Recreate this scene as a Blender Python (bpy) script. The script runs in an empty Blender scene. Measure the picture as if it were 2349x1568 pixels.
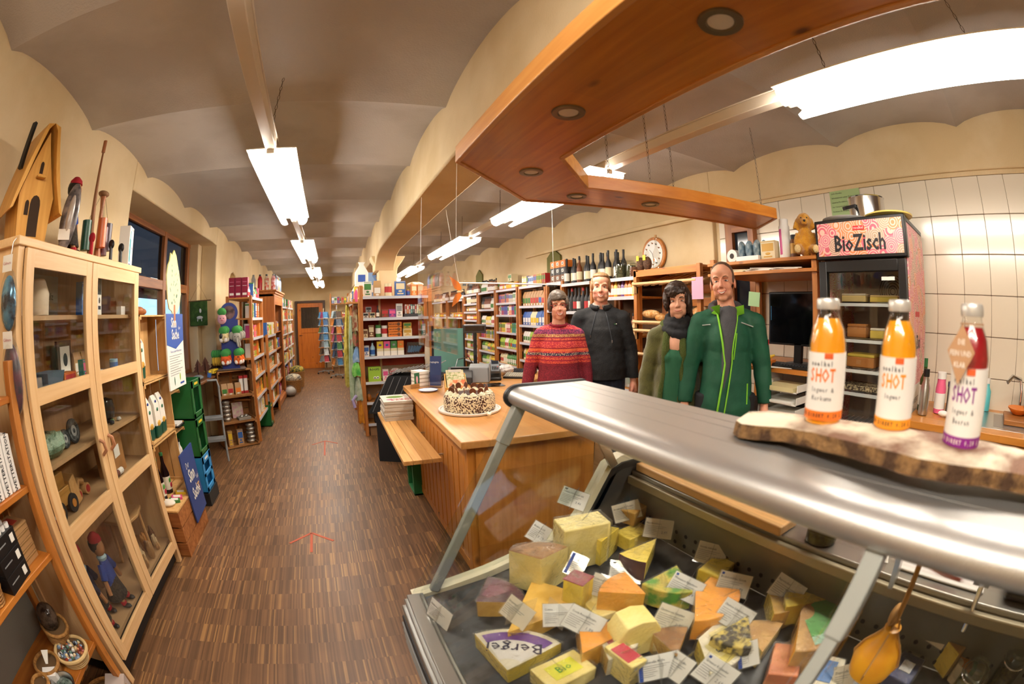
import bpy, bmesh, math, random
from math import sin, cos, pi, radians, atan2, sqrt, hypot
from mathutils import Vector, Matrix, Euler
S = bpy.context.scene
COL = S.collection
rnd = random.Random(7)

# ------------------------------------------------------------ camera, world, exposure
cam = bpy.data.cameras.new('camera')
co = bpy.data.objects.new('camera', cam); COL.objects.link(co)
cam.type = 'PANO'
cam.sensor_width = 36.0; cam.sensor_fit = 'HORIZONTAL'
try:
    cam.cycles.panorama_type = 'FISHEYE_EQUISOLID'
    cam.cycles.fisheye_lens = 15.326
    cam.cycles.fisheye_fov = radians(184)
except Exception:
    cam.panorama_type = 'FISHEYE_EQUISOLID'; cam.fisheye_lens = 15.326; cam.fisheye_fov = radians(184)
cam.lens = 15; cam.dof.use_dof = True; cam.dof.focus_distance = 3.0; cam.dof.aperture_fstop = 2.8
cam.clip_start = 0.01; cam.clip_end = 200
co.matrix_world = (Matrix.Translation((0, 0, 1.6)) @ Matrix.Rotation(-.4122, 4, 'Z') @
                   Matrix.Rotation(pi/2 - .0684, 4, 'X') @ Matrix.Rotation(-.0147, 4, 'Z'))
S.camera = co
W = bpy.data.worlds.new('outside'); S.world = W; W.use_nodes = True
W.node_tree.nodes['Background'].inputs[0].default_value = (.42, .68, 1, 1)
W.node_tree.nodes['Background'].inputs[1].default_value = 1.3
S.view_settings.view_transform = 'Standard'; S.view_settings.look = 'None'
S.view_settings.gamma = 1; S.view_settings.use_curve_mapping = False
S.view_settings.exposure = 0.5
TUBE = 24.0          # strength of the fluorescent trays
S.cycles.use_denoising = True
S.cycles.max_bounces = 8; S.cycles.diffuse_bounces = 4; S.cycles.glossy_bounces = 4
S.cycles.transmission_bounces = 6; S.cycles.transparent_max_bounces = 12
S.cycles.sample_clamp_indirect = 6; S.cycles.caustics_reflective = False; S.cycles.caustics_refractive = False

# ------------------------------------------------------------ materials
def lin(c):
    if isinstance(c, str):
        c = tuple(int(c[i:i+2], 16)/255 for i in (0, 2, 4))
        return tuple(x/12.92 if x <= .04045 else ((x+.055)/1.055)**2.4 for x in c)
    return c
MATS = {}
def mat(name, c=None, rough=.55, metal=0, alpha=None, emit=None, trans=0, spec=None, coat=0, bump=0, bscale=200, vary=0, vscale=6, sheen=0, c2=None):
    if name in MATS: return MATS[name]
    m = bpy.data.materials.new(name); m.use_nodes = True; nt = m.node_tree
    b = nt.nodes['Principled BSDF']; c = lin(c)
    b.inputs['Base Color'].default_value = (*c, 1); b.inputs['Roughness'].default_value = rough
    b.inputs['Metallic'].default_value = metal
    if spec is not None: b.inputs['Specular IOR Level'].default_value = spec
    if coat: b.inputs['Coat Weight'].default_value = coat; b.inputs['Coat Roughness'].default_value = .08
    if trans: b.inputs['Transmission Weight'].default_value = trans
    if sheen: b.inputs['Sheen Weight'].default_value = sheen
    if emit: b.inputs['Emission Color'].default_value = (*lin(emit[0]), 1); b.inputs['Emission Strength'].default_value = emit[1]
    if bump or vary or c2:
        tc = nt.nodes.new('ShaderNodeTexCoord')
        if bump:
            n = nt.nodes.new('ShaderNodeTexNoise'); n.inputs['Scale'].default_value = bscale; n.inputs['Detail'].default_value = 3
            nt.links.new(tc.outputs['Object'], n.inputs['Vector'])
            bp = nt.nodes.new('ShaderNodeBump'); bp.inputs['Strength'].default_value = bump; bp.inputs['Distance'].default_value = .01
            nt.links.new(n.outputs['Fac'], bp.inputs['Height']); nt.links.new(bp.outputs['Normal'], b.inputs['Normal'])
        if vary or c2:
            n = nt.nodes.new('ShaderNodeTexNoise'); n.inputs['Scale'].default_value = vscale; n.inputs['Detail'].default_value = 5
            nt.links.new(tc.outputs['Object'], n.inputs['Vector'])
            r = nt.nodes.new('ShaderNodeValToRGB'); d = lin(c2) if c2 else tuple(x*(1-vary) for x in c)
            r.color_ramp.elements[0].position = .42; r.color_ramp.elements[1].position = .58
            r.color_ramp.elements[0].color = (*d, 1); r.color_ramp.elements[1].color = (*c, 1)
            nt.links.new(n.outputs['Fac'], r.inputs['Fac']); nt.links.new(r.outputs['Color'], b.inputs['Base Color'])
    MATS[name] = m; return m
def wood(name, c, d, axis=1, rough=.42, coat=0, scale=1.0, knots=0, strip=0):
    """c light, d dark grain; axis of the grain 0,1,2 in object space; strip = width of glued staves"""
    if name in MATS: return MATS[name]
    m = bpy.data.materials.new(name); m.use_nodes = True; nt = m.node_tree; L = nt.links.new
    b = nt.nodes['Principled BSDF']; b.inputs['Roughness'].default_value = rough
    if coat: b.inputs['Coat Weight'].default_value = coat; b.inputs['Coat Roughness'].default_value = .15
    tc = nt.nodes.new('ShaderNodeTexCoord'); mp = nt.nodes.new('ShaderNodeMapping')
    s = [14*scale]*3; s[axis] = .9*scale; mp.inputs['Scale'].default_value = s
    L(tc.outputs['Object'], mp.inputs['Vector'])
    n = nt.nodes.new('ShaderNodeTexNoise'); n.inputs['Scale'].default_value = 2.2; n.inputs['Detail'].default_value = 6; n.inputs['Distortion'].default_value = .6
    L(mp.outputs['Vector'], n.inputs['Vector'])
    r = nt.nodes.new('ShaderNodeValToRGB'); r.color_ramp.elements[0].position = .3; r.color_ramp.elements[1].position = .68
    r.color_ramp.elements[0].color = (*lin(d), 1); r.color_ramp.elements[1].color = (*lin(c), 1)
    L(n.outputs['Fac'], r.inputs['Fac']); out = r.outputs['Color']
    if knots:
        mp2 = nt.nodes.new('ShaderNodeMapping'); s2 = [9.0]*3; s2[axis] = 4.5; mp2.inputs['Scale'].default_value = s2
        L(tc.outputs['Object'], mp2.inputs['Vector'])
        v = nt.nodes.new('ShaderNodeTexVoronoi'); v.inputs['Scale'].default_value = knots; L(mp2.outputs['Vector'], v.inputs['Vector'])
        rr = nt.nodes.new('ShaderNodeValToRGB'); rr.color_ramp.elements[0].position = .05; rr.color_ramp.elements[1].position = .13
        rr.color_ramp.elements[0].color = (1, 1, 1, 1); rr.color_ramp.elements[1].color = (0, 0, 0, 1)
        L(v.outputs['Distance'], rr.inputs['Fac'])
        mx = nt.nodes.new('ShaderNodeMix'); mx.data_type = 'RGBA'; L(rr.outputs['Color'], mx.inputs[0]); L(out, mx.inputs[6])
        mx.inputs[7].default_value = (*[x*.35 for x in lin(d)], 1); out = mx.outputs[2]
    if strip:
        br = nt.nodes.new('ShaderNodeTexBrick'); br.inputs['Scale'].default_value = 1; br.inputs['Mortar Size'].default_value = 0.0006
        br.inputs['Brick Width'].default_value = .9; br.inputs['Row Height'].default_value = strip; br.inputs['Mortar Smooth'].default_value = .3
        br.inputs['Color1'].default_value = (1, 1, 1, 1); br.inputs['Color2'].default_value = (.72, .72, .72, 1); br.inputs['Mortar'].default_value = (.6, .55, .5, 1)
        mp3 = nt.nodes.new('ShaderNodeMapping')
        if axis == 1: mp3.inputs['Rotation'].default_value = (0, 0, pi/2)
        if axis == 2: mp3.inputs['Rotation'].default_value = (0, pi/2, pi/2)
        L(tc.outputs['Object'], mp3.inputs['Vector']); L(mp3.outputs['Vector'], br.inputs['Vector'])
        mu = nt.nodes.new('ShaderNodeMix'); mu.data_type = 'RGBA'; mu.blend_type = 'MULTIPLY'; mu.inputs[0].default_value = .8
        L(out, mu.inputs[6]); L(br.outputs['Color'], mu.inputs[7]); out = mu.outputs[2]
    L(out, b.inputs['Base Color']); MATS[name] = m; return m
def clear(name, tint=(1, 1, 1), ior=1.45, rough=.02, bump=0, bscale=40, haze=0):
    """thin clear sheet: see-through plus a Fresnel reflection"""
    if name in MATS: return MATS[name]
    m = bpy.data.materials.new(name); m.use_nodes = True; nt = m.node_tree; L = nt.links.new
    nt.nodes.remove(nt.nodes['Principled BSDF']); o = nt.nodes['Material Output']
    t = nt.nodes.new('ShaderNodeBsdfTransparent'); t.inputs[0].default_value = (*tint, 1)
    g = nt.nodes.new('ShaderNodeBsdfGlossy'); g.inputs['Roughness'].default_value = rough
    f = nt.nodes.new('ShaderNodeLayerWeight'); f.inputs['Blend'].default_value = .5
    pw = nt.nodes.new('ShaderNodeMath'); pw.operation = 'POWER'; pw.inputs[1].default_value = 5; L(f.outputs['Facing'], pw.inputs[0])
    f0 = ((ior-1)/(ior+1))**2; ma = nt.nodes.new('ShaderNodeMath'); ma.operation = 'MULTIPLY_ADD'; L(pw.outputs[0], ma.inputs[0]); ma.inputs[1].default_value = 1-f0; ma.inputs[2].default_value = f0
    mx = nt.nodes.new('ShaderNodeMixShader'); L(ma.outputs[0], mx.inputs[0]); L(t.outputs[0], mx.inputs[1]); L(g.outputs[0], mx.inputs[2])
    out = mx.outputs[0]
    if bump:
        tc = nt.nodes.new('ShaderNodeTexCoord'); n = nt.nodes.new('ShaderNodeTexNoise'); n.inputs['Scale'].default_value = bscale
        n.inputs['Detail'].default_value = 4; n.inputs['Distortion'].default_value = 1.5; L(tc.outputs['Object'], n.inputs['Vector'])
        bp = nt.nodes.new('ShaderNodeBump'); bp.inputs['Strength'].default_value = bump; bp.inputs['Distance'].default_value = .01
        L(n.outputs['Fac'], bp.inputs['Height']); L(bp.outputs['Normal'], g.inputs['Normal']); L(bp.outputs['Normal'], f.inputs['Normal'])
    if haze:
        d = nt.nodes.new('ShaderNodeBsdfDiffuse'); d.inputs[0].default_value = (.9, .9, .9, 1)
        m2 = nt.nodes.new('ShaderNodeMixShader'); m2.inputs[0].default_value = haze; L(out, m2.inputs[1]); L(d.outputs[0], m2.inputs[2]); out = m2.outputs[0]
    L(out, o.inputs['Surface']); MATS[name] = m; return m

# ------------------------------------------------------------ mesh builder
class MB:
    def __init__(s): s.v = []; s.f = []; s.m = []; s.mats = []; s.X = None
    def mi(s, m):
        if m not in s.mats: s.mats.append(m)
        return s.mats.index(m)
    def add(s, vs, fs, m):
        o = len(s.v); k = s.mi(m)
        if s.X is not None: vs = [s.X @ Vector(p) for p in vs]
        s.v += [tuple(p) for p in vs]; s.f += [tuple(i+o for i in f) for f in fs]; s.m += [k]*len(fs); return s
    def box(s, x0, x1, y0, y1, z0, z1, m):
        vs = [(x, y, z) for x in (x0, x1) for y in (y0, y1) for z in (z0, z1)]
        return s.add(vs, [(0, 1, 3, 2), (4, 6, 7, 5), (0, 4, 5, 1), (2, 3, 7, 6), (0, 2, 6, 4), (1, 5, 7, 3)], m)
    def cb(s, c, d, m, R=None):
        vs = [Vector((x*d[0]/2, y*d[1]/2, z*d[2]/2)) for x in (-1, 1) for y in (-1, 1) for z in (-1, 1)]
        if R is not None: vs = [R @ v for v in vs]
        vs = [v+Vector(c) for v in vs]
        return s.add(vs, [(0, 1, 3, 2), (4, 6, 7, 5), (0, 4, 5, 1), (2, 3, 7, 6), (0, 2, 6, 4), (1, 5, 7, 3)], m)
    def bar(s, a, b, w, h, m, up=(0, 0, 1)):
        a, b = Vector(a), Vector(b); d = (b-a); L = d.length; d.normalize(); u = Vector(up)
        r = d.cross(u)
        if r.length < 1e-5: r = d.cross(Vector((0, 1, 0)))
        r.normalize(); u = r.cross(d)
        vs = [p+r*i*w/2+u*j*h/2 for p in (a, b) for i, j in ((-1, -1), (1, -1), (1, 1), (-1, 1))]
        return s.add(vs, [(3, 2, 1, 0), (4, 5, 6, 7), (0, 1, 5, 4), (1, 2, 6, 5), (2, 3, 7, 6), (3, 0, 4, 7)], m)
    def tube(s, pts, r, m, n=8, cap=True, sq=1.0):
        pts = [Vector(p) for p in pts]; rs = r if isinstance(r, (list, tuple)) else [r]*len(pts)
        vs = []; pu = None
        for i, p in enumerate(pts):
            d = (pts[min(i+1, len(pts)-1)]-pts[max(i-1, 0)])
            if d.length < 1e-9: d = Vector((0, 0, 1))
            d.normalize()
            u = pu-d*pu.dot(d) if pu is not None else d.cross(Vector((0, 0, 1)) if abs(d.z) < .9 else Vector((1, 0, 0)))
            if u.length < 1e-6: u = d.orthogonal()
            u.normalize(); pu = u; w = d.cross(u)
            vs += [p+(u*cos(2*pi*k/n)+w*sin(2*pi*k/n)*sq)*rs[i] for k in range(n)]
        fs = [(i*n+k, i*n+(k+1) % n, (i+1)*n+(k+1) % n, (i+1)*n+k) for i in range(len(pts)-1) for k in range(n)]
        if cap: fs += [tuple(range(n-1, -1, -1)), tuple((len(pts)-1)*n+k for k in range(n))]
        return s.add(vs, fs, m)
    def cyl(s, c, r, h, m, n=16, r2=None):
        c = Vector(c); return s.tube([c, c+Vector((0, 0, h))], [r, r if r2 is None else r2], m, n)
    def lathe(s, prof, m, c=(0, 0, 0), n=16, sx=1, sy=1, a0=0, a1=2*pi):
        full = abs(a1-a0-2*pi) < 1e-6; k = n if full else n+1
        vs = [(c[0]+r*cos(a0+(a1-a0)*j/n)*sx, c[1]+r*sin(a0+(a1-a0)*j/n)*sy, c[2]+z) for r, z in prof for j in range(k)]
        fs = []
        for i in range(len(prof)-1):
            for j in range(n):
                a, b = i*k+j, i*k+(j+1) % k
                fs.append((a, b, b+k, a+k))
        if full:
            if prof[0][0] > 1e-4: fs.append(tuple(range(k-1, -1, -1)))
            if prof[-1][0] > 1e-4: fs.append(tuple((len(prof)-1)*k+j for j in range(k)))
        return s.add(vs, fs, m)
    def prism(s, poly, a, b, m, ax='z'):
        """poly 2-D ccw, extruded from a to b along ax"""
        n = len(poly)
        def P(p, t): return {'z': (p[0], p[1], t), 'x': (t, p[0], p[1]), 'y': (p[0], t, p[1])}[ax]
        vs = [P(p, a) for p in poly]+[P(p, b) for p in poly]
        fs = [tuple(range(n-1, -1, -1)), tuple(range(n, 2*n))]+[(i, (i+1) % n, n+(i+1) % n, n+i) for i in range(n)]
        return s.add(vs, fs, m)
    def ell(s, c, r, m, n=12, k=8, R=None):
        vs = []
        for i in range(k+1):
            t = pi*i/k
            for j in range(n):
                p = Vector((r[0]*sin(t)*cos(2*pi*j/n), r[1]*sin(t)*sin(2*pi*j/n), -r[2]*cos(t)))
                if R is not None: p = R @ p
                vs.append(p+Vector(c))
        fs = [(i*n+j, i*n+(j+1) % n, (i+1)*n+(j+1) % n, (i+1)*n+j) for i in range(k) for j in range(n)]
        return s.add(vs, fs, m)
    def quad(s, a, b, c, d, m): return s.add([a, b, c, d], [(0, 1, 2, 3)], m)
    def mesh(s, name, smooth=35):
        me = bpy.data.meshes.new(name); me.from_pydata(s.v, [], s.f)
        for m in s.mats: me.materials.append(m)
        me.polygons.foreach_set('material_index', s.m)
        if smooth:
            me.polygons.foreach_set('use_smooth', [True]*len(s.f)); me.update()
            me.set_sharp_from_angle(angle=radians(smooth))
        bm = bmesh.new(); bm.from_mesh(me); bmesh.ops.recalc_face_normals(bm, faces=bm.faces); bm.to_mesh(me); bm.free()
        me.update(); return me
    def build(s, name, parent=None, loc=(0, 0, 0), rot=(0, 0, 0), bevel=0, smooth=35, label=None, cat=None, group=None, kind=None, seg=2):
        o = bpy.data.objects.new(name, s.mesh(name, smooth)); COL.objects.link(o); o.location = loc; o.rotation_euler = rot
        if parent is not None: o.parent = parent
        if bevel:
            b = o.modifiers.new('b', 'BEVEL'); b.width = bevel; b.segments = seg; b.limit_method = 'ANGLE'; b.angle_limit = radians(40)
        tag(o, label, cat, group, kind); return o
def tag(o, label=None, cat=None, group=None, kind=None):
    if label: o['label'] = label
    if cat: o['category'] = cat
    if group: o['group'] = group
    if kind: o['kind'] = kind
    return o
def thing(name, label, cat, loc=(0, 0, 0), rz=0, group=None, rot=None):
    o = bpy.data.objects.new(name, None); COL.objects.link(o); o.location = loc
    o.rotation_euler = rot if rot else (0, 0, rz); o.empty_display_size = .05
    return tag(o, label, cat, group)
KIDS = {}
def dup(o, loc, rz=None, label=None, group=None, rot=None, scale=None):
    kids = KIDS.get(o.name)
    if kids is None: kids = KIDS[o.name] = [(c, list(c.children)) for c in o.children]
    r = o.copy(); COL.objects.link(r); r.location = loc
    if rz is not None: r.rotation_euler = (0, 0, rz)
    if rot is not None: r.rotation_euler = rot
    if scale is not None: r.scale = scale
    if label: r['label'] = label
    if group: r['group'] = group
    for c, gs in kids:
        d = c.copy(); COL.objects.link(d); d.parent = r
        for g in gs:
            e = g.copy(); COL.objects.link(e); e.parent = d
    return r
def struct(name, mb, **k): return mb.build(name, kind='structure', **k)
GLY = {}
def glyphs(s, size, align='CENTER', bold=0):
    """flat outline mesh of a word in its own xy plane"""
    k = (s, round(size, 4), align, bold)
    if k not in GLY:
        c = bpy.data.curves.new('tmp', 'FONT'); c.body = s; c.size = size; c.align_x = align; c.align_y = 'CENTER'; c.resolution_u = 1; c.offset = bold; c.fill_mode = 'BOTH' if c.dimensions == '3D' else c.fill_mode
        o = bpy.data.objects.new('tmp', c); COL.objects.link(o); dg = bpy.context.evaluated_depsgraph_get(); dg.update()
        me = bpy.data.meshes.new_from_object(o.evaluated_get(dg)); GLY[k] = ([v.co.copy() for v in me.vertices], [tuple(p.vertices) for p in me.polygons])
        bpy.data.objects.remove(o); bpy.data.curves.remove(c); bpy.data.meshes.remove(me)
    return GLY[k]
def text(s, parent, loc, rot, size, m, align='CENTER', name='lettering', ext=.0004, sx=1.0, bold=0):
    mb = MB(); v, f = glyphs(s, size, align, bold); mb.add([(p.x*sx, p.y, p.z) for p in v], f, m)
    if not f: return None
    me = bpy.data.meshes.new(name); me.from_pydata(mb.v, [], mb.f); me.materials.append(m)
    o = bpy.data.objects.new(name, me); COL.objects.link(o); o.location = loc; o.rotation_euler = rot; o.parent = parent; return o
FX = (pi/2, 0, pi/2)      # text facing +x
FNX = (pi/2, 0, -pi/2)    # facing -x
FNY = (pi/2, 0, 0)        # facing -y (towards the camera)

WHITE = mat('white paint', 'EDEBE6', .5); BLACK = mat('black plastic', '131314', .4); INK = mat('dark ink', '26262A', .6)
DARK = mat('dark interior', '2A2018', .7); STEEL = mat('brushed steel', 'C8C8C6', .28, 1); CHROME = mat('chrome', 'DDDDDD', .12, 1)
ALU = mat('satin aluminium', 'BFC0BF', .34, .9); GREY = mat('grey plastic', '8C8F90', .5); PAPER = mat('white paper', 'EFEDE4', .7)
GLASS = clear('window glass', (.96, .97, .96)); PLEXI = clear('acrylic sheet', (.97, .96, .985), 1.45)
PINE = wood('pale pine', 'E9C592', 'DBB07A', 1); PINEV = wood('pale pine upright', 'EAC794', 'DDB27C', 2)
OPINE = wood('oiled pine', 'C98336', 'A9601F', 1, knots=.9); OPINEV = wood('oiled pine upright', 'C4803A', 'A05C22', 2, knots=.9)
OPINEX = wood('oiled pine across', 'C98336', 'A9601F', 0, knots=.9)
def face(x, y): return atan2(-x, y)
# ------------------------------------------------------------ the room
def plaster(name, c, c2, bump=.25):
    m = mat(name, c, .85, bump=bump, bscale=90, c2=c2, vscale=1.6); return m
CREAM = plaster('cream plaster', 'DFCAA2', 'D4BC90'); CEIL = plaster('grey limewash', 'C2BDB9', 'B6B0AB', .3)
TILEW = mat('glazed white tile', 'E6DCC8', .16, coat=.3); GROUT = mat('brown grout', '6B5647', .9)
def floormat():
    m = bpy.data.materials.new('end strip parquet'); m.use_nodes = True; nt = m.node_tree; L = nt.links.new
    b = nt.nodes['Principled BSDF']; tc = nt.nodes.new('ShaderNodeTexCoord')
    mp = nt.nodes.new('ShaderNodeMapping'); mp.inputs['Rotation'].default_value = (0, 0, 0); L(tc.outputs['Object'], mp.inputs['Vector'])
    sx = nt.nodes.new('ShaderNodeSeparateXYZ'); L(mp.outputs[0], sx.inputs[0])
    def math_(op, a, bb=None):
        n = nt.nodes.new('ShaderNodeMath'); n.operation = op
        for i, q in enumerate((a, bb)):
            if q is None: continue
            if isinstance(q, (int, float)): n.inputs[i].default_value = q
            else: L(q, n.inputs[i])
        return n.outputs[0]
    row = math_('FLOOR', math_('DIVIDE', sx.outputs[1], .16)); stripn = math_('FLOOR', math_('DIVIDE', math_('ADD', sx.outputs[0], math_('MULTIPLY', row, .0037)), .0085))
    cb = nt.nodes.new('ShaderNodeCombineXYZ'); L(row, cb.inputs[0]); L(stripn, cb.inputs[1])
    wn = nt.nodes.new('ShaderNodeTexWhiteNoise'); wn.noise_dimensions = '2D'; L(cb.outputs[0], wn.inputs['Vector'])
    blk = math_('FLOOR', math_('DIVIDE', sx.outputs[0], .16)); cb2 = nt.nodes.new('ShaderNodeCombineXYZ'); L(row, cb2.inputs[0]); L(blk, cb2.inputs[1])
    wn2 = nt.nodes.new('ShaderNodeTexWhiteNoise'); wn2.noise_dimensions = '2D'; L(cb2.outputs[0], wn2.inputs['Vector'])
    v = math_('ADD', math_('MULTIPLY', wn.outputs[0], .88), math_('MULTIPLY', wn2.outputs[0], .12))
    r = nt.nodes.new('ShaderNodeValToRGB'); e = r.color_ramp.elements
    e[0].position = .0; e[0].color = (*lin('5C412A'), 1); e[1].position = 1; e[1].color = (*lin('AD8452'), 1)
    q = e.new(.5); q.color = (*lin('745338'), 1); q = e.new(.8); q.color = (*lin('825E3E'), 1)
    L(v, r.inputs[0])
    n = nt.nodes.new('ShaderNodeTexNoise'); n.inputs['Scale'].default_value = 2.5; n.inputs['Detail'].default_value = 5; L(tc.outputs['Object'], n.inputs['Vector'])
    mu = nt.nodes.new('ShaderNodeMix'); mu.data_type = 'RGBA'; mu.blend_type = 'MULTIPLY'; mu.inputs[0].default_value = .5
    r2 = nt.nodes.new('ShaderNodeValToRGB'); r2.color_ramp.elements[0].color = (.55, .52, .5, 1); r2.color_ramp.elements[0].position = .35; r2.color_ramp.elements[1].position = .65
    L(n.outputs['Fac'], r2.inputs[0]); L(r.outputs[0], mu.inputs[6]); L(r2.outputs[0], mu.inputs[7]); L(mu.outputs[2], b.inputs['Base Color'])
    rr = nt.nodes.new('ShaderNodeMapRange'); rr.inputs['To Min'].default_value = .36; rr.inputs['To Max'].default_value = .5
    L(n.outputs['Fac'], rr.inputs['Value']); L(rr.outputs[0], b.inputs['Roughness'])
    bp = nt.nodes.new('ShaderNodeBump'); bp.inputs['Strength'].default_value = .12; bp.inputs['Distance'].default_value = .002
    L(wn.outputs[0], bp.inputs['Height']); L(bp.outputs[0], b.inputs['Normal'])
    return m
FLOORM = floormat()
struct('floor', MB().box(-2.35, 3.4, -3.0, 14.3, -.1, 0, FLOORM))
struct('floor_platform', MB().box(1.56, 3.2, -2.0, 4.55, .001, .12, wood('platform boards', 'A87E52', '8A623C', 1)))
# vaulted ceiling between steel joists: shallow barrels springing every 1.12 m
def vault(x0, x1, zl, zr, name):
    mb = MB(); N = 12; vs = []; ys = []
    for k in range(-3, 13):
        for i in range(N): ys.append((.05+1.12*k+1.12*i/N, i/N))
    ys = [(y, t) for y, t in ys if -3.0 <= y <= 14.2]
    for y, t in ys:
        rise = .085*(1-(2*t-1)**2)**.75
        vs += [(x0, y, zl+rise), (x1, y, zr+rise), (x1, y, zr+rise+.15), (x0, y, zl+rise+.15)]
    fs = [(4*i+a, 4*i+b, 4*i+4+b, 4*i+4+a) for i in range(len(ys)-1) for a, b in ((0, 1), (2, 3))]
    mb.add(vs, fs, CEIL); return struct(name, mb, smooth=15)
vault(-2.3, .62, 2.825, 2.825, 'ceiling'); vault(.62, 3.3, 2.85, 2.87, 'ceiling.001')
# longitudinal beam carried by columns, underside haunched
prof = [(-3.0, 2.44), (5.55, 2.44), (5.85, 2.40), (6.05, 2.30), (6.1, 2.22), (6.42, 2.22), (6.47, 2.34), (6.7, 2.43), (10.2, 2.44), (10.5, 2.4), (10.65, 2.25), (10.95, 2.25), (11.1, 2.4), (11.4, 2.44), (14.2, 2.44), (14.2, 3.1), (-3, 3.1)]
mb = MB(); mb.prism(prof, .6, .88, CREAM, 'x'); struct('ceiling_beam', mb, bevel=.012)
def flare(y0, y1, name):
    mb = MB(); pts = [(.66, 0), (.92, 0), (.92, 2.2), (.93, 2.26), (1.0, 2.36), (1.04, 2.43), (.54, 2.43), (.57, 2.36), (.64, 2.26), (.66, 2.2)]
    mb.prism(pts, y0, y1, CREAM, 'y'); return struct(name, mb, bevel=.01)
flare(6.1, 6.42, 'column'); flare(10.66, 10.94, 'column.001')
# left wall: window bay y 3.15..6.1, then the wall with an arched niche
mb = MB(); mb.box(-2.3, -1.75, -3, 3.15, 0, 3.1, CREAM)
mb.prism([(3.15, 2.655), (3.35, 2.662), (5.9, 2.67), (6.1, 2.66), (6.1, 3.1), (3.15, 3.1)], -2.3, -1.75, CREAM, 'x')
mb.prism([(6.1, 0), (6.95, 0), (6.95, 2.15), (6.98, 2.26), (7.08, 2.35), (7.25, 2.39), (7.42, 2.35), (7.52, 2.26), (7.55, 2.15), (7.55, 0), (14.2, 0), (14.2, 3.1), (6.1, 3.1)], -2.0, -1.75, CREAM, 'x')
mb.box(-2.3, -2.0, 5.95, 14.2, 0, 3.1, CREAM); mb.box(-2.3, -2.2, 3.15, 5.95, 0, .93, CREAM)
struct('wall_left', mb, bevel=.015)
mb = MB(); mb.box(-2.3, 3.4, 14.1, 14.25, 0, 3.1, CREAM); struct('wall_back', mb)
mb = MB(); mb.box(-2.3, 3.4, -3.15, -3, 0, 3.1, CREAM); struct('wall_front', mb)
mb = MB(); mb.box(3.2, 3.4, -3, 2.62, 2.56, 3.1, CREAM); mb.box(3.2, 3.4, 2.62, 14.2, 0, 3.1, CREAM); mb.box(3.25, 3.4, -3, 2.62, 0, 2.56, CREAM)
mb.box(3.15, 3.2, 2.62, 6.6, 2.5, 2.545, CREAM)
wr = struct('wall_right', mb, bevel=.008)
mb = MB(); mb.box(3.235, 3.249, -2.2, 2.34, .9, 2.555, GROUT); g = mb.build('grout', wr)
tm = MB().box(-.0065, .0065, -.1165, .1165, -.127, .127, TILEW); t0 = None; k = 0
for i in range(-5, 10):
    for j in range(7):
        y = .213+.235*i; z = 2.528-.127-.258*j
        if z < .85 or y < -.9: continue
        if t0 is None: t0 = tm.build('tile', wr, (3.2365, y+.1175, z), bevel=.003, seg=1)
        else:
            o = t0.copy(); COL.objects.link(o); o.location = (3.2365, y+.1175, z)
for z, h in ((2.545, .03),): MB().box(3.225, 3.25, -2.2, 2.3, 2.53, 2.56, CREAM).build('tile_border', wr)
# narrow dark window behind the desk shelf
WOODF = wood('brown window frame', 'A5662F', '7D4720', 2); WOODFY = wood('brown window frame lengthwise', 'A5662F', '7D4720', 1)
mb = MB(); mb.box(3.16, 3.24, 2.36, 2.44, 1.2, 2.42, WOODF).box(3.16, 3.24, 2.12, 2.18, 1.2, 2.42, WOODF).box(3.16, 3.24, 2.18, 2.36, 2.3, 2.42, WOODFY).box(3.205, 3.215, 2.18, 2.36, 1.2, 2.3, mat('night glass', '1B2530', .1))
struct('window_2', mb)
# bay window
w1 = thing('window_1', None, None, (0, 0, 0)); w1['kind'] = 'structure'
mb = MB()
for y, w in ((3.17, .07), (4.95, .09), (5.88, .08)): mb.box(-2.22, -2.13, y-w/2, y+w/2, .93, 2.67, WOODF)
for z, w in ((.96, .07), (2.05, .11), (2.64, .06)): mb.box(-2.215, -2.135, 3.15, 5.95, z-w/2, z+w/2, WOODFY)
mb.build('window_frame', w1, bevel=.006)
for a, b in ((3.2, 4.9), (5.0, 5.84)):
    MB().box(-2.18, -2.172, a, b, .99, 2.0, GLASS).build('pane', w1); MB().box(-2.18, -2.172, a, b, 2.1, 2.61, clear('upper pane glass', (.16, .17, .18))).build('pane', w1)
    MB().box(-2.21, -2.14, a, b, .91, .99, WOODFY).build('window_sill', w1)
mb = MB().box(-2.9, -2.31, 2.4, 6.6, 1.98, 2.03, mat('dark awning', '24262B', .8)); mb.box(-2.33, -2.31, 2.4, 6.6, 1.92, 2.03, MATS['dark awning'])
mb.build('awning', None, label='dark awning outside above the bay window', cat='awning')
# facade across the street
mb = MB().box(-9.2, -9, -4, 14, -1, 1.9, mat('pale facade across the street', 'B8CBD8', .8)); mb.box(-9.3, -8.8, -4, 14, 1.9, 1.98, mat('eaves across the street', '7C8E9C', .8))
mb.build('house_facade', None, label='pale blue house front across the street seen past the cabinet', cat='building')
mb = MB().box(-9.5, -2.4, -6, 18, -.4, -.3, mat('asphalt', '5A5E63', .9)); struct('ground', mb)
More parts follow.
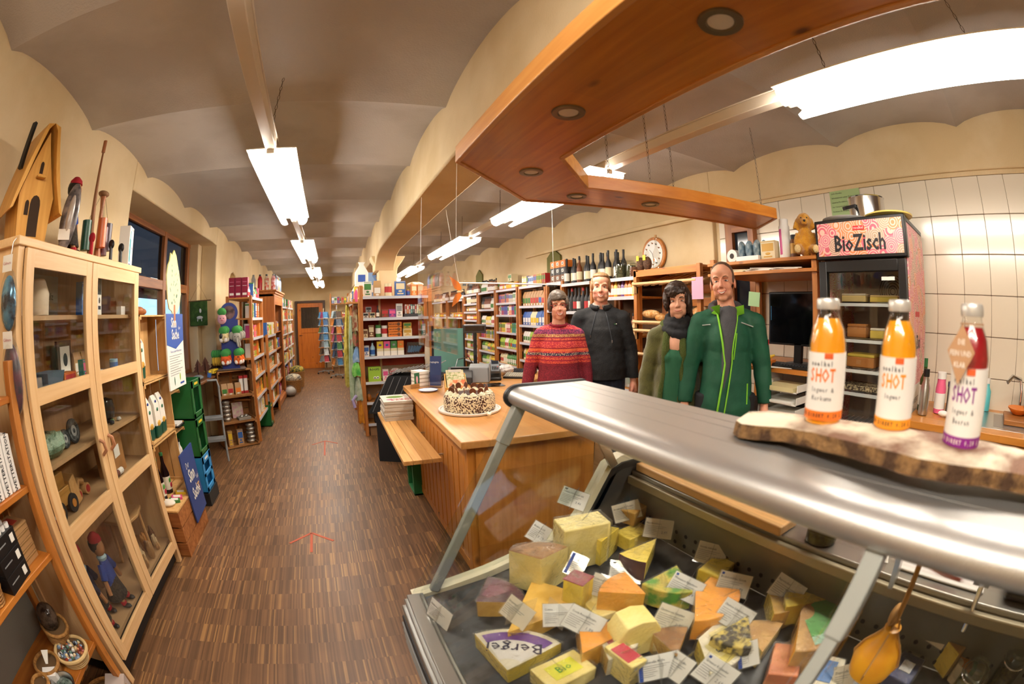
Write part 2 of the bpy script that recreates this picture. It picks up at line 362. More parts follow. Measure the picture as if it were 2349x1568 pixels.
# back door
d = thing('door_1', None, None, (-.76, 14.08, 0)); d['kind'] = 'structure'
DO = wood('orange pine door', 'D27A22', 'B55F14', 2, knots=.7); FR = mat('dark door frame', '4A2F1C', .5)
MB().box(-.5, -.43, -.05, .02, 0, 2.13, FR).box(.43, .5, -.05, .02, 0, 2.13, FR).box(-.43, .43, -.05, .02, 2.06, 2.13, FR).build('door_frame', d)
mb = MB().box(-.42, -.3, -.04, 0, 0, 2.05, DO).box(.3, .42, -.04, 0, 0, 2.05, DO).box(-.3, .3, -.04, 0, 1.92, 2.05, DO).box(-.3, .3, -.04, 0, 1.12, 1.27, DO).box(-.3, .3, -.04, 0, 0, .18, DO).box(-.3, .3, -.025, -.005, .18, 1.12, DO)
mb.build('door_leaf', d, bevel=.005)
mb = MB()
for i in range(14): mb.tube([(-.29+.043*i, -.02, 1.27), (-.29+.043*i, -.02, 1.92)], .02, mat('pleated door curtain', '3F3227', .8), 6)
mb.build('curtain', d); MB().bar((-.36, -.07, 1.05), (-.26, -.07, 1.05), .015, .015, CHROME).bar((-.36, -.07, 1.05), (-.36, -.035, 1.05), .02, .02, CHROME).build('door_handle', d)
# direction arrows taped on the floor
TAPE = mat('red floor tape', 'B5583E', .7)
for i, (x, y, L, l) in enumerate(((-.22, 5.0, .62, 'red tape arrow on the floor level with the magazine stack'), (-.335, 2.75, .3, 'red tape arrow on the floor nearest the camera'), (-.1, 11.2, .25, 'small red tape mark far down the aisle'))):
    t = MB(); t.bar((x, y, .001), (x, y+L, .001), .02, .002, TAPE)
    if i < 2: t.bar((x, y+L, .001), (x-.17, y+L-.15, .001), .02, .002, TAPE).bar((x, y+L, .001), (x+.17, y+L-.15, .001), .02, .002, TAPE)
    t.build('tape_arrow', None, label=l, cat='tape')
# ------------------------------------------------------------ lighting tracks
EM = mat('lit diffuser', 'FFFFFF', .5, emit=('FFF6EA', TUBE)); RAIL = mat('ivory enamel track', 'D8CDBB', .4)
def track(x, z, y0, y1, lab):
    t = thing('light_track', lab, 'light track', (x, 0, z)); y = y0
    MB().box(-.03, .03, y0, y1, 0, .055, RAIL).box(-.036, .036, y0, y1, .055, .062, RAIL).build('rail', t, bevel=.004); return t
t1 = track(-.385, 2.5, -2.5, 13.6, 'ivory enamel light track above the aisle'); t2 = track(1.62, 2.5, -2.5, 13.6, 'ivory enamel light track above the counter')
def tray(parent, s):
    """curved lit tray beside the track"""
    mb = MB(); N = 8; L = 1.72; vs = []
    for y in (0, L):
        for i in range(N+1):
            a = radians(-125+140*i/N); vs.append((s*(.076+.05*cos(a)+.005), y, -.005+.055*sin(a)))
    n = N+1; fs = [(i, i+1, n+i+1, n+i) for i in range(N)]+[tuple(range(n)), tuple(range(n, 2*n))]
    mb.add(vs, fs, EM); return mb.build('diffuser', parent)
def fixture():
    f = thing('batten_light', '', 'light', (0, 0, 0), group='batten lights hung on the two tracks')
    tray(f, 1); tray(f, -1); MB().box(-.022, .022, -.02, 1.74, -.025, 0, RAIL).build('batten_body', f); MB().box(-.145, .145, -.01, 1.73, .006, .012, RAIL).build('reflector', f)
    return f
NM = ['nearest', 'second', 'third', 'fourth', 'fifth']
fx = fixture(); first = True
for x, ys, nm in ((-.385, (2.25, 5.16, 8.1, 11.1), 'above the aisle'), (1.62, (-.95, 2.15, 4.89, 8.1, 11.0), 'above the counter side')):
    for i, y in enumerate(ys):
        lb = f'lit twin-tray batten light {nm}, {NM[i]} along the track'
        if first: fx.location = (x, y, 2.5); fx['label'] = lb; first = False
        else: dup(fx, (x, y, 2.5), 0, lb)
# unseen batten added above the photographer to brighten the cheese counter
for x in (-.385,): dup(fx, (x, -1.02, 2.5), 0, 'added unseen batten light above the photographer, brightening the cheese counter')
def chain(parent, a, b, m, r=.0055, link=.03):
    a, b = Vector(a), Vector(b); n = max(2, int((b-a).length/link)); mb = MB()
    for i in range(n):
        p, q = a.lerp(b, i/n), a.lerp(b, (i+1.15)/n if i < n-1 else 1); o = Vector((r, 0, 0)) if i % 2 else Vector((0, r, 0))
        mb.tube([p, p+o+(q-p)*.25, p+o+(q-p)*.75, q, p-o+(q-p)*.75, p-o+(q-p)*.25, p], .0016, m, 4, cap=False)
    return mb.build('chain', parent)
CH = mat('dull chain steel', '6E6459', .4, .8)
for t, ys in ((t1, (2.05, 4.9, 7.9)), (t2, (-.2, .55, 2.6, 4.0, 5.3, 6.4, 8.6))):
    for y in ys:
        chain(t, (0.02, y, .06), (.03, y+.02, .36), CH); MB().box(-.02, .03, y-.015, y+.015, .055, .085, GREY).build('track_clip', t)
# ------------------------------------------------------------ suspended pine canopy with downlights
cp = thing('pine_canopy', 'angled pine ceiling canopy with five downlights hung over the counter', 'canopy', (0, 0, 2.2))
CP = wood('varnished pine canopy', 'DC8C2A', 'C2711A', 1, .35, coat=.3, knots=.8, strip=.115)
CPD = wood('varnished pine canopy diagonal', 'D88828', 'BE6E18', 1, .35, coat=.3, knots=.8); CPX = wood('varnished pine canopy across', 'DC8C2A', 'C2711A', 0, .35, coat=.3, knots=.8, strip=.115)
A = [(.46, -1.6), (.8, -1.6), (.83, 1.39), (.468, 1.575)]; B = [(.468, 1.575), (.83, 1.39), (1.146, 1.70), (.99, 2.06)]; C = [(.99, 2.06), (1.146, 1.70), (2.463, 1.447), (2.7, 1.774)]
for pl, m in ((A, CP), (B, CPD), (C, CPX)): MB().prism(pl, 0, .022, m).build('canopy_board', cp)
EDG = wood('canopy edge board', 'D69A52', 'BD7A33', 1, .4); EDX = wood('canopy edge board across', 'DB9036', 'C2731F', 0, .4)
def edge(a, b, inw, m):
    mb = MB(); mb.bar((*a, .03), (*b, .03), .022, .07, m); mb.build('edge_board', cp, bevel=.003)
for a, b, m in (((.46, -1.6), (.468, 1.575), EDG), ((.468, 1.575), (.99, 2.06), EDG), ((.99, 2.06), (2.7, 1.774), EDX), ((.8, -1.6), (.83, 1.39), EDG), ((.83, 1.39), (1.146, 1.7), EDG), ((1.146, 1.7), (2.463, 1.447), EDX), ((2.463, 1.447), (2.7, 1.774), EDG)): edge(a, b, 0, m)
DL = mat('frosted lamp glass', 'D9CDB8', .3); DR = mat('bronze lamp ring', '7A6A50', .35, .7)
for x, y in ((.655, .42), (.64, 1.02), (.80, 1.60), (1.19, 1.86), (1.63, 1.78)):
    l = MB().lathe([(.03, -.001), (.034, -.006), (.05, -.006), (.052, 0), (.052, .004), (.03, .004)], DR, (x, y, 0), 24).build('downlight', cp)
    MB().lathe([(0, -.001), (.018, -.003), (.03, 0), (.03, .01)], DL, (x, y, -.002), 20).build('lamp_glass', l)
for x, y in ((1.3, 1.72), (1.55, 1.68), (1.75, 1.7), (2.45, 1.55), (.78, .1), (.82, 1.2)): chain(cp, (x, y, .05), (x, y, .66), CH)
# ------------------------------------------------------------ cheese display case, long axis along the aisle
F_ = 1000.0; CM = co.matrix_world.to_3x3()
def ray(px, py):
    x = px-1174.5; y = 784-py; r = hypot(x, y)+1e-9; th = 2*math.asin(r/2/F_)
    return CM @ Vector((sin(th)*x/r, sin(th)*y/r, -cos(th)))
def atz(px, py, z):
    """a point of the photograph measured at height z"""
    d = ray(px, py); return Vector((0, 0, 1.6))+d*((z-1.6)/d.z)

Y1, Y0 = 1.15, -1.7
dc = thing('cheese_counter', 'glass cheese counter with silver rounded top and grey posts full of cheese', 'display case', (0, 0, 0))
SEAL = mat('cream seal', 'D6D0B4', .5); RUB = mat('black rubber', '1A1B1D', .5); SILV = mat('silver profile', 'A9ABA9', .3, .85)
SLATE = mat('veined slate', '26272A', .35, c2='45474B', vscale=14); CASEW = mat('case side laminate', '8F8C84', .6)
mb = MB(); mb.box(.19, 1.24, Y0, Y1-.03, 0.1, .66, CASEW).box(.26, 1.2, Y0, Y1-.06, 0, .1, RUB); mb.build('case_body', dc, bevel=.004)
mb = MB(); mb.prism([(.17, .70), (.94, .818), (.94, .846), (.17, .731)], Y0, Y1-.03, SLATE, 'y'); mb.build('deck', dc)
mb = MB(); mb.box(.105, .15, Y0, Y1-.01, .66, .70, SILV).box(.115, .165, Y0, Y1-.01, .70, .725, SILV).box(.125, .18, Y0, Y1-.01, .725, .74, SILV); mb.build('front_rail', dc, bevel=.004)
mb = MB(); mb.box(.10, .15, Y0, Y1-.01, .52, .655, RUB)
for i in range(4): mb.box(.094, .1, Y0, Y1-.02, .53+.03*i, .545+.03*i, GREY)
mb.build('bumper', dc, bevel=.004)
# end panel: S-curved rim from the low front up to the worktop
rim = [(.147, .72), (.25, .738), (.40, .768), (.55, .808), (.646, .838), (.72, .875), (.77, .94), (.81, 1.01), (.85, 1.075), (.90, 1.095), (1.24, 1.10)]
def band(w0, w1, y0, y1, m, name):
    mb = MB(); vs = []; n = len(rim)
    for i, (x, z) in enumerate(rim):
        a, b = rim[max(0, i-1)], rim[min(n-1, i+1)]; d = Vector((b[0]-a[0], b[1]-a[1])).normalized(); nx, nz = -d.y, d.x
        vs += [(x+nx*w0, y0, z+nz*w0), (x+nx*w1, y0, z+nz*w1), (x+nx*w1, y1, z+nz*w1), (x+nx*w0, y1, z+nz*w0)]
    fs = [(4*i+k, 4*i+(k+1) % 4, 4*i+4+(k+1) % 4, 4*i+4+k) for i in range(n-1) for k in range(4)]+[(0, 1, 2, 3), (4*n-1, 4*n-2, 4*n-3, 4*n-4)]
    mb.add(vs, fs, m); return mb.build(name, dc, smooth=50)
band(-.012, .012, Y1-.02, Y1+.025, SEAL, 'end_rim'); band(-.035, -.012, Y1-.03, Y1+.015, RUB, 'end_gasket')
mb = MB(); mb.prism([(.16, .5)]+[(x, z-.035) for x, z in rim]+[(1.24, .1), (.2, .1)], Y1-.03, Y1, mat('dark end liner', '3B3A38', .35), 'y'); mb.build('end_panel', dc)
MB().prism([(.15, .735), (.25, .75), (.4, .78), (.646, .85), (.73, .89), (.8, 1.02), (.85, 1.09), (.74, 1.34), (.5, 1.34)], Y1, Y1+.006, clear('counter side glass', (.93, .95, .93)), 'y').build('side_glass', dc)
CG = clear('counter front glass', (.97, .98, .97), 1.22)
MB().prism([(.165, .74), (.171, .74), (.511, 1.32), (.503, 1.325)], .12, Y1-.02, CG, 'y').build('front_glass', dc)
MB().prism([(.165, .74), (.171, .74), (.511, 1.32), (.503, 1.325)], Y0, .08, CG, 'y').build('front_glass', dc)
POST = mat('grey enamel post', '9CA19C', .4)
for y in (1.135, .1):
    p = MB().bar((.215, y, .745), (.515, y, 1.325), .022, .03, POST).build('post', dc, bevel=.003)
    MB().bar((.46, y, 1.22), (.515, y, 1.325), .03, .036, POST).build('post_bracket', p, bevel=.003)
for y in (1.12, .1): MB().bar((.72, y, 1.33), (.86, y, 1.08), .012, .03, STEEL).build('rear_strut', dc)
# silver top: extruded aluminium with a round nose
nose = [(.527+.043*cos(radians(a)), 1.353+.03*sin(radians(a))) for a in range(80, 281, 20)]
top = [(.75, 1.382)]+nose+[(.60, 1.328), (.75, 1.345)]
mb = MB(); mb.prism(top[::-1], Y0, Y1-.005, mat('brushed aluminium top', 'CDCDCB', .4, .85, bump=.05, bscale=300), 'y'); mb.build('canopy_top', dc, smooth=40)
mb = MB()
for x in (.585, .66, .70): mb.box(x, x+.0025, Y0, Y1-.01, 1.381, 1.3828, ALU)
mb.build('groove', dc)
cap = [(.527+.05*cos(radians(a)), 1.351+.038*sin(radians(a))) for a in range(90, 281, 15)]
mb = MB(); mb.prism(([(.757, 1.387)]+cap+[(.60, 1.318), (.757, 1.34)])[::-1], Y1-.005, Y1+.02, RUB, 'y'); mb.build('end_cap', dc, bevel=.006)
# rear rail, perforated air panel, worktop
mb = MB(); mb.prism([(.945, .845), (.955, .845), (.955, 1.0), (.94, 1.0)], Y0, Y1-.03, mat('perforated steel', '77736A', .4, .6), 'y'); mb.build('air_panel', dc)
mb = MB()
for i in range(62):
    for j in range(4):
        y, z = Y1-.06-.045*i, .975-.036*j; x = .9435; r = .0075
        mb.add([(x-.0012, y+r*cos(a), z+r*sin(a)) for a in [2*pi*k/8 for k in range(8)]], [tuple(range(8))], BLACK)
mb.build('air_holes', dc, kind='stuff')
MB().box(.925, .945, Y0, Y1-.03, 1.0, 1.03, mat('champagne rail', 'A99F86', .4, .5)).build('rear_rail', dc, bevel=.004)
MB().box(.945, 1.27, Y0, Y1, 1.015, 1.045, mat('stainless worktop', 'A5A39D', .3, .8)).build('worktop', dc, bevel=.004)
# ---- things on the case worktop
o = MB().box(-.045, .045, -.32, .32, 0, .028, wood('beech board', 'EDC188', 'E0AE70', 1, strip=.03)).build('cutting_board', None, (.985, .79, 1.046), (0, 0, -.04), bevel=.004, label='long beech board lying on the steel worktop inside the cheese counter', cat='board')
j = thing('olive_jar', 'squat glass jar with a tin lid on the worktop under the silver counter top', 'jar', (.99, .37, 1.046))
MB().lathe([(.03, 0), (.045, .005), (.046, .07), (.04, .08)], mat('olive brine', '4A4319', .2, vary=.5, vscale=60), n=20).build('jar_body', j); MB().lathe([(.043, .08), (.043, .093), (0, .095)], STEEL, n=20).build('lid', j)
MB().box(-.05, .05, -.035, .035, 0, .001, PAPER).box(-.03, .05, -.03, .03, .001, .012, PAPER).build('paper_slip', None, (1.03, .2, 1.046), (0, 0, .3), label='folded white paper slip on the worktop beside the olive jar', cat='paper')
o = thing('knife_tray', 'white tray with red and white handled tools on the worktop behind the hanging cheese', 'tray', (1.06, -.02, 1.046))
MB().box(-.08, .08, -.14, .14, 0, .006, WHITE).build('tray_base', o, bevel=.003)
for i, (a, m) in enumerate(((.3, mat('red handle', 'C6201A', .35)), (-.2, MATS['red handle']), (.1, STEEL))):
    h = MB(); h.tube([(-.05+.03*i, -.06, .02), (-.04+.03*i, 0, .028), (-.02+.03*i, .07, .02)], [.008, .012, .009], m, 10); h.build('tool_handle', o)
o = thing('counter_scale', 'black scale at the end of the case worktop cut by the picture edge', 'scale', (1.08, -.36, 1.046))
MB().box(-.1, .1, -.13, .13, 0, .05, BLACK).build('scale_body', o, bevel=.01); MB().box(-.09, .09, -.12, .12, .05, .056, STEEL).build('scale_plate', o, bevel=.002)
o = thing('cheese_slicer', 'chrome handled slicer hanging over the rear rail near the scale', 'utensil', (.93, -.15, .98))
MB().tube([(0, 0, 0), (.02, .01, .1)], .008, CHROME, 10).build('handle', o); MB().cb((.025, .012, .13), (.006, .05, .06), STEEL).build('blade', o)
# ---- cheeses
def deckz(x): return .7065+.1494*x
def on_deck(px, py):
    d = ray(px, py); t = (.7085-1.6)/(d.z-.1494*d.x); p = Vector((0, 0, 1.6))+d*t; return p
WRAP = clear('cling film', (.97, .97, .95), 1.5, .06, bump=.9, bscale=45, haze=.03)
def CHM(n, c, c2, b=.15): return mat(n, c, .42, bump=b, bscale=120, c2=c2, vscale=18)
Yl = CHM('pale yellow cheese', 'F3E29A', 'EDD884'); Yd = CHM('butter yellow cheese', 'F0D860', 'E8CC4A'); Yo = CHM('orange cheese', 'F5BC4A', 'F2B03E')
Yg = CHM('golden emmental', 'E8BE62', 'DDAE4E'); Yc = CHM('aged hard cheese', 'D2A955', 'C2984A'); RB = mat('brown rind', 'A5763E', .6, c2='8A5E2E', vscale=25)
RT = mat('tan rind', 'C49A5C', .6, c2='AD824A', vscale=20); RP = mat('purple wax rind', '4C2637', .4, c2='6A4152', vscale=14); RO = mat('orange rind', 'F0A438', .5, c2='E8962C', vscale=12)
WHT = mat('white rind', 'E9E2CE', .7, c2='D8CFB6', vscale=20); GRN = mat('green herb rind', '5C9A3A', .5, c2='D8C258', vscale=22)
def wedge(r, ang, h, m, mr, both=False, r0=0):
    """sector with its rind on the outside and on top"""
    mb = MB(); n = max(4, int(ang/8)); a0 = -ang/2
    P = [(0, 0)]+[(r*cos(radians(a0+ang*i/n)), r*sin(radians(a0+ang*i/n))) for i in range(n+1)]; k = len(P)
    vs = [(x, y, 0) for x, y in P]+[(x, y, h) for x, y in P]
    mb.add(vs, [(0, 1, k+1, k), (k-1, 0, k, 2*k-1), tuple(range(k-1, -1, -1))], m)
    mb.add(vs, [(i, i+1, k+i+1, k+i) for i in range(1, k-1)]+[tuple(range(k, 2*k))] if both else [(i, i+1, k+i+1, k+i) for i in range(1, k-1)], mr)
    if not both: mb.add(vs, [tuple(range(k, 2*k))], m)
    return mb
def wrapof(src, parent, s=1.04, seed=0, loc=(0, 0, 0), rot=(0, 0, 0)):
    v = [Vector(p) for p in src.v]; c = sum(v, Vector())/len(v); mb = MB(); rr = random.Random(seed)
    mb.add([c+(p-c)*s+Vector((rr.uniform(-1, 1), rr.uniform(-1, 1), rr.uniform(0, 1)))*.003 for p in v], src.f, WRAP)
    # gathered film tail
    zt = max(p.z for p in v); tail = []
    a = rr.uniform(0, 6); L = .03
    for k in range(5):
        t = k/4; q = Vector((c.x+cos(a)*.02*t, c.y+sin(a)*.02*t, zt+.002+L*t)); w = Vector((-sin(a), cos(a), 0))*(.008+.016*t)
        tail += [q-w+Vector((0, 0, .004*sin(7*t+seed))), q+w+Vector((0, 0, -.005*cos(5*t+seed)))]
    mb.add(tail, [(2*i, 2*i+1, 2*i+3, 2*i+2) for i in range(4)], WRAP)
    return mb.build('film_wrap', parent, loc, rot)
def cheese(px, py, label, mb, yaw=0, rot=None, dz=0, wrap=True, lab=None, sc=1.25):
    p = on_deck(px, py); t = thing('cheese', label, 'cheese', (p.x, p.y, p.z+dz+.001), rot=rot or (0, 0, radians(yaw))); t.scale = (sc, sc, 1+(sc-1)*.5)
    MB_ = mb.build('cheese_body', t, bevel=.003)
    if lab: lab(t)
    if wrap: wrapof(mb, t, seed=int(px))
    return t
def disc_label(c1, c2, r, h, a0=-25, a1=25, ring=None, word=None, wc=None):
    def f(t):
        m1 = mat('wrapper '+c1, c1, .4); m2 = mat('wrapper '+c2, c2, .4); mb = MB(); N = 8
        for ra, rb, m in ((r*.25, r*.7, m1), (r*.7, r*.9, m2)):
            vs = [(q*cos(radians(a0+(a1-a0)*i/N)), q*sin(radians(a0+(a1-a0)*i/N)), h+.0012) for i in range(N+1) for q in (ra, rb)]
            mb.add(vs, [(2*i, 2*i+1, 2*i+3, 2*i+2) for i in range(N)], m)
        mb.build('wrapper_label', t)
        if word: text(word, t, (r*.5, 0, h+.0026), (0, 0, pi/2+.1), r*.34, mat('print '+(wc or '26262A'), wc or '26262A', .5))
    return f
def ring_label(c, w, d, h, word=None, wc='26262A'):
    def f(t):
        MB().box(-w/2, w/2, -d/2, d/2, h+.0005, h+.0015, mat('wrapper '+c, c, .4)).build('wrapper_label', t)
        if word: text(word, t, (0, 0, h+.003), (0, 0, 0), d*.6, mat('print '+wc, wc, .5))
    return f
blk = lambda w, d, h, m: MB().box(-w/2, w/2, -d/2, d/2, 0, h, m)
cheese(1095, 1415, 'cling-wrapped cheese wedge with a dark purple rind at the front corner of the counter', wedge(.11, 80, .055, Yc, RP, True), 15, lab=disc_label('7A3A55', '6A2F48', .11, .055, -10, 30))
cheese(1165, 1490, 'large golden wedge of hard cheese without wrapper lying near the front glass', wedge(.2, 44, .06, Yg, Yg), 28, wrap=False)
cheese(1165, 1568, 'wrapped cheese wedge with white and purple printed top at the bottom picture edge', wedge(.13, 85, .05, Yd, WHT, True), 55, lab=disc_label('E6E2E0', '6B3A96', .13, .05, -38, 38, word='Bergei', wc='2D2540'))
cheese(1240, 1365, 'tall cut half wheel with brown rind in a clear bag standing by the side glass', wedge(.085, 110, .12, Yl, RB, True), 70)
cheese(1330, 1285, 'biggest upright block of pale holed cheese in a clear bag', blk(.125, .075, .135, Yl), -8)
cheese(1322, 1395, 'narrow upright yellow slice with a red fruit label beside the tall brown-rinded cheese', blk(.045, .05, .1, Yd), 25, lab=ring_label('8C2438', .047, .052, .1))
cheese(1375, 1300, 'yellow wedge with blue and white sticker on top in crumpled film', wedge(.09, 70, .085, Yd, Yd, True), 60, lab=disc_label('2C56A8', 'D9D4C6', .09, .085, -20, 15))
cheese(1400, 1390, 'flat pale yellow square of cheese lying open behind its price card', blk(.115, .085, .022, Yl), -4, wrap=False)
cheese(1450, 1215, 'small golden block stacked on another at the back by the air panel', blk(.08, .055, .045, Yc), 18, dz=.045, wrap=False)
cheese(1452, 1245, 'pale wedge underneath the small golden block at the back', blk(.09, .06, .045, Yd), 5)
cheese(1500, 1275, 'yellow wedge with dark rind below the second price card at the back', wedge(.12, 36, .06, Yd, RP), 200)
cheese(1545, 1335, 'young yellow cheese wedge with green herb crust', wedge(.11, 62, .055, Yd, GRN, True), 215)
cheese(1640, 1330, 'yellow piece of cheese behind the wedge with green crust', blk(.09, .06, .05, Yd), 12)
cheese(1472, 1415, 'wrapped orange wedge standing up beside the flat yellow square', wedge(.1, 60, .075, Yo, RO, True), 110)
cheese(1585, 1400, 'broad half wheel of bright orange cheese with a rounded orange rind', wedge(.1, 150, .06, Yo, RO, True), -60)
cheese(1360, 1480, 'wrapped half wheel with pink and red label in the middle of the front row', wedge(.095, 115, .055, Yg, WHT, True), -50, lab=disc_label('A22A4C', 'C9A64A', .095, .055, -45, 45))
cheese(1330, 1545, 'orange cheddar wedge in clear film near the bottom picture edge', wedge(.11, 58, .07, Yo, RO, True), 35)
cheese(1445, 1485, 'pale yellow loaf-shaped cheese standing unwrapped in the middle', MB().prism([(-.04, 0), (.04, 0), (.045, .07), (.03, .1), (0, .108), (-.03, .1), (-.045, .07)], -.03, .03, Yl, 'y'), -12, wrap=False)
cheese(1590, 1500, 'wrapped yellow half wheel with dark blue lettering across its white top', wedge(.1, 130, .05, Yd, WHT, True), -55, lab=disc_label('E5D79A', 'D8C66B', .1, .05, -50, 50, word='SNIR', wc='24324F'))
cheese(1700, 1455, 'yellow cheese with black speckled rind beside the orange half wheel', wedge(.1, 50, .06, Yd, mat('pepper rind', '3A3426', .6, c2='C7B15A', vscale=60), True), 200)
cheese(1815, 1455, 'large round cheese with foil and green label at the grey mullion', wedge(.12, 160, .07, Yo, RT, True), -70, lab=disc_label('4F9C4A', '8FB8A0', .12, .07, -60, 60))
cheese(1880, 1420, 'yellow wedge leaning beside the round cheese with foil', wedge(.1, 45, .06, Yd, Yd, True), 120)
cheese(1750, 1390, 'yellow wedge in plain film behind the black speckled cheese', wedge(.09, 50, .055, Yd, Yc, True), 250)
cheese(1700, 1300, 'small film-wrapped cheese at the perforated panel', blk(.06, .05, .045, Yl), 20)
cheese(1290, 1562, 'pale cheese pack with yellow and green label cut by the bottom edge', blk(.1, .07, .045, Yl), 8, lab=ring_label('E6E23A', .06, .04, .045, 'Bio', '2E8A3A'))
cheese(1425, 1545, 'narrow cheese bar with a red label at the bottom edge', blk(.035, .08, .07, Yl), 5, lab=ring_label('C2374A', .03, .05, .07))
cheese(1540, 1545, 'brown-rinded cheese slice between the two cards at the bottom edge', wedge(.09, 50, .06, Yc, RB, True), 60)
cheese(1730, 1535, 'pale wedge behind the small blue-edged card', wedge(.1, 55, .055, Yl, RT, True), 40)
cheese(1790, 1540, 'reddish soft cheese in glossy film left of the grey mullion', blk(.09, .06, .04, mat('washed rind', 'D98C5C', .4, c2='C8744A', vscale=20)), 30)
cheese(1880, 1560, 'blue and white packed cheese at the foot of the grey mullion', blk(.09, .07, .03, WHT), 15, lab=ring_label('3C6FB0', .06, .04, .03))
cheese(2060, 1560, 'dark blue packed cheese with white emblem right of the mullion', blk(.08, .06, .04, mat('navy pack', '1E2C63', .4)), -5, lab=ring_label('E8E8E8', .03, .03, .04))
cheese(2120, 1500, 'yellow half cheese leaning under a price card right of the mullion', wedge(.09, 90, .07, Yd, RT, True), -80)
cheese(2170, 1560, 'white mould cheese with round label right of the mullion', wedge(.08, 120, .05, WHT, WHT, True), -60, lab=disc_label('D98A3A', '3F8A4A', .06, .05, -60, 60))
# hanging gourd-shaped cheese
p = Vector((.735, .04, 1.0)); t = thing('pear_cheese', 'yellow pear-shaped cheese hanging in twine behind the grey mullion', 'cheese', p)
MB().lathe([(0, -.065), (.03, -.062), (.052, -.04), (.057, -.01), (.045, .02), (.025, .042), (.018, .06), (.02, .07), (0, .074)], mat('yellow wax', 'E3A21E', .3, c2='D8921A', vscale=12), n=24).build('cheese_body', t)
mb = MB()
for a in range(4): mb.tube([(.06*cos(a*pi/2)*s, .06*sin(a*pi/2)*s, z) for s, z in ((.1, -.068), (.8, -.04), (1.0, -.01), (.8, .02), (.35, .055), (.1, .09))], .0025, mat('raffia twine', 'B98A4C', .8), 5)
mb.tube([(0, 0, .08), (.01, .005, .2), (0.0, 0, .31)], .006, MATS['raffia twine'], 6).ell((.01, .01, .09), (.03, .012, .02), MATS['raffia twine']); mb.build('twine', t)
# clip-top jars
for i, (x, y, l) in enumerate(((.93, -.27, 'glass clip-top jar seen from above in the bottom corner of the case'), (1.0, -.39, 'second glass clip-top jar behind the first at the picture edge'))):
    j = thing('clip_jar', l, 'jar', (x-.06, y+.02, deckz(x-.06)), rot=(0, 0, .4))
    MB().lathe([(.036, 0), (.042, .01), (.042, .075), (.034, .09), (.036, .1)], clear('jar glass', (.8, .85, .8), 1.6, .03), n=24).build('jar_glass', j); MB().lathe([(0, .002), (.038, .004), (.038, .06), (0, .062)], mat('jar filling', '6A5A2A', .4, vary=.5, vscale=80), n=20).build('filling', j)
    MB().lathe([(.041, .1), (.043, .108), (.036, .114), (.03, .112), (.026, .118), (0, .12)], clear('jar lid glass', (.85, .88, .85), 1.9, .03), n=24).build('lid', j)
    MB().tube([(.045*cos(a), .045*sin(a), .095) for a in [2*pi*k/20 for k in range(21)]], .0018, CHROME, 5).tube([(.045, 0, .095), (.055, 0, .07), (.048, 0, .05)], .002, CHROME, 5).build('wire_clip', j)
# price cards in clear holders
CARD = mat('price card', 'F7F6F3', .6); CARDB = mat('cream price card', 'EBE2CC', .6); HOLD = clear('card holder', (.96, .96, .95), 1.5, .03, haze=.06); TXT = mat('card print', '35353A', .6); LT = mat('faint card print', '8C8A88', .6)
BLU = mat('card blue mark', '1F3F8C', .5)
def card(px, py, z, roll, title, price, label, m=CARD, mark='', tilt=-38, yaw=0, w=.094, h=.064, standing=False):
    p = atz(px, py, z); t = thing('price_card', label, 'price card', p)
    t.rotation_euler = (Matrix.Rotation(face(p.x, p.y)+radians(yaw), 3, 'Z') @ Matrix.Rotation(radians(tilt), 3, 'X') @ Matrix.Rotation(radians(roll), 3, 'Y')).to_euler()
    MB().cb((0, 0, 0), (w, .0008, h), m).build('card', t)
    MB().cb((0, -.0014, 0), (w+.006, .0012, h+.005), HOLD).bar((0, 0, h/2+.002), (0, .03, -h*.35), w+.006, .0012, HOLD, up=(1, 0, 0)).build('holder', t)
    fr = (pi/2, 0, 0)
    text(title, t, (-w/2+.004, -.0024, h*.25), fr, .0085, TXT, 'LEFT', sx=min(1, (w-.008)/(.0046*len(title)+.001)))
    if price: text(price, t, (w*.22, -.0024, -h*.18), fr, .0125, mat('handwritten price', '6A6A72', .6), 'CENTER', name='price_lettering')
    mb = MB()
    for k, l in enumerate((.8, .7, .4, .45, .35, .4)): mb.cb((-w/2+.004+w*l*.5*.9, -.0022, h*(.1-.085*k)), (w*l*.9, .0003, .0012), LT)
    if mark == 'blue': mb.cb((-w/2+.008, -.0022, h*.4), (.007, .0003, .006), BLU)
    if mark == 'cow': mb.cb((-w/2+.01, -.0022, h*.4), (.008, .0003, .004), TXT).cb((-w/2+.015, -.0022, h*.43), (.003, .0003, .003), TXT).cb((-w/2+.007, -.0022, h*.36), (.001, .0003, .004), TXT).cb((-w/2+.013, -.0022, h*.36), (.001, .0003, .004), TXT)
    if mark == 'edge': mb.cb((-w/2+.005, -.0022, 0), (.009, .0003, h), BLU)
    mb.build('print_lines', t); return t
card(1316, 1143, .975, 20, 'Schweizer Ur-Emmentaler kbA', '3,46', 'white price card on top of the biggest upright block', mark='cow')
card(1236, 1222, .915, 32, 'Brebis AOP', '3,29', 'small price card hanging on the bag of the tall brown-rinded cheese', w=.062)
card(1438, 1172, .935, -18, 'Bergkaese 5 Monate', '2,99', 'cream price card tilted over the small golden block', CARDB)
card(1511, 1212, .915, 4, 'Nordseekaese', '2,49', 'cream price card reading Nordseekaese', CARDB)
card(1322, 1296, .90, 22, 'Rotwein Art', '', 'narrow price card above the slice with the red fruit label', w=.05, mark='edge')
card(1435, 1311, .855, 2, 'Tiroler Bergkaese kbA, Silomilch', '1,69', 'price card reading Tiroler Bergkaese with green logo', mark='cow')
card(1392, 1347, .86, 16, 'Schweizer Raclette mild', '2,69', 'cream price card leaning on the flat yellow square', CARDB)
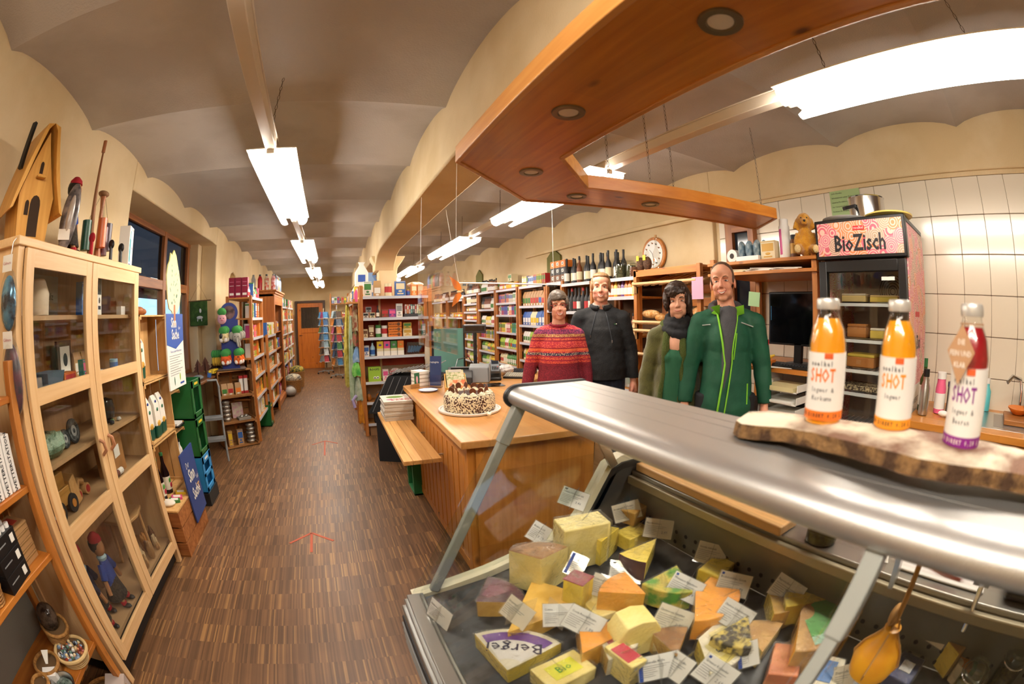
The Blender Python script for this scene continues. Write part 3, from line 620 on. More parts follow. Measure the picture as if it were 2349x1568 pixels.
card(1632, 1270, .91, 8, 'Gouda mittelalt', '1,99', 'price card reading Gouda mittelalt near the air panel', CARDB)
card(1572, 1348, .895, 20, 'Weisenauer Butterkaese', '2,29', 'price card with blue square above the orange half wheel', mark='blue')
card(1683, 1340, .90, 5, 'Bockshornklee Gouda', '1,79', 'price card reading Bockshornklee Gouda', CARDB, mark='blue')
card(1806, 1354, .92, 20, 'Appenzeller', '2,29', 'price card reading Appenzeller above the round cheese with foil')
card(1846, 1326, .925, 8, 'Ziegengouda', '', 'price card half hidden behind the Appenzeller card', CARDB)
card(1545, 1420, .87, 14, 'Chiemsee mit Steinpilzen', '2,39', 'cream price card reading Chiemsee mit Steinpilzen', CARDB)
card(1686, 1412, .89, 20, 'Chiemsee Schwarzkuemmel', '2,19', 'price card reading Chiemsee Schwarzkuemmel')
card(1340, 1427, .87, 26, 'Gouda Rucola-Pistazie', '1,99', 'price card reading Gouda Rucola-Pistazie')
card(1282, 1410, .835, 22, 'Comte', '', 'price card seen edge-on beside the Gouda Rucola-Pistazie card', yaw=40)
card(1186, 1404, .85, 8, 'Greyerzer', '', 'price card stuck in the large golden wedge', CARDB, yaw=-45)
card(1008, 1408, .77, 8, 'Almkaese', '', 'price card turned sideways in the front corner of the case', yaw=-55, tilt=-20)
card(1512, 1528, .84, -6, 'Mozzarella Rolle', '', 'blue-edged price card folded open at the bottom edge', mark='edge', yaw=20)
card(1556, 1530, .84, 10, 'Feta in Lake', '', 'plain white half of the card folded open at the bottom edge', yaw=-20, w=.06)
card(1642, 1545, .86, 22, 'Gruener Koriander', '2,69', 'price card reading Gruener Koriander at the bottom edge', mark='blue')
card(1716, 1500, .87, -28, 'Schafkaese', '', 'small blue-edged price card rotated beside the grey mullion', mark='edge', w=.05)
card(2150, 1445, .94, 6, 'Manchego', '2,69', 'cream price card reading Manchego right of the mullion', CARDB, mark='blue')
card(1935, 1555, .87, -30, 'Ziegenrolle', '', 'blank back of a price card at the foot of the mullion', CARDB, w=.05)
# ---- bark slab with three juice bottles on the silver top
bk = thing('bark_slab', 'curved slab of birch bark holding three bottles on the silver counter top', 'bottle stand', (0, 0, 0))
BKT = mat('pale birch bark', 'E2D6BE', .8, c2='7A5844', vscale=7, bump=.5, bscale=50); BKB = mat('rough inner bark', '4A3320', .95, c2='8A6840', vscale=26, bump=.9, bscale=90)
mb = MB(); N = 26; rr = random.Random(3); T = []; 
for i in range(N+1):
    t = i/N; y = .46-.74*t; arch = .034*sin(pi*min(1, max(0, t)))
    xa = .60+.02*sin(3*t*pi)+rr.uniform(-.004, .004)-.012*(t > .6)*(t-.6); xb = .745-.012*cos(5*t)+rr.uniform(-.003, .003)
    if i == 0: xa += .03; xb -= .03
    T.append([(xa, y, 1.384+arch*.55+rr.uniform(0, .003)), (xa+.006, y, 1.408+arch*.55), (xa+.05, y, 1.418+arch*.35), (xb-.03, y, 1.418+arch*.35), (xb, y, 1.40+arch*.5), (xb-.03, y, 1.386+arch*.5), (xa+.04, y, 1.388+arch*.75)])
vs = [p for s in T for p in s]
mb.add(vs, [(7*i+k, 7*i+k+1, 7*i+8+k, 7*i+7+k) for i in range(N) for k in (1, 2, 3)], BKT)
mb.add(vs, [(7*i+k, 7*i+(k+1) % 7, 7*i+7+(k+1) % 7, 7*i+7+k) for i in range(N) for k in (0, 4, 5, 6)]+[tuple(range(7)), tuple(range(7*N, 7*N+7))], BKB)
mb.build('bark', bk, smooth=30)
def juice(x, y, z, juicec, accent, flavour, footer, label, tagged=False):
    t = thing('juice_bottle', label, 'bottle', (x, y, z), group=None); t.rotation_euler = (0, 0, face(x, y)+radians(-10))
    J = mat('juice '+juicec, juicec, .25, coat=.6); R = .0345
    G = clear('bottle glass', (.97, .98, .96), 1.5, .02)
    MB().lathe([(0, .002), (R-.002, .004), (R-.002, .13), (.028, .155), (.0195, .172), (0, .172)], J, n=32).build('juice', t)
    MB().lathe([(0, 0), (R-.003, 0), (R, .004), (R, .132), (.0295, .156), (.021, .174), (.018, .183), (.018, .188)], G, n=32).build('glass', t)
    c = MB().lathe([(.0205, .186), (.0215, .188), (.0215, .2), (.0195, .2035), (0, .2045)], mat('white metal cap', 'D9D8D2', .3, .4), n=28).build('cap', t)
    LB = mat('bottle label paper', 'F1EFEA', .45); ACC = mat('label band '+accent, accent, .45)
    MB().lathe([(R+.0006, .026), (R+.0006, .118)], LB, n=40).build('label', t, smooth=60); MB().lathe([(R+.0008, .011), (R+.0008, .026)], ACC, n=40).build('footer_band', t, smooth=60)
    def arc(s, size, zz, m, sp, bold=0, off=0, sx=1):
        n = len(s); mb = MB()
        for i, ch in enumerate(s):
            if ch == ' ': continue
            a = -pi/2+(i-(n-1)/2)*sp/(R+.001)+off; v, f = glyphs(ch, size, 'CENTER', bold)
            X = Matrix.Translation(((R+.0011)*cos(a), (R+.0011)*sin(a), zz)) @ Euler((pi/2, 0, a+pi/2)).to_matrix().to_4x4(); mb.add([X @ Vector((q.x*sx, q.y, q.z)) for q in v], f, m)
        mb.build('lettering', t, smooth=0)
    arc('voelkel', .0115, .101, INK, .0062, .0002, -.1, .8); arc('SHOT', .03, .082, mat('print '+accent, accent, .5), .0128, .0006, -.05, .58)
    HW = mat('handwriting', '4A4A4E', .6)
    for i, w in enumerate(flavour): arc(w, .011, .06-.0135*i, HW, .0055, sx=.85)
    arc(footer, .009, .0185, mat('footer print', 'F0E6D8', .5) if tagged else INK, .0053, .0002, sx=.8)
    # small certification flag
    a = -pi/2+.25; mb = MB(); mb.add([((R+.0012)*cos(a+k*.11), (R+.0012)*sin(a+k*.11), zz) for k in (-2, -1, 0, 1, 2) for zz in (.109, .118)], [(2*i, 2*i+1, 2*i+3, 2*i+2) for i in range(4)], mat('orange flag', 'E0602A', .5)); mb.build('label_flag', t)
    if tagged:
        k = MB().prism([(0, -.042), (.027, .002), (0, .038), (-.027, .002)], -.0005, .0005, mat('kraft tag', 'B98F68', .8), 'y').build('hang_tag', t, (-.012, -R-.004, .138), (radians(-6), 0, radians(-14)))
        for i, w in enumerate(('DIE', 'FEIN UND', 'KLAR')): text(w, k, (0, -.0012, .014-.015*i), (pi/2, 0, 0), .0095, mat('tag print', 'EDE2D2', .6), bold=.0003)
        MB().tube([(.022*cos(a), .022*sin(a), .176) for a in [2*pi*q/16 for q in range(17)]], .001, MATS['kraft tag'], 4).build('tag_string', t)
    return t
juice(.69, .304, 1.421, 'F2A01C', 'F07A22', ['Ingwer &', 'Kurkuma'], 'BIO DIREKT 0,28 L', 'orange ginger shot bottle, leftmost on the bark slab, orange footer band')
juice(.719, .173, 1.421, 'F4A414', 'F39A1E', ['Ingwer'], 'BIO DIREKT 0,28 L', 'middle juice shot bottle on the bark slab with amber band')
juice(.696, .032, 1.418, '9C1420', '8A1E8C', ['Ingwer &', 'Beeren'], 'BIO DIREKT 0,28 L', 'red berry shot bottle with kraft paper tag, rightmost on the bark slab', True)
# ------------------------------------------------------------ wooden sales counter
TOPW = wood('beech counter top', 'DDA25C', 'CF8F48', 1, .35, coat=.25, strip=.13, scale=.8); FRONT = wood('oiled counter front', 'D6903E', 'BC7628', 2, .42, knots=.6, strip=.12)
SLT = wood('counter slat', 'D08A3A', 'B47026', 2, .42, knots=.6); PUR = mat('violet painted recess', '5E4358', .7)
ct = thing('sales_counter', 'beech topped sales counter with slatted wooden front and violet gaps', 'counter', (0, 0, 0))
zt = .93
mb = MB(); mb.prism([(.62, 2.1), (1.44, 2.04), (1.53, 2.1), (1.53, 3.5), (2.3, 4.15), (2.1, 4.75), (1.2, 4.25), (.64, 4.05)], zt-.042, zt, TOPW); mb.build('counter_top', ct, bevel=.005)
mb = MB(); mb.prism([(.70, 2.2), (1.487, 2.15), (1.487, 3.48), (2.2, 4.1), (2.0, 4.6), (1.2, 4.15), (.72, 3.95)], 0.02, zt-.042, FRONT); mb.build('counter_body', ct, bevel=.002)
MB().box(.672, .703, 2.18, 3.97, .795, .885, SLT).build('front_rail', ct, bevel=.003)
MB().box(.690, .699, 2.22, 3.94, .04, .8, PUR).build('violet_backing', ct); MB().box(.672, .703, 2.18, 3.97, .03, .1, SLT).build('plinth_rail', ct, bevel=.003)
MB().box(.671, .72, 2.17, 2.235, .02, .885, SLT).build('corner_post', ct, bevel=.003)
s0 = MB().box(-.011, .013, -.048, .048, .1, .795, SLT)
so = None
for i in range(14):
    y = 2.3+.122*i
    if so is None: so = s0.build('slat', ct, (.685, y, 0), bevel=.003)
    else: q = so.copy(); COL.objects.link(q); q.location = (.685, y, 0)
MB().box(.715, 1.485, 2.147, 2.16, .1, .885, FRONT).build('end_panel', ct)
# bag shelf (bench board) on brackets along the customer side
bs = thing('bag_shelf', 'narrow planked wooden shelf on metal rods along the counter front', 'shelf', (0, 0, .70))
BEN = wood('pale bench board', 'D8A767', 'BF8A49', 1, .4, knots=.4)
for i, x in enumerate((.375, .437, .499, .561)): MB().box(x, x+.06, 2.55, 4.02, -.028, 0, BEN).build('plank', bs, bevel=.002)
for y in (2.72, 3.3, 3.85): MB().bar((.45, y, -.034), (.69, y, -.034), .012, .012, STEEL).build('bracket_rod', bs)
MB().tube([(.43, 2.62, -.03), (.43, 2.62, -.05), (.44, 2.62, -.06), (.45, 2.62, -.05)], .003, BLACK, 6).build('bag_hook', bs)
mb = MB().box(-.04, .04, -.02, .02, 0, .5, mat('green plastic', '1E6B3C', .45)).box(-.04, .04, .25, .29, 0, .5, MATS['green plastic']).box(-.04, .04, -.02, .29, 0, .02, MATS['green plastic'])
mb.build('bottle_crate', None, (.64, 3.6, 0), label='green plastic crate standing on the floor under the bag shelf', cat='crate', bevel=.004)
# magazine stack
W16 = 'first second third fourth fifth sixth seventh eighth ninth tenth eleventh twelfth thirteenth fourteenth fifteenth sixteenth'.split()
rr = random.Random(5); COV = mat('magazine cover', 'E4E0D6', .3); PG = mat('magazine pages', 'B9AFA0', .7); CG2 = mat('salad green print', '6E8F3E', .4); CR = mat('red print', 'B5263A', .4); CPk = mat('pink print', 'C96BA0', .4)
for k in range(16):
    l = 'magazine on top of the stack with green salad cover' if k == 15 else None
    o = MB().box(-.125, .125, -.16, .16, 0, .0092, PG).box(-.125, .126, -.161, .16, .0092, .0104, COV); x, y = .525+rr.uniform(-.004, .004), 3.78+rr.uniform(-.004, .004)
    if k == 15:
        m = thing('magazine', l, 'magazine', (x, y, .7005+.0106*k)); o.build('magazine_block', m)
        MB().ell((.0, .05, .0107), (.08, .05, .0006), CG2).ell((-.06, -.06, .0107), (.03, .022, .0006), CPk).build('cover_picture', m)
        text('SCHROT', m, (.04, -.06, .0115), (0, 0, 0), .05, CR, bold=.001); text('& KORN', m, (.04, -.1, .0115), (0, 0, 0), .05, CR, bold=.001)
    else: o.build('magazine', None, (x, y, .7005+.0106*k), (0, 0, rr.uniform(-.02, .02)), label=f'grey-edged magazine in the stack, {W16[k]} up from the bag shelf', cat='magazine', group='magazines stacked on the bag shelf')
# cake
CK = thing('cake', 'round cream cake with chocolate sprinkles and upright chocolate discs on top', 'cake', (.905, 2.82, zt))
def cakemat():
    m = bpy.data.materials.new('cream with sprinkles'); m.use_nodes = True; nt = m.node_tree; b = nt.nodes['Principled BSDF']; b.inputs['Roughness'].default_value = .5
    tc = nt.nodes.new('ShaderNodeTexCoord'); n = nt.nodes.new('ShaderNodeTexNoise'); n.inputs['Scale'].default_value = 95; n.inputs['Detail'].default_value = 2
    n2 = nt.nodes.new('ShaderNodeTexNoise'); n2.inputs['Scale'].default_value = 18
    nt.links.new(tc.outputs['Object'], n.inputs['Vector']); nt.links.new(tc.outputs['Object'], n2.inputs['Vector'])
    a = nt.nodes.new('ShaderNodeMath'); a.operation = 'MULTIPLY_ADD'; nt.links.new(n2.outputs[0], a.inputs[0]); a.inputs[1].default_value = .35; nt.links.new(n.outputs[0], a.inputs[2])
    r = nt.nodes.new('ShaderNodeValToRGB'); r.color_ramp.elements[0].position = .68; r.color_ramp.elements[1].position = .695
    r.color_ramp.elements[0].color = (*lin('EBDDB8'), 1); r.color_ramp.elements[1].color = (*lin('4A2416'), 1); nt.links.new(a.outputs[0], r.inputs[0]); nt.links.new(r.outputs[0], b.inputs['Base Color']); return m
CMm = cakemat(); CREAMW = mat('whipped cream', 'F0E6C8', .5); CHOC = mat('milk chocolate', '6B3A22', .35); CHD = mat('dark chocolate shavings', '3E2015', .6, bump=1, bscale=120)
MB().lathe([(0, 0), (.2, 0), (.215, .004), (.218, .016), (.205, .018), (.2, .012), (0, .012)], mat('white cake plate', 'F0EEE8', .3), n=48).build('cake_plate', CK)
R_ = .178
MB().lathe([(R_, .013), (R_+.002, .03), (R_, .105), (R_-.012, .122), (R_-.05, .124), (0, .122)], CMm, n=64).build('cake_body', CK)
MB().lathe([(0, .123), (.09, .126), (.1, .123)], CHD, n=32).build('chocolate_shavings', CK)
for i in range(14):
    a = 2*pi*i/14+.1; c = (cos(a)*.138, sin(a)*.138)
    MB().lathe([(0, 0), (.026, 0), (.027, .006), (.018, .012), (.02, .015), (.008, .022), (0, .028)], CREAMW, (c[0], c[1], .122), 12).build('cream_rosette', CK)
    h = .024; mb = MB(); P = [(h*cos(t), h*sin(t)) for t in [2*pi*k/20 for k in range(20)]]
    mb.prism(P, -.0025, .0025, CHOC, 'y'); mb.build('chocolate_disc', CK, (c[0]*.93, c[1]*.93, .152+.004*sin(5*i)), (radians(rr.uniform(-14, 14)), 0, a+radians(rr.choice((60, 90, 120, 20)))), bevel=.001)
MB().tube([(.19, -.1, .02), (.2, -.08, .03), (.195, -.05, .026), (.18, -.07, .03), (.19, -.1, .02)], .009, mat('ivory bow', 'EFE3C6', .4), 8).build('cake_bow', CK, (-.08, -.1, 0), (0, 0, -.5))
# plate, card holder, stone, card box
PL = thing('plate', 'white enamel plate with a blue rim on the counter', 'plate', (.80, 3.66, zt))
MB().lathe([(0, .004), (.055, .004), (.06, .002), (.085, .014), (.087, .016), (.06, .008), (0, .007)], mat('white enamel', 'ECEDEF', .2), n=36).build('plate_body', PL); MB().tube([(.0865*cos(2*pi*k/40), .0865*sin(2*pi*k/40), .0155) for k in range(41)], .0022, mat('blue enamel rim', '2A3A86', .3), 6, cap=False).build('rim', PL)
h = thing('card_holder', 'small wooden block holding a green painted card at the counter corner', 'card holder', (.715, 3.86, zt), .5)
MB().box(-.035, .035, -.012, .012, 0, .04, wood('beech block', 'B98A55', '9A6D3C', 0)).box(.03, .055, -.012, .03, 0, .04, MATS['beech block']).build('holder_block', h, bevel=.003)
MB().cb((.035, 0, .085), (.06, .002, .105), mat('green painted card', '2F6B4C', .5)).build('card', h); MB().ell((.035, -.002, .075), (.012, .001, .035), mat('pink tulip print', 'E3A7B4', .5)).build('flower_print', h)
st = MB().ell((0, 0, .014), (.03, .02, .014), mat('painted pebble', 'C9B49A', .6, c2='A5583E', vscale=50), 16, 10); st.build('pebble', None, (.90, 3.27, zt), (0, 0, .3), label='small pale pebble painted with red beside the cake', cat='pebble')
bx = thing('postcard_box', 'light wooden box of postcards with a blank white card clipped above', 'box', (.99, 3.44, zt), -.2)
BXW = mat('maple box', 'E0A754', .45); CDS = mat('postcard edges', 'D8C7A6', .6, c2='8F9A5E', vscale=40)
mb = MB(); mb.box(-.09, .09, -.085, -.075, 0, .07, BXW).box(-.09, .09, .1, .11, 0, .16, BXW)
for x in (-.09, .082): mb.prism([(-.085, 0), (.11, 0), (.11, .16), (-.085, .07)], x, x+.008, BXW, 'x')
mb.box(-.09, .09, -.085, .11, 0, .008, BXW); mb.build('box_body', bx, bevel=.001)
for i in range(9):
    MB().cb((0, -.06+.018*i, .075+.008*i), (.15, .002, .12), CDS if i else mat('dragonfly postcard', 'C9BC93', .5, c2='C8602A', vscale=25), Euler((radians(-35), 0, 0)).to_matrix()).build('postcard', bx)
MB().box(-.055, .055, .085, .087, .15, .195, PAPER).build('blank_card', bx); MB().cb((0, -.0865, .03), (.018, .001, .014), PAPER).build('price_sticker', bx)
# brochures in an acrylic holder and booklets
br = thing('brochure_holder', 'clear acrylic holder with tall blue recipe leaflets on the counter', 'leaflet holder', (.915, 3.84, zt), -.5)
MB().box(-.06, .06, -.045, -.042, 0, .12, PLEXI).box(-.06, .06, .03, .033, 0, .2, PLEXI).box(-.06, -.057, -.045, .033, 0, .12, PLEXI).box(.057, .06, -.045, .033, 0, .12, PLEXI).box(-.06, .06, -.045, .033, 0, .003, PLEXI).build('acrylic_holder', br)
lf = MB().cb((0, 0, .14), (.105, .012, .27), mat('blue leaflet', '2B3C66', .3), Euler((radians(-8), 0, 0)).to_matrix()); lf.build('leaflet', br, (0, .005, .01))
MB().cb((0, -.009, .085), (.1, .002, .14), mat('vegetable photo print', 'B9C07A', .35, c2='C25A34', vscale=28), Euler((radians(-8), 0, 0)).to_matrix()).build('leaflet_picture', br)
text('rezepte', br, (0, -.03, .235), (radians(82), 0, 0), .028, PAPER)
for i in range(12): MB().box(-.055, .055, -.08, .08, 0, .0115, PAPER if i % 3 else PG).build('booklet', None, (.80, 3.99, zt+.012*i), (0, 0, .3+rr.uniform(-.03, .03)), label=f'white booklet behind the leaflet holder, {W16[i]} up from the counter', cat='booklet', group='white booklets piled behind the leaflet holder')
# black folded newspaper rack behind the counter end
rk = thing('newspaper_rack', 'black folded newspaper rack packed with grey papers beside the counter end', 'rack', (.78, 4.62, 0), -.45)
BLK = mat('black pleated fabric', '18181B', .8)
mb = MB(); mb.prism([(-.42, .55), (.3, .55), (.42, .96), (-.16, .96)], -.17, .17, BLK, 'y'); mb.box(-.34, .2, -.14, .14, 0, .55, BLK); mb.build('rack_body', rk)
for i in range(9): MB().bar((-.36+.08*i+.0, -.172, .57), (-.17+.075*i, -.172, .95), .003, .004, GREY).build('pleat_line', rk)
NP = mat('grey newspapers', '9A9A98', .6, c2='6C6D70', vscale=30)
for i in range(11): MB().cb((-.14+.052*i, 0, .985+.009*i), (.06, .33, .008), NP, Euler((0, radians(-26), 0)).to_matrix()).build('newspaper', rk)
# till: printer, receipt scanner, card terminal, keyboards, tray, pole display
pr = thing('receipt_printer', 'black sloped receipt printer with a green light on the counter', 'printer', (1.2, 4.0, zt), -.35)
MB().prism([(-.13, 0), (.13, 0), (.13, .13), (.02, .15), (-.13, .07)], -.12, .12, mat('dark grey printer', '2E2F31', .45), 'x').build('printer_body', pr, bevel=.008)
MB().box(-.09, .09, -.02, .06, .135, .15, BLACK).build('paper_cover', pr, bevel=.004); MB().ell((.05, -.11, .085), (.006, .004, .006), mat('green light', '3BE35A', .4, emit=('3BE35A', 2))).build('status_light', pr)
sc = thing('label_printer', 'grey silver label printer right of the black receipt printer', 'printer', (1.4, 4.0, zt), -.4)
MB().prism([(-.12, 0), (.12, 0), (.12, .1), (.06, .17), (-.1, .15)], -.1, .1, mat('grey printer shell', '84888A', .45), 'x').build('printer_body', sc, bevel=.01); MB().cb((.1, -.03, .1), (.01, .2, .17), GREY).build('side_plate', sc, bevel=.003)
te = thing('card_terminal', 'black card payment terminal on a sloped stand on the counter', 'terminal', (1.58, 4.05, zt), -.35)
MB().prism([(-.11, 0), (.11, 0), (.11, .09), (-.11, .03)], -.06, .06, BLACK, 'x').build('terminal_stand', te, bevel=.01)
MB().cb((0, .02, .12), (.09, .2, .035), mat('terminal shell', '6C7278', .4), Euler((radians(24), 0, 0)).to_matrix()).build('terminal_body', te, bevel=.006)
MB().cb((0, .07, .165), (.07, .06, .002), mat('terminal screen', '1A2430', .15), Euler((radians(24), 0, 0)).to_matrix()).build('screen', te)
mb = MB(); [mb.cb((-.025+.017*i, -.01-.02*j, .128-.009*j), (.012, .013, .006), mat('key red', 'C8452F', .5) if (i, j) == (3, 0) else DARK) for i in range(4) for j in range(3)]; mb.build('keypad', te)
pw_ = MB(); rr2 = random.Random(9)
pw_.ell((0, 0, .06), (.09, .07, .055), mat('crumpled tissue', 'E6E0DC', .8, bump=1, bscale=40), 24, 16); o = pw_.build('tissue_heap', None, (1.78, 4.25, zt), label='heap of crumpled white tissue paper beside the terminal', cat='tissue')
for v in o.data.vertices: v.co += Vector((rr2.uniform(-1, 1), rr2.uniform(-1, 1), rr2.uniform(-1, 1)))*.009
for n_, (x, y, rz, l) in enumerate(((1.83, 4.02, -.65, 'nearer till keyboard with beige keys on the counter arm'), (2.0, 4.3, -.65, 'farther black till keyboard with dark keys on the counter arm'))):
    k = thing('till_keyboard', l, 'keyboard', (x, y, zt), rz); MB().prism([(-.08, 0), (.08, 0), (.08, .04), (-.08, .02)], -.15, .15, BLACK, 'x').build('keyboard_body', k, bevel=.004)
    KM = mat('beige keys', 'B7B2A2', .5) if n_ == 0 else mat('dark keys', '2F3238', .5)
    mb = MB(); [mb.cb((-.132+.022*i, -.062+.021*j, .026+.0026*j), (.018, .017, .008), KM) for i in range(13) for j in range(7)]; mb.build('keys', k)
tr = MB().cb((0, 0, .004), (.3, .18, .004), clear('smoked desk mat', (.35, .36, .38), 1.5)).build('desk_mat', None, (1.37, 3.72, zt), (0, 0, -.1), label='smoky transparent change mat on the counter behind the cake', cat='mat')
pd = thing('pole_display', 'black customer display on a tall pole above the till', 'display', (1.5, 4.42, zt), -.35)
MB().cyl((0, 0, 0), .05, .015, BLACK, 20).cyl((0, 0, 0), .02, .46, BLACK, 16).build('pole', pd); MB().cb((0, 0, .5), (.24, .05, .09), mat('display housing', '3A3B3D', .4), Euler((radians(14), 0, 0)).to_matrix()).build('display_head', pd, bevel=.008)
MB().cb((0, -.03, .505), (.2, .004, .05), mat('display window', '15181B', .1), Euler((radians(14), 0, 0)).to_matrix()).build('display_window', pd)
cb_ = MB().tube([(1.18, 4.1, zt+.13), (1.25, 4.25, zt+.2), (1.4, 4.35, zt+.21), (1.48, 4.4, zt+.1)], .005, BLACK, 6).build('cable', None, label='black cable looping from the receipt printer to the pole', cat='cable')
# teal standing board behind the till and a pale column-shaped dispenser
MB().box(-.18, .18, -.01, .01, 0, 1.42, mat('teal glass board', '6FA59A', .25)).box(-.2, -.18, -.02, .02, 0, 1.46, BLACK).box(.18, .2, -.02, .02, 0, 1.46, BLACK).build('teal_board', None, (1.36, 5.0, 0), (0, 0, -.1), label='pale teal upright board with black edges behind the till', cat='board')
MB().lathe([(.05, 0), (.045, .9), (.03, .92), (.028, 1.05), (.035, 1.08), (.03, 1.2), (.02, 1.3), (.024, 1.34), (0, 1.38)], mat('ivory turned pole', 'C9BBA6', .5), n=16).build('pole_stand', None, (1.10, 5.0, 0), label='ivory turned pole standing behind the counter leaflets', cat='pole')
# acrylic spit screens on threads, binder clips and a paper crane
sp = thing('acrylic_screen', 'hanging clear acrylic screen along the customer edge of the counter', 'screen', (0, 0, 0))
MB().prism([(.645, 2.2), (.651, 2.2), (.625, 3.1), (.619, 3.1)], 1.38, 1.93, PLEXI).build('acrylic_sheet', sp); MB().tube([(.648, 2.2, 1.93), (.648, 2.2, 2.44)], .0012, PAPER, 4).build('thread', sp); MB().tube([(.622, 3.0, 1.93), (.622, 3.0, 2.44)], .0012, PAPER, 4).build('thread', sp)
s2 = thing('acrylic_screen', 'clear acrylic screen hung from a white rod over the till', 'screen', (0, 0, 0))
MB().box(1.04, 1.93, 3.4, 3.405, 1.25, 1.83, PLEXI).build('acrylic_sheet', s2); MB().tube([(1.0, 3.4, 1.845), (1.97, 3.4, 1.84)], .007, mat('white rod', 'E8E2DC', .4), 10).build('rod', s2)
MB().tube([(1.02, 3.4, 1.85), (.9, 3.35, 2.44)], .0012, PAPER, 4).build('thread', s2); MB().tube([(1.9, 3.4, 1.85), (1.9, 3.4, 2.86)], .0012, PAPER, 4).build('thread', s2)
for i, x in enumerate((1.07, 1.12, 1.80, 1.86, 1.89, 1.92)):
    c = thing('binder_clip', ['black binder clip leftmost on the rod of the till screen', 'second black binder clip from the crane on the rod', 'black binder clip nearest the middle of the rod end', 'black binder clip second from the rod end group start', 'black binder clip last but one at the rod end', 'black binder clip at the very end of the rod'][i], 'clip', (x, 3.4, 1.835))
    MB().prism([(-.008, -.012), (.008, -.012), (.002, .012), (-.002, .012)], -.013, .013, BLACK, 'x').build('clip_body', c); MB().tube([(-.007, 0, .01), (-.007, 0, .03), (.007, 0, .03), (.007, 0, .01)], .0012, CHROME, 5).build('clip_wire', c)
cr = thing('paper_bird', 'orange paper bird with folded wings hanging at the corner of the till screen', 'ornament', (1.0, 3.35, 1.77), rot=(0, 0, -.2))
OR = mat('orange felt paper', 'E07B22', .6)
for s, a in ((1, 0), (-1, 1)):
    mb = MB(); P = [(0.015, 0), (.03, s*.03), (.01, s*.075), (-.07, s*.11+.02), (-.045, s*.06+.01), (-.03, s*.03)] if s > 0 else [(0.015, 0), (.03, -.03), (.0, -.08), (-.05, -.12), (-.04, -.06), (-.02, -.02)]
    mb.prism(P if s > 0 else P[::-1], -.0015, .0015, OR, 'y'); mb.build('wing', cr, smooth=0)
MB().ell((.01, 0, 0), (.022, .01, .01), mat('pale bird body', 'D8B98A', .6)).ell((.035, 0, .008), (.01, .008, .008), MATS['pale bird body']).build('bird_body', cr); MB().tube([(0, 0, .01), (0, .02, .06)], .0008, PAPER, 4).build('thread', cr)
# ------------------------------------------------------------ people
from mathutils.bvhtree import BVHTree
def blob(mb, voxel, smooth=6, m=None, cut=None, noise=0, seed=0, nscale=9):
    """union of overlapping shapes grown into one continuous skin"""
    me = bpy.data.meshes.new('tmp'); me.from_pydata(mb.v, [], mb.f)
    bm = bmesh.new(); bm.from_mesh(me); bmesh.ops.recalc_face_normals(bm, faces=bm.faces); bm.to_mesh(me); bm.free()
    o = bpy.data.objects.new('tmp', me); COL.objects.link(o)
    r = o.modifiers.new('r', 'REMESH'); r.mode = 'VOXEL'; r.voxel_size = voxel
    s = o.modifiers.new('s', 'SMOOTH'); s.iterations = smooth; s.factor = .6
    dg = bpy.context.evaluated_depsgraph_get(); dg.update(); out = bpy.data.meshes.new_from_object(o.evaluated_get(dg))
    bpy.data.objects.remove(o)
    if noise:
        from mathutils import noise as nz
        for v in out.vertices:
            q = v.co*nscale+Vector((seed, 0, 0)); v.co += v.normal*noise*(nz.noise(q)+.5*nz.noise(q*2.3))
    if cut:
        bm = bmesh.new(); bm.from_mesh(out)
        for pc, pn in cut: bmesh.ops.bisect_plane(bm, geom=bm.verts[:]+bm.edges[:]+bm.faces[:], plane_co=pc, plane_no=pn, clear_outer=True)
        bm.to_mesh(out); bm.free()
    out.polygons.foreach_set('use_smooth', [True]*len(out.polygons))
    if m: out.materials.clear(); out.materials.append(m)
    return out
def place(me, name, parent, label=None):
    me.name = name; o = bpy.data.objects.new(name, me); COL.objects.link(o); o.parent = parent
    if label: o['label'] = label
    return o
def bvh(me): return BVHTree.FromPolygons([v.co for v in me.vertices], [tuple(p.vertices) for p in me.polygons])
def front(b, x, z, off=.002):
    h = b.ray_cast(Vector((x, -2, z)), Vector((0, 1, 0)))[0]
    return Vector((x, (h.y if h else -.1)-off, z))
DUM = WHITE
def limb(mb, pts, rs, n=14): mb.tube(pts, rs, DUM, n)
    
def hand(mb, w, side, s=1.0, fwd=.02, curl=.25):
    """hand hanging from wrist w; side +1 = viewer's right; palm towards the thigh"""
    w = Vector(w); mb.tube([w+Vector((0, 0, .02)), w, w+Vector((0, -.004, -.035*s)), w+Vector((0, -.006, -.075*s)), w+Vector((0, -.006, -.092*s))], [.024*s, .024*s, .031*s, .036*s, .03*s], DUM, 12, sq=.0+1)
    for i, (oy, L) in enumerate(((-.031, .072), (-.0095, .082), (.013, .076), (.034, .06))):
        a = w+Vector((0, oy*s-.006, -.08*s)); c1 = a+Vector((-side*.006, oy*.1, -L*.5*s)); c2 = c1+Vector((-side*(.012+curl*.06), oy*.05, -L*.42*s))
        mb.tube([a+Vector((0, 0, .03)), a, c1, c2, c2+Vector((-side*.003, 0, -.004))], [.011*s, .0102*s, .0092*s, .008*s, .0045*s], DUM, 8)
    t = w+Vector((-side*.002, -.026*s, -.03*s)); mb.tube([t+Vector((0, .02, .01)), t, t+Vector((-side*.012, -.03*s, -.035*s)), t+Vector((-side*.02, -.036*s, -.064*s)), t+Vector((-side*.021, -.036*s, -.068*s))], [.014*s, .014*s, .0115*s, .0095*s, .005*s], DUM, 8)
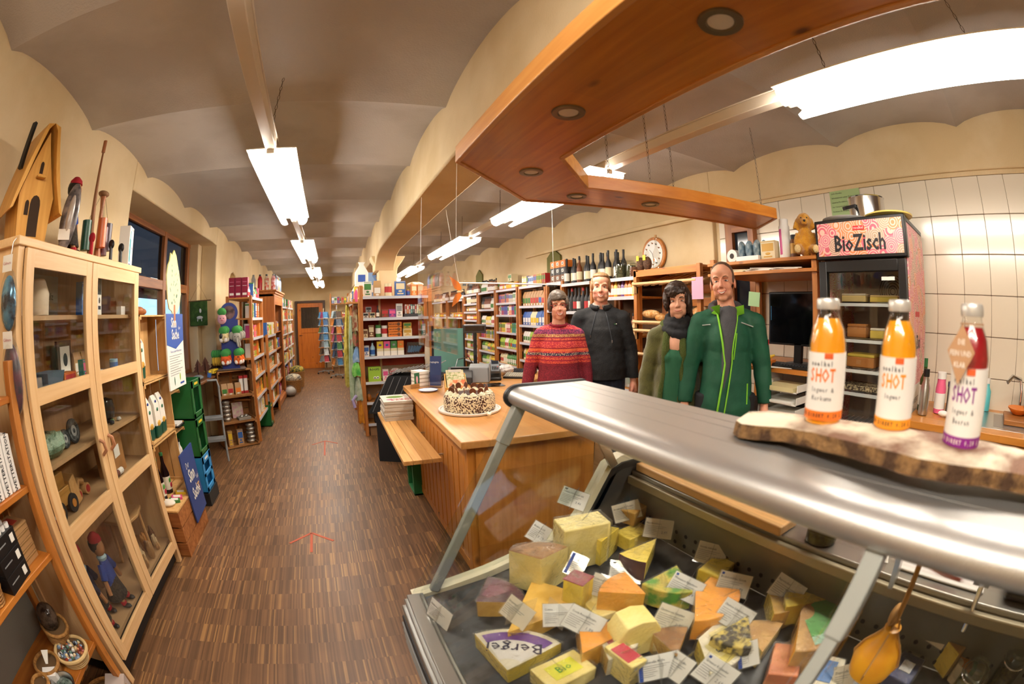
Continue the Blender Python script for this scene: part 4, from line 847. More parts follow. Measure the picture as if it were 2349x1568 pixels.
def headshapes(mb, X, fat=1.0, jaw=1.0):
    def E(c, r): mb.X = X; mb.ell(c, r, DUM, 20, 14); mb.X = None
    def T(p, r): mb.X = X; mb.tube(p, r, DUM, 10); mb.X = None
    E((0, .018, .032), (.073, .091, .08)); E((0, -.022, -.04), (.059*fat, .064, .066)); E((0, -.052, -.09*jaw), (.028*fat, .026, .022)); E((0, -.02, -.075), (.05*fat, .05, .03))
    for s in (1, -1):
        E((s*.036*fat, -.056, -.032), (.026, .024, .024)); E((s*.077, .012, -.012), (.009, .017, .031)); E((s*.0105, -.094, -.033), (.008, .009, .0065)); E((s*.03, -.067, .022), (.024, .018, .01))
        E((s*.043*fat, -.008, -.058), (.018, .045, .036)); E((s*.034*fat, -.045, -.058), (.024, .026, .03))
    T([(0, -.082, .012), (0, -.093, -.012), (0, -.104, -.03)], [.008, .0085, .0115]); E((0, -.103, -.031), (.0115, .0105, .009))
    E((0, -.072, -.062), (.03, .02, .018)); E((0, -.02, .05), (.066, .068, .045))
    T([(0, -.084, -.07), (0, -.087, -.073)], [.015, .012])
SKC = {}
def skin(name, c, c2): return mat(name, c, .48, c2=c2, vscale=9, bump=.06, bscale=350)
EW = mat('eye white', 'E9E4DE', .2); LIPM = mat('lips', 'B45A50', .4); TEETH = mat('teeth', 'F1EADB', .3)
def person(label, loc, h, sex, skinm, top, pants, yaw=0, hx=0, htilt=0, hyaw=0, hnod=0, iris='5A6B70', brow='6B5540', smile=1, fat=1.0, belly=0, arms=((0, 0), (0, 0)), shw=None, eyes=1.0, mouth=1.0):
    t = thing('person', label, 'person', loc, rot=(0, 0, face(loc[0], loc[1])+yaw)); s = h/1.70
    sw = (shw or (.148 if sex == 'f' else .168))*s; hw = .095*s
    V = lambda x, y, z: (x*s, y*s, z*s)
    b = MB(); hc = Vector((hx, -.012, 1.582))*s
    HX = Matrix.Translation(hc) @ Matrix.Rotation(hyaw, 4, 'Z') @ Matrix.Rotation(htilt, 4, 'Y') @ Matrix.Rotation(hnod, 4, 'X') @ Matrix.Diagonal((s*.965, s*1.02, s*1.05, 1))
    headshapes(b, HX, fat)
    b.tube([V(0, .025, 1.40), V(hx*.4, .018, 1.47), V(hx*.8, .01, 1.54)], [.062*s, .052*s, .052*s], DUM, 16)
    b.ell(V(0, .01, 1.34), V(sw/s*.9, .075, .075), DUM, 20, 12); b.ell(V(0, .005, 1.2), V(.135+belly*.3, .095, .17), DUM, 20, 12); b.ell(V(0, 0, 1.0), V(.13+belly*.5, .09+belly*.3, .14), DUM, 20, 12); b.ell(V(0, .01, .88), V(.155, .11, .12), DUM, 20, 12)
    J = []
    for i, sd in enumerate((-1, 1)):
        ax, ay = arms[i]; sh = Vector((sd*sw, .015*s, 1.34*s)); el = Vector((sd*(sw+.062*s+ax*.5), .03*s, 1.09*s)); wr = Vector((sd*(sw+.078*s+ax), (-.01+ay)*s, .85*s))
        b.tube([sh, sh.lerp(el, .5), el, el.lerp(wr, .35), wr], [.052*s, .045*s, .038*s, .037*s, .025*s], DUM, 14); b.ell(sh, (.055*s, .055*s, .055*s), DUM)
        hand(b, wr, sd, s*(1.0 if sex == 'f' else 1.1)); J.append((sh, el, wr))
        b.tube([(sd*hw, 0, .9*s), (sd*hw*1.05, 0, .65*s), (sd*hw, -.005, .46*s), (sd*hw, .012, .3*s), (sd*hw, .015, .08*s)], [.085*s, .075*s, .052*s, .05*s, .035*s], DUM, 14)
        b.tube([(sd*hw, .04, .04*s), (sd*(hw+.01), -.06, .03*s), (sd*(hw+.018), -.14*s, .022*s)], [.035*s, .035*s, .022*s], DUM, 12)
    me = blob(b, .006, 5, skinm); place(me, 'body', t); B = bvh(me)
    # face features laid on the skin
    def hp(x, z, off=.001):
        p = HX @ Vector((x, -.3, z)); d = (HX.to_3x3() @ Vector((0, 1, 0))).normalized(); q = B.ray_cast(p, d)[0]
        return (q if q else HX @ Vector((x, -.08, z)))-d*off
    BR = mat('brow '+brow, brow, .8); IR = mat('iris '+iris, iris, .15)
    Rh = HX.to_3x3().normalized()
    for sd, nm in ((-1, 0), (1, 1)):
        c = hp(sd*.031, .001, -.0012); e = MB(); e.ell(c, (.0135*s, .006*s, .0058*s*eyes), EW, 14, 8, R=Rh); eo = e.build('eye', t)
        MB().ell(c+Rh @ Vector((0, -.0045, 0))*s, (.0055*s, .003*s, .0052*s*min(1, eyes)), IR, 12, 6, R=Rh).ell(c+Rh @ Vector((0, -.0066, 0))*s, (.0025*s, .0015*s, .0024*s), BLACK, 8, 4, R=Rh).build('iris', eo)
        lid = MB(); lid.tube([hp(sd*(.031+k*.0035), .0062*eyes-.0007*abs(k)**1.6*eyes, .0012) for k in range(-4, 5)], [.0012]+[.0022]*7+[.0012], mat('lid shade', '7C5040', .5), 6)
        lid.tube([hp(sd*(.031+k*.0035), -.0062*eyes+.0006*abs(k)**1.6*eyes, .0006) for k in range(-4, 5)], [.0007]+[.0012]*7+[.0007], mat('lower lid shade', 'B3745E', .5), 6); lid.build('eyelid', t)
        br = MB(); br.tube([hp(sd*x, z, .0005) for x, z in ((.014, .0195), (.024, .0235), (.036, .0245), (.047, .02))], [.0022, .0036, .0032, .0014], BR, 8); br.build('eyebrow', t)
        for q in (1,): MB().ell(hp(sd*.0075, -.0385, -.001), (.0028, .0025, .0018), mat('nostril', '5A2A20', .6), 8, 5).build('nostril', t)
    mw = .0275*mouth; sm = .009*smile
    xs = [-1+2*k/10 for k in range(11)]
    up = [hp(x*mw, -.0585-.0015*(1-abs(x))+sm*x*x*.9, .0012) for x in xs]; lo = [hp(x*mw, (-.0575-(.0122*smile if smile > .4 else .0035)*(1-x*x))+sm*x*x*.9, .0012) for x in xs]
    if smile > .4:
        mm = MB(); vs = []
        for k in range(11): vs += [up[k]+Rh @ Vector((0, -.0012, 0)), lo[k]+Rh @ Vector((0, -.0012, 0))]
        mm.add(vs, [(2*k, 2*k+2, 2*k+3, 2*k+1) for k in range(10)], TEETH); mm.build('teeth', t)
        for sd in (-1, 1):  # smile folds
            MB().tube([hp(sd*x, z, .0002) for x, z in ((.019, -.034), (.026, -.044), (.031, -.056), (.030, -.066))], [.0007, .0013, .0013, .0006], mat('fold '+skinm.name, '9C5F4A', .6), 6).build('smile_line', t)
    MB().tube(up, [.001]+[.0021]*9+[.001], LIPM, 6).tube(lo, [.001]+[.0027]*9+[.001], LIPM, 6).build('lips', t)
    return t, s, B, HX, J, hp, V
def torso_cloth(s, sw, zlo, J, r=1.0, arms=True, belly=0, zneck=1.435, chest=1.0, wristf=.93):
    V = lambda x, y, z: (x*s, y*s, z*s); c = MB(); sx = sw/s
    c.ell(V(0, .012, 1.335), V(sx*.98, .092*r, .075), DUM, 20, 12); [c.tube([V(sd*.045, .018, 1.395), V(sd*sx*.62, .016, 1.375), V(sd*sx*1.0, .014, 1.345)], [.052*s, .058*s, .06*s], DUM, 14) for sd in (-1, 1)]; c.ell(V(0, 0, 1.24), V((.138+belly*.5)*r**.4, .112*r*chest, .17), DUM, 20, 12); c.ell(V(0, 0, 1.05), V((.142+belly)*r**.4, .112*r+belly*.6, .18), DUM, 20, 12)
    c.lathe([(0, 0), ((.162+belly)*r**.5*s, .002), ((.165+belly)*r**.5*s, .1*s), ((.15+belly)*r**.5*s, .22*s), ((.135+belly)*r**.5*s, .4*s), (.08*s, .5*s), (0, .52*s)], DUM, (0, 0, zlo*s), 24, 1, .76*r**.5)
    c.tube([V(0, .02, 1.38), V(0, .017, zneck)], [.075*s, .063*s], DUM, 16)
    if arms:
        for sh, el, wr in J:
            e2 = el.lerp(wr, wristf); c.tube([sh+Vector((0, 0, .005)), sh.lerp(el, .5), el, el.lerp(e2, .5), e2], [.062*s*r, .058*s*r, .052*s*r, .048*s*r, .04*s*r], DUM, 16); c.ell(sh, (.064*s*r,)*3, DUM)
    return c
def trousers(t, s, hw, m, waist=.98):
    c = MB(); c.ell((0, .01*s, .9*s), (.163*s, .125*s, .14*s), DUM, 20, 12)
    for sd in (-1, 1): c.tube([(sd*hw, .005, .93*s), (sd*hw*1.05, 0, .65*s), (sd*hw, 0, .46*s), (sd*hw, .01, .3*s), (sd*hw, .015, .07*s)], [.095*s, .088*s, .066*s, .063*s, .056*s], DUM, 16)
    place(blob(c, .011, 3, m, cut=[((0, 0, waist*s), (0, 0, 1))]), 'trousers', t)
    for sd in (-1, 1):
        k = MB(); k.tube([(sd*hw, .05, .045*s), (sd*hw, .0, .05*s), (sd*(hw+.01), -.08, .04*s), (sd*(hw+.018), -.15*s, .033*s)], [.042*s, .05*s, .045*s, .03*s], mat('dark shoe', '1F2126', .5), 12).box(sd*hw-.045, sd*hw+.06, -.18*s, .09, 0, .022, mat('shoe sole', '3A3A3C', .6)); k.build('shoe', t, bevel=.008)
def hairmat(name, c, d):
    m = wood(name, c, d, 2, .45, scale=5); return m
def hair(t, HX, shapes, m, tubes=(), noise=.004, voxel=.006, cut=None, label=None):
    c = MB(); c.X = HX
    for p, r in shapes: c.ell(p, r, DUM, 20, 14)
    for p, r in tubes: c.tube(p, r, DUM, 8)
    c.X = None; return place(blob(c, voxel, 3, m, noise=noise, nscale=60, cut=cut), 'hair', t, label)
# ---- woman in the patterned red sweater
def knit():
    m = bpy.data.materials.new('patterned red knit'); m.use_nodes = True; nt = m.node_tree; L = nt.links.new; b = nt.nodes['Principled BSDF']; b.inputs['Roughness'].default_value = .85
    tc = nt.nodes.new('ShaderNodeTexCoord'); sp_ = nt.nodes.new('ShaderNodeSeparateXYZ'); L(tc.outputs['Object'], sp_.inputs[0])
    mr = nt.nodes.new('ShaderNodeMapRange'); mr.inputs['From Min'].default_value = 1.0; mr.inputs['From Max'].default_value = 1.5; L(sp_.outputs[2], mr.inputs[0])
    bands = [(0, '6E1426'), (.13, '7A1529'), (.165, 'D4533C'), (.20, 'A8243A'), (.225, 'D9603E'), (.26, 'B22A3A'), (.285, '2E3350'), (.325, 'B8303C'), (.35, 'E0673E'), (.39, '8C1A2C'), (.405, 'B52E3C'), (.50, '8C1A2C'), (.52, 'D05A3C'), (.55, '7C1630'), (.57, 'B48A52'), (.61, '5E1C44'), (.68, 'A8283F'), (.74, '6E1B40'), (.79, 'C44A48'), (.84, '7A1A34')]
    def ramp(bs):
        r = nt.nodes.new('ShaderNodeValToRGB'); r.color_ramp.interpolation = 'CONSTANT'; e = r.color_ramp.elements; e.remove(e[1]); e[0].position = 0; e[0].color = (*lin(bs[0][1]), 1)
        for p, c in bs[1:]: q = e.new(p); q.color = (*lin(c), 1)
        L(mr.outputs[0], r.inputs[0]); return r
    r1 = ramp(bands); r2 = ramp([(0, '8A1E30'), (.165, '8A1A2C'), (.225, '7A1630'), (.285, 'C9B49A'), (.325, 'E87A4E'), (.39, '8C1A2C'), (.405, 'E3664A'), (.50, '8C1A2C'), (.61, 'A33A5C'), (.68, 'D9664E'), (.74, 'C24A56'), (.79, '8C1A34')])
    v = nt.nodes.new('ShaderNodeTexVoronoi'); v.inputs['Scale'].default_value = 105; mp = nt.nodes.new('ShaderNodeMapping'); mp.inputs['Scale'].default_value = (1, .3, 1.3); L(tc.outputs['Object'], mp.inputs[0]); L(mp.outputs[0], v.inputs['Vector'])
    g = nt.nodes.new('ShaderNodeMath'); g.operation = 'LESS_THAN'; g.inputs[1].default_value = .42; L(v.outputs['Distance'], g.inputs[0])
    mx = nt.nodes.new('ShaderNodeMix'); mx.data_type = 'RGBA'; L(g.outputs[0], mx.inputs[0]); L(r1.outputs[0], mx.inputs[6]); L(r2.outputs[0], mx.inputs[7]); L(mx.outputs[2], b.inputs['Base Color'])
    n = nt.nodes.new('ShaderNodeTexNoise'); n.inputs['Scale'].default_value = 300; L(tc.outputs['Object'], n.inputs[0]); bp = nt.nodes.new('ShaderNodeBump'); bp.inputs['Strength'].default_value = .4; bp.inputs['Distance'].default_value = .004; L(n.outputs[0], bp.inputs['Height']); L(bp.outputs[0], b.inputs['Normal']); return m
JEANS = mat('blue denim', '26324A', .8, vary=.3, vscale=40); BLKT = mat('black trousers', '1A1B1E', .8)
PZ = .12
sk = skin('warm skin', 'E6AE90', 'D99880')
t, s, B, HX, J, hp, V = person('laughing woman with short grey hair, red glasses and patterned red sweater', (1.70, 2.97, PZ), 1.64, 'f', sk, None, None, hyaw=.08, htilt=-.05, smile=1.35, eyes=.6, brow='8A7563', iris='4A3B30', mouth=1.1, belly=.01, fat=1.0, arms=((.05, .0), (.02, .02)))
c = torso_cloth(s, .148*s, .86, J, 1.05, belly=.012); sw = place(blob(c, .009, 6, knit(), cut=[((0, 0, .86*s), (0, 0, -1))], noise=.004, nscale=12), 'sweater', t); sw.location.z = 0
MB().tube([(cos(a)*.068*s, .012+sin(a)*.066*s, (1.432-.014*sin(-a))*s) for a in [2*pi*k/24 for k in range(25)]], .0085, mat('crimson collar', '8A1428', .8), 8).build('collar', t)
trousers(t, s, .095*s, BLKT)
HM = hairmat('grey brown hair', '64574A', '332A24')
hair(t, HX, [((0, .03, .048), (.083, .092, .08)), ((0, -.035, .078), (.066, .052, .035)), ((-.07, .01, .012), (.022, .062, .062)), ((.07, .01, .012), (.022, .062, .062)), ((0, .07, -.005), (.07, .045, .08))], HM, [([(x, -.078+abs(x)*.35, .075), (x*1.08-.006, -.092+abs(x)*.45, .05), (x*1.12-.012, -.088+abs(x)*.5, .034)], [.014, .011, .004]) for x in (-.05, -.035, -.02, -.005, .01, .025, .04, .055)], noise=.003)
gl = MB(); RG = mat('red glasses', '8E1F2E', .3)
for sd in (-1, 1):
    c0 = hp(sd*.031, -.002, .012); Rh = HX.to_3x3().normalized()
    gl.tube([c0+Rh @ Vector((cos(a)*.024*s, 0, sin(a)*.0175*s)) for a in [2*pi*k/20 for k in range(21)]], .0018, RG, 6)
    gl.tube([c0+Rh @ Vector((sd*.024*s, 0, .004)), HX @ Vector((sd*.076, -.05, .006)), HX @ Vector((sd*.08, .01, .002))], .0016, RG, 6)
gl.tube([hp(-.008, .002, .012), hp(0, .005, .011), hp(.008, .002, .012)], .0018, RG, 6); gl.build('glasses', t)
# ---- woman in the black hoodie
sk2 = skin('fair skin', 'EAB598', 'E0977F')
t, s, B, HX, J, hp, V = person('tall smiling young woman with tied-back blond hair in a black hoodie and jeans', (2.10, 2.955, PZ), 1.80, 'f', sk2, None, None, htilt=.03, smile=1.15, eyes=.75, brow='A07F5E', iris='5B6B70', fat=1.1, belly=.03, shw=.16, arms=((0, 0), (.02, 0)))
HB = mat('black sweatshirt', '1B1D20', .85, bump=.2, bscale=120)
c = torso_cloth(s, .16*s, .86, J, 1.16, belly=.022, zneck=1.42); b2 = blob(c, .01, 6, HB, cut=[((0, 0, .88*s), (0, 0, -1))], noise=.006, nscale=11); place(b2, 'hoodie', t); B2 = bvh(b2)
c = MB(); c.tube([V(.075*cos(a), .03+.075*sin(a), 1.435-.02*cos(a+pi/2)*0+.015*sin(a)) for a in [-pi*.42+pi*1.84*k/16+0 for k in range(17)]], .022*s, DUM, 10).ell(V(0, .1, 1.42), V(.095, .045, .05), DUM); place(blob(c, .007, 4, HB), 'hood', t)
MB().tube([V(.058*cos(a), .02+.06*sin(a), 1.452+.018*sin(a)) for a in [-pi*.45+pi*1.9*k/16 for k in range(17)]], .011*s, mat('grey hood lining', 'A39A92', .85), 8).build('hood_lining', t)
for sd, L_ in ((-1, .2), (1, .24)):
    MB().tube([front(B2, sd*(.03+.0*k)*s+sd*k*.006+(-.02 if sd < 0 else .02)*k/6, (1.42-L_*k/6)*s, .004) for k in range(7)], .0042, mat('drawstring', '30353C', .8), 6).tube([front(B2, sd*(.03*s+.036)+(-.02 if sd < 0 else .02), (1.42-L_)*s, .006), front(B2, sd*(.03*s+.037)+(-.02 if sd < 0 else .02), (1.40-L_)*s, .006)], .0038, STEEL, 6).build('drawstring', t)
p = front(B2, .105*s, 1.30*s, .003); MB().cb(p, (.018, .002, .007), mat('green emblem', '3C7A45', .5)).cb(p+Vector((.013, 0, .002)), (.008, .002, .006), PAPER).build('chest_emblem', t)
trousers(t, s, .1*s, JEANS)
HM = hairmat('ash blond hair', 'B08D66', '7C5C3C')
hair(t, HX, [((0, .03, .046), (.081, .092, .074)), ((0, -.02, .085), (.066, .06, .026)), ((0, .09, .06), (.05, .04, .05)), ((-.068, .02, .02), (.016, .05, .05)), ((.068, .02, .02), (.016, .05, .05))], HM, [([(sd*.07, -.02, .05), (sd*.083, -.02, .0), (sd*.086, -.012, -.05), (sd*.09, -.01, -.09)], [.005, .004, .003, .002]) for sd in (-1, 1)], noise=.003)
# ---- woman in the olive fleece
sk3 = skin('soft skin', 'E8B496', 'DCA488')
t, s, B, HX, J, hp, V = person('dark-haired woman in an olive fleece jacket, black scarf and green shirt', (2.06, 2.02, PZ), 1.66, 'f', sk3, None, None, htilt=-.06, smile=.25, eyes=.85, brow='3A2A22', iris='3A2E26', fat=.95, mouth=.95, arms=((0, 0), (0, 0)))
OL = mat('olive fleece', '5B5A2A', .95, bump=.35, bscale=160, sheen=.4, vary=.25, vscale=12); OL2 = mat('olive plush lining', '4E5A24', 1, bump=1, bscale=220)
c = torso_cloth(s, .148*s, .74, J, 1.09, belly=.01); b3 = blob(c, .01, 6, OL, cut=[((0, 0, .74*s), (0, 0, -1))], noise=.008, nscale=9); place(b3, 'fleece_jacket', t); B3 = bvh(b3)
GT = mat('green shirt', '1E5A3C', .8, bump=.1, bscale=100); c = MB(); c.tube([V(-.01, -.055, 1.26), V(-.015, -.062, 1.22), V(-.028, -.066, 1.05), V(-.03, -.066, .82)], [.07*s, .082*s, .08*s, .08*s], DUM, 20); c.ell(V(.03, -.075, 1.22), V(.04, .07, .05), DUM); c.ell(V(-.06, -.075, 1.22), V(.04, .07, .05), DUM)
place(blob(c, .008, 5, GT), 'shirt', t)
sk_ = MB(); sk_.ell(V(-.008, -.07, 1.30), V(.062, .058, .085), sk3, 20, 12); sk_.build('neckline', t)
for sd in (-1, 1):
    P = [front(B3, (-.02+sd*(.045+.055*k/10) if k < 4 else -.028+sd*(.07+.012*sin(k)))*s, (1.43-.062*k)*s, .006) for k in range(11)]
    MB().tube(P, [.026*s]*4+[.018*s]*7, OL2, 10).build('jacket_edge', t)
MB().tube([V(.098*cos(a), .035+.085*sin(a), 1.425+.02*sin(a)) for a in [-pi*.3+pi*1.6*k/14 for k in range(15)]], .03*s, OL2, 10).build('jacket_collar', t)
c = MB(); SCF = mat('black cotton scarf', '17181C', .9)
for k, (rr_, zz, dy) in enumerate(((.068, 1.475, 0), (.08, 1.445, -.012), (.088, 1.412, -.03))):
    c.tube([V(rr_*cos(a), .01+dy+rr_*.95*sin(a), zz-.022*(sin(a) < 0)*abs(sin(a))*(1+k*.6)+.008*sin(3*a+k)) for a in [2*pi*q/24 for q in range(25)]], .024*s, DUM, 10)
c.ell(V(.01, -.1, 1.36), V(.055, .03, .035), DUM); place(blob(c, .007, 3, SCF, noise=.004, nscale=30), 'scarf', t)
trousers(t, s, .095*s, BLKT)
HM = hairmat('dark brown hair', '3E2A20', '1C120E')
hair(t, HX, [((0, .03, .05), (.09, .1, .086)), ((-.02, -.045, .07), (.07, .05, .042)), ((-.078, .0, .01), (.026, .062, .07)), ((.078, .005, -.01), (.027, .062, .085)), ((0, .075, -.03), (.08, .05, .1)), ((.085, .02, -.08), (.02, .035, .03))], HM, [([(x, -.07+abs(x)*.4, .085), (x-.02, -.092+abs(x)*.45, .05), (x-.034, -.084+abs(x)*.5, .026)], [.018, .015, .004]) for x in (-.03, -.015, 0, .015, .03, .045, .06)], noise=.005)
# ---- man in the green jacket
sk4 = skin('ruddy skin', 'E8AC8E', 'DC987C')
t, s, B, HX, J, hp, V = person('smiling man in a dark green work jacket with lime zips over a grey hoodie', (2.20, 1.70, PZ), 1.785, 'm', sk4, None, None, yaw=.08, htilt=-.1, hyaw=-.2, hnod=-.03, hx=-.03, smile=1.1, eyes=.8, brow='7A5B42', iris='52646E', fat=.98, mouth=1.1, arms=((.01, 0), (.01, 0)))
GJ = mat('dark green softshell', '0E5238', .7, bump=.12, bscale=60, vary=.15, vscale=8); LIME = mat('lime trim', '7FC62E', .5); GH = mat('grey hoodie cloth', '4A4B50', .9, bump=.3, bscale=150)
c = torso_cloth(s, .168*s, .77, J, 1.16, belly=.0, zneck=1.44); b4 = blob(c, .01, 6, GJ, cut=[((0, 0, .77*s), (0, 0, -1))], noise=.007, nscale=8); place(b4, 'jacket', t); B4 = bvh(b4)
c = MB(); c.tube([V(0, -.06, 1.43), V(-.002, -.085, 1.36), V(-.004, -.1, 1.27), V(-.012, -.108, 1.15), V(-.02, -.11, 1.0), V(-.035, -.11, .82)], [.05*s, .052*s, .044*s, .032*s, .024*s, .02*s], DUM, 16); place(blob(c, .007, 4, GH), 'hoodie_front', t)
c = MB(); c.tube([V(.085*cos(a)-.01, .03+.08*sin(a), 1.43+.03*sin(a)) for a in [-pi*.42+pi*1.84*k/18 for k in range(19)]], .03*s, DUM, 10).ell(V(0, .11, 1.42), V(.12, .05, .06), DUM); place(blob(c, .008, 4, GH, noise=.004, nscale=25), 'hood', t)
MB().tube([V(.056*cos(a)-.01, .01+.058*sin(a), 1.43+.01*sin(a)) for a in [-pi*.95+pi*.9*k/8 for k in range(9)]], .007*s, PAPER, 6).build('shirt_collar', t)
z_ = [1.42-.06*k for k in range(12)]
Lx = [-.06+.05*min(1, k/5)-.0*k-.012*(k > 5)*(k-5)*.6 for k in range(12)]; Rx = [.062-.042*min(1, k/3.5)-.012*(k > 5)*(k-5)*.55 for k in range(12)]
MB().tube([front(B4, x*s-.012, z*s, .012) for x, z in zip(Lx, z_)], .0065*s, LIME, 8).build('zip_edge', t); MB().tube([front(B4, x*s, z*s, .009) for x, z in zip(Rx, z_)], .0045*s, LIME, 8).build('zip_edge', t)
for sd, x0 in ((-1, -.075), (1, .07)): MB().add([front(B4, (x0+dx)*s, zz*s, .006) for dx, zz in ((-.035, 1.435), (.02, 1.45), (.03*sd, 1.40), (-.02*sd, 1.385))], [(0, 1, 2, 3)], LIME).build('collar_lining', t)
for a, b_ in (((.045, 1.29), (.03, 1.14)), ((.125, 1.0), (.128, .88))): MB().tube([front(B4, (a[0]+(b_[0]-a[0])*k/5)*s, (a[1]+(b_[1]-a[1])*k/5)*s, .003) for k in range(6)], .0045, LIME, 6).build('pocket_zip', t)
for x0, x1, z0_, z1_ in ((-.16, -.11, 1.33, 1.335), (.075, .155, 1.35, 1.325)): MB().tube([front(B4, (x0+(x1-x0)*k/5)*s, (z0_+(z1_-z0_)*k/5)*s, .003) for k in range(6)], .004, mat('silver piping', 'B9C4BE', .3, .3), 6).build('reflective_piping', t)
p = Vector((J[1][0].lerp(J[1][1], .42))); h_ = B4.ray_cast(p+Vector((.3, -.1, 0)), Vector((-.95, .3, 0)).normalized())[0]
if h_: MB().cb(h_+Vector((.004, -.002, 0)), (.004, .03, .03), mat('red badge', 'C8232B', .5)).cb(h_+Vector((.0065, -.004, 0)), (.002, .009, .014), PAPER).build('sleeve_badge', t)
trousers(t, s, .1*s, BLKT)
HM = hairmat('short brown hair', '6B5140', '45342A')
hair(t, HX, [((0, .034, .046), (.0775, .088, .077)), ((0, .07, .0), (.066, .04, .065)), ((-.07, .03, .015), (.01, .045, .04)), ((.07, .03, .015), (.01, .045, .04))], HM, noise=.0015, cut=[((HX @ Vector((0, -.066, .085))), (HX.to_3x3() @ Vector((0, -1, -.28))).normalized())])
# ------------------------------------------------------------ goods
COLS = {'yellow': 'E3C02E', 'white': 'E9E6DE', 'green': '3F7F3A', 'lime': '9CC23A', 'red': 'B52A2C', 'orange': 'DE7A24', 'blue': '2F5FA6', 'pale blue': '9FC4DA', 'pink': 'D9548A', 'brown': '6E4526', 'kraft': 'B08A5C', 'black': '1E1D1F', 'purple': '6A3A86', 'cream': 'DCCFA8', 'teal': '2E8C8A', 'dark green': '1E4A32', 'grey': '8F9193', 'amber': '7A3E12', 'gold': 'C79A3A', 'crimson': '8E1538'}
def cm(n, r=.5): return mat('goods '+n, COLS[n], r)
PM = {}
_T = 'first second third fourth fifth sixth seventh eighth ninth tenth eleventh twelfth thirteenth fourteenth fifteenth sixteenth seventeenth eighteenth nineteenth twentieth'.split()
ORD = _T+['twenty-'+w for w in _T[:9]]+['thirtieth']+['thirty-'+w for w in _T[:9]]+['fortieth']*9
def product(kind, w, d, h, c1, c2):
    k = (kind, round(w, 3), round(d, 3), round(h, 3), c1, c2)
    if k in PM: return PM[k]
    A_, B_ = cm(c1), cm(c2); b = MB(); r = w/2
    if kind in ('carton', 'book'):
        b.box(-r, r, -d/2, d/2, 0, h, A_).box(-r*.82, r*.82, -d/2-.0012, -d/2, h*.45, h*.85, B_).box(-r*.6, r*.6, -d/2-.0012, -d/2, h*.12, h*.2, B_).box(-r, r, -d/2-.0008, -d/2, h*.93, h*.96, B_)
        b.ell((0, -d/2, h*.32), (r*.4, .002, h*.07), B_, 8, 4)
    elif kind == 'bag':
        b.add([(-r, -d/2, 0), (r, -d/2, 0), (r, d/2, 0), (-r, d/2, 0), (-r*1.02, -d*.5, h*.7), (r*1.02, -d*.5, h*.7), (r*1.02, d*.5, h*.7), (-r*1.02, d*.5, h*.7), (-r*.95, -.004, h*.96), (r*.95, -.004, h*.96), (r*.95, .004, h*.96), (-r*.95, .004, h*.96), (-r*.95, -.002, h), (r*.95, -.002, h)],
              [(3, 2, 1, 0), (0, 1, 5, 4), (1, 2, 6, 5), (2, 3, 7, 6), (3, 0, 4, 7), (4, 5, 9, 8), (5, 6, 10, 9), (6, 7, 11, 10), (7, 4, 8, 11), (8, 9, 13, 12), (10, 11, 12, 13)], A_)
        b.box(-r*.8, r*.8, -d/2-.0015, -d/2, h*.2, h*.55, B_).ell((0, -d/2, h*.1), (r*.5, .003, h*.06), cm('white'), 8, 4)
    elif kind == 'bottle':
        b.lathe([(0, 0), (r, .004), (r, h*.5), (r*.9, h*.58), (r*.36, h*.72), (r*.32, h*.88)], A_, n=12).lathe([(r*.38, h*.86), (r*.38, h), (0, h)], cm('black') if c2 != 'black' else cm('red'), n=10).lathe([(r*1.02, h*.12), (r*1.02, h*.42)], B_, n=12)
    elif kind == 'jar':
        b.lathe([(0, 0), (r*.95, .003), (r, h*.1), (r, h*.7), (r*.75, h*.82)], A_, n=12).lathe([(r*.82, h*.8), (r*.82, h*.98), (0, h)], cm('gold') if c2 != 'gold' else cm('black'), n=12).lathe([(r*1.02, h*.2), (r*1.02, h*.62)], B_, n=12)
    elif kind == 'can':
        b.lathe([(0, 0), (r, 0), (r, h), (r*.9, h), (r*.9, h-.004), (0, h-.004)], A_, n=14).lathe([(r*1.015, h*.3), (r*1.015, h*.75)], B_, n=14)
    PM[k] = b.mesh('product'); return PM[k]
KN = {'carton': 'carton', 'bag': 'paper_bag', 'bottle': 'bottle', 'jar': 'jar', 'can': 'tin', 'book': 'book'}; KW = {'carton': 'carton', 'bag': 'pouch', 'bottle': 'bottle', 'jar': 'jar', 'can': 'tin', 'book': 'book'}
def put(kind, w, d, h, c1, c2, loc, rz, label, group=None):
    o = bpy.data.objects.new(KN[kind], product(kind, w, d, h, c1, c2)); COL.objects.link(o); o.location = loc; o.rotation_euler = (0, 0, rz)
    return tag(o, label, KW[kind], group)
STUFF = {}
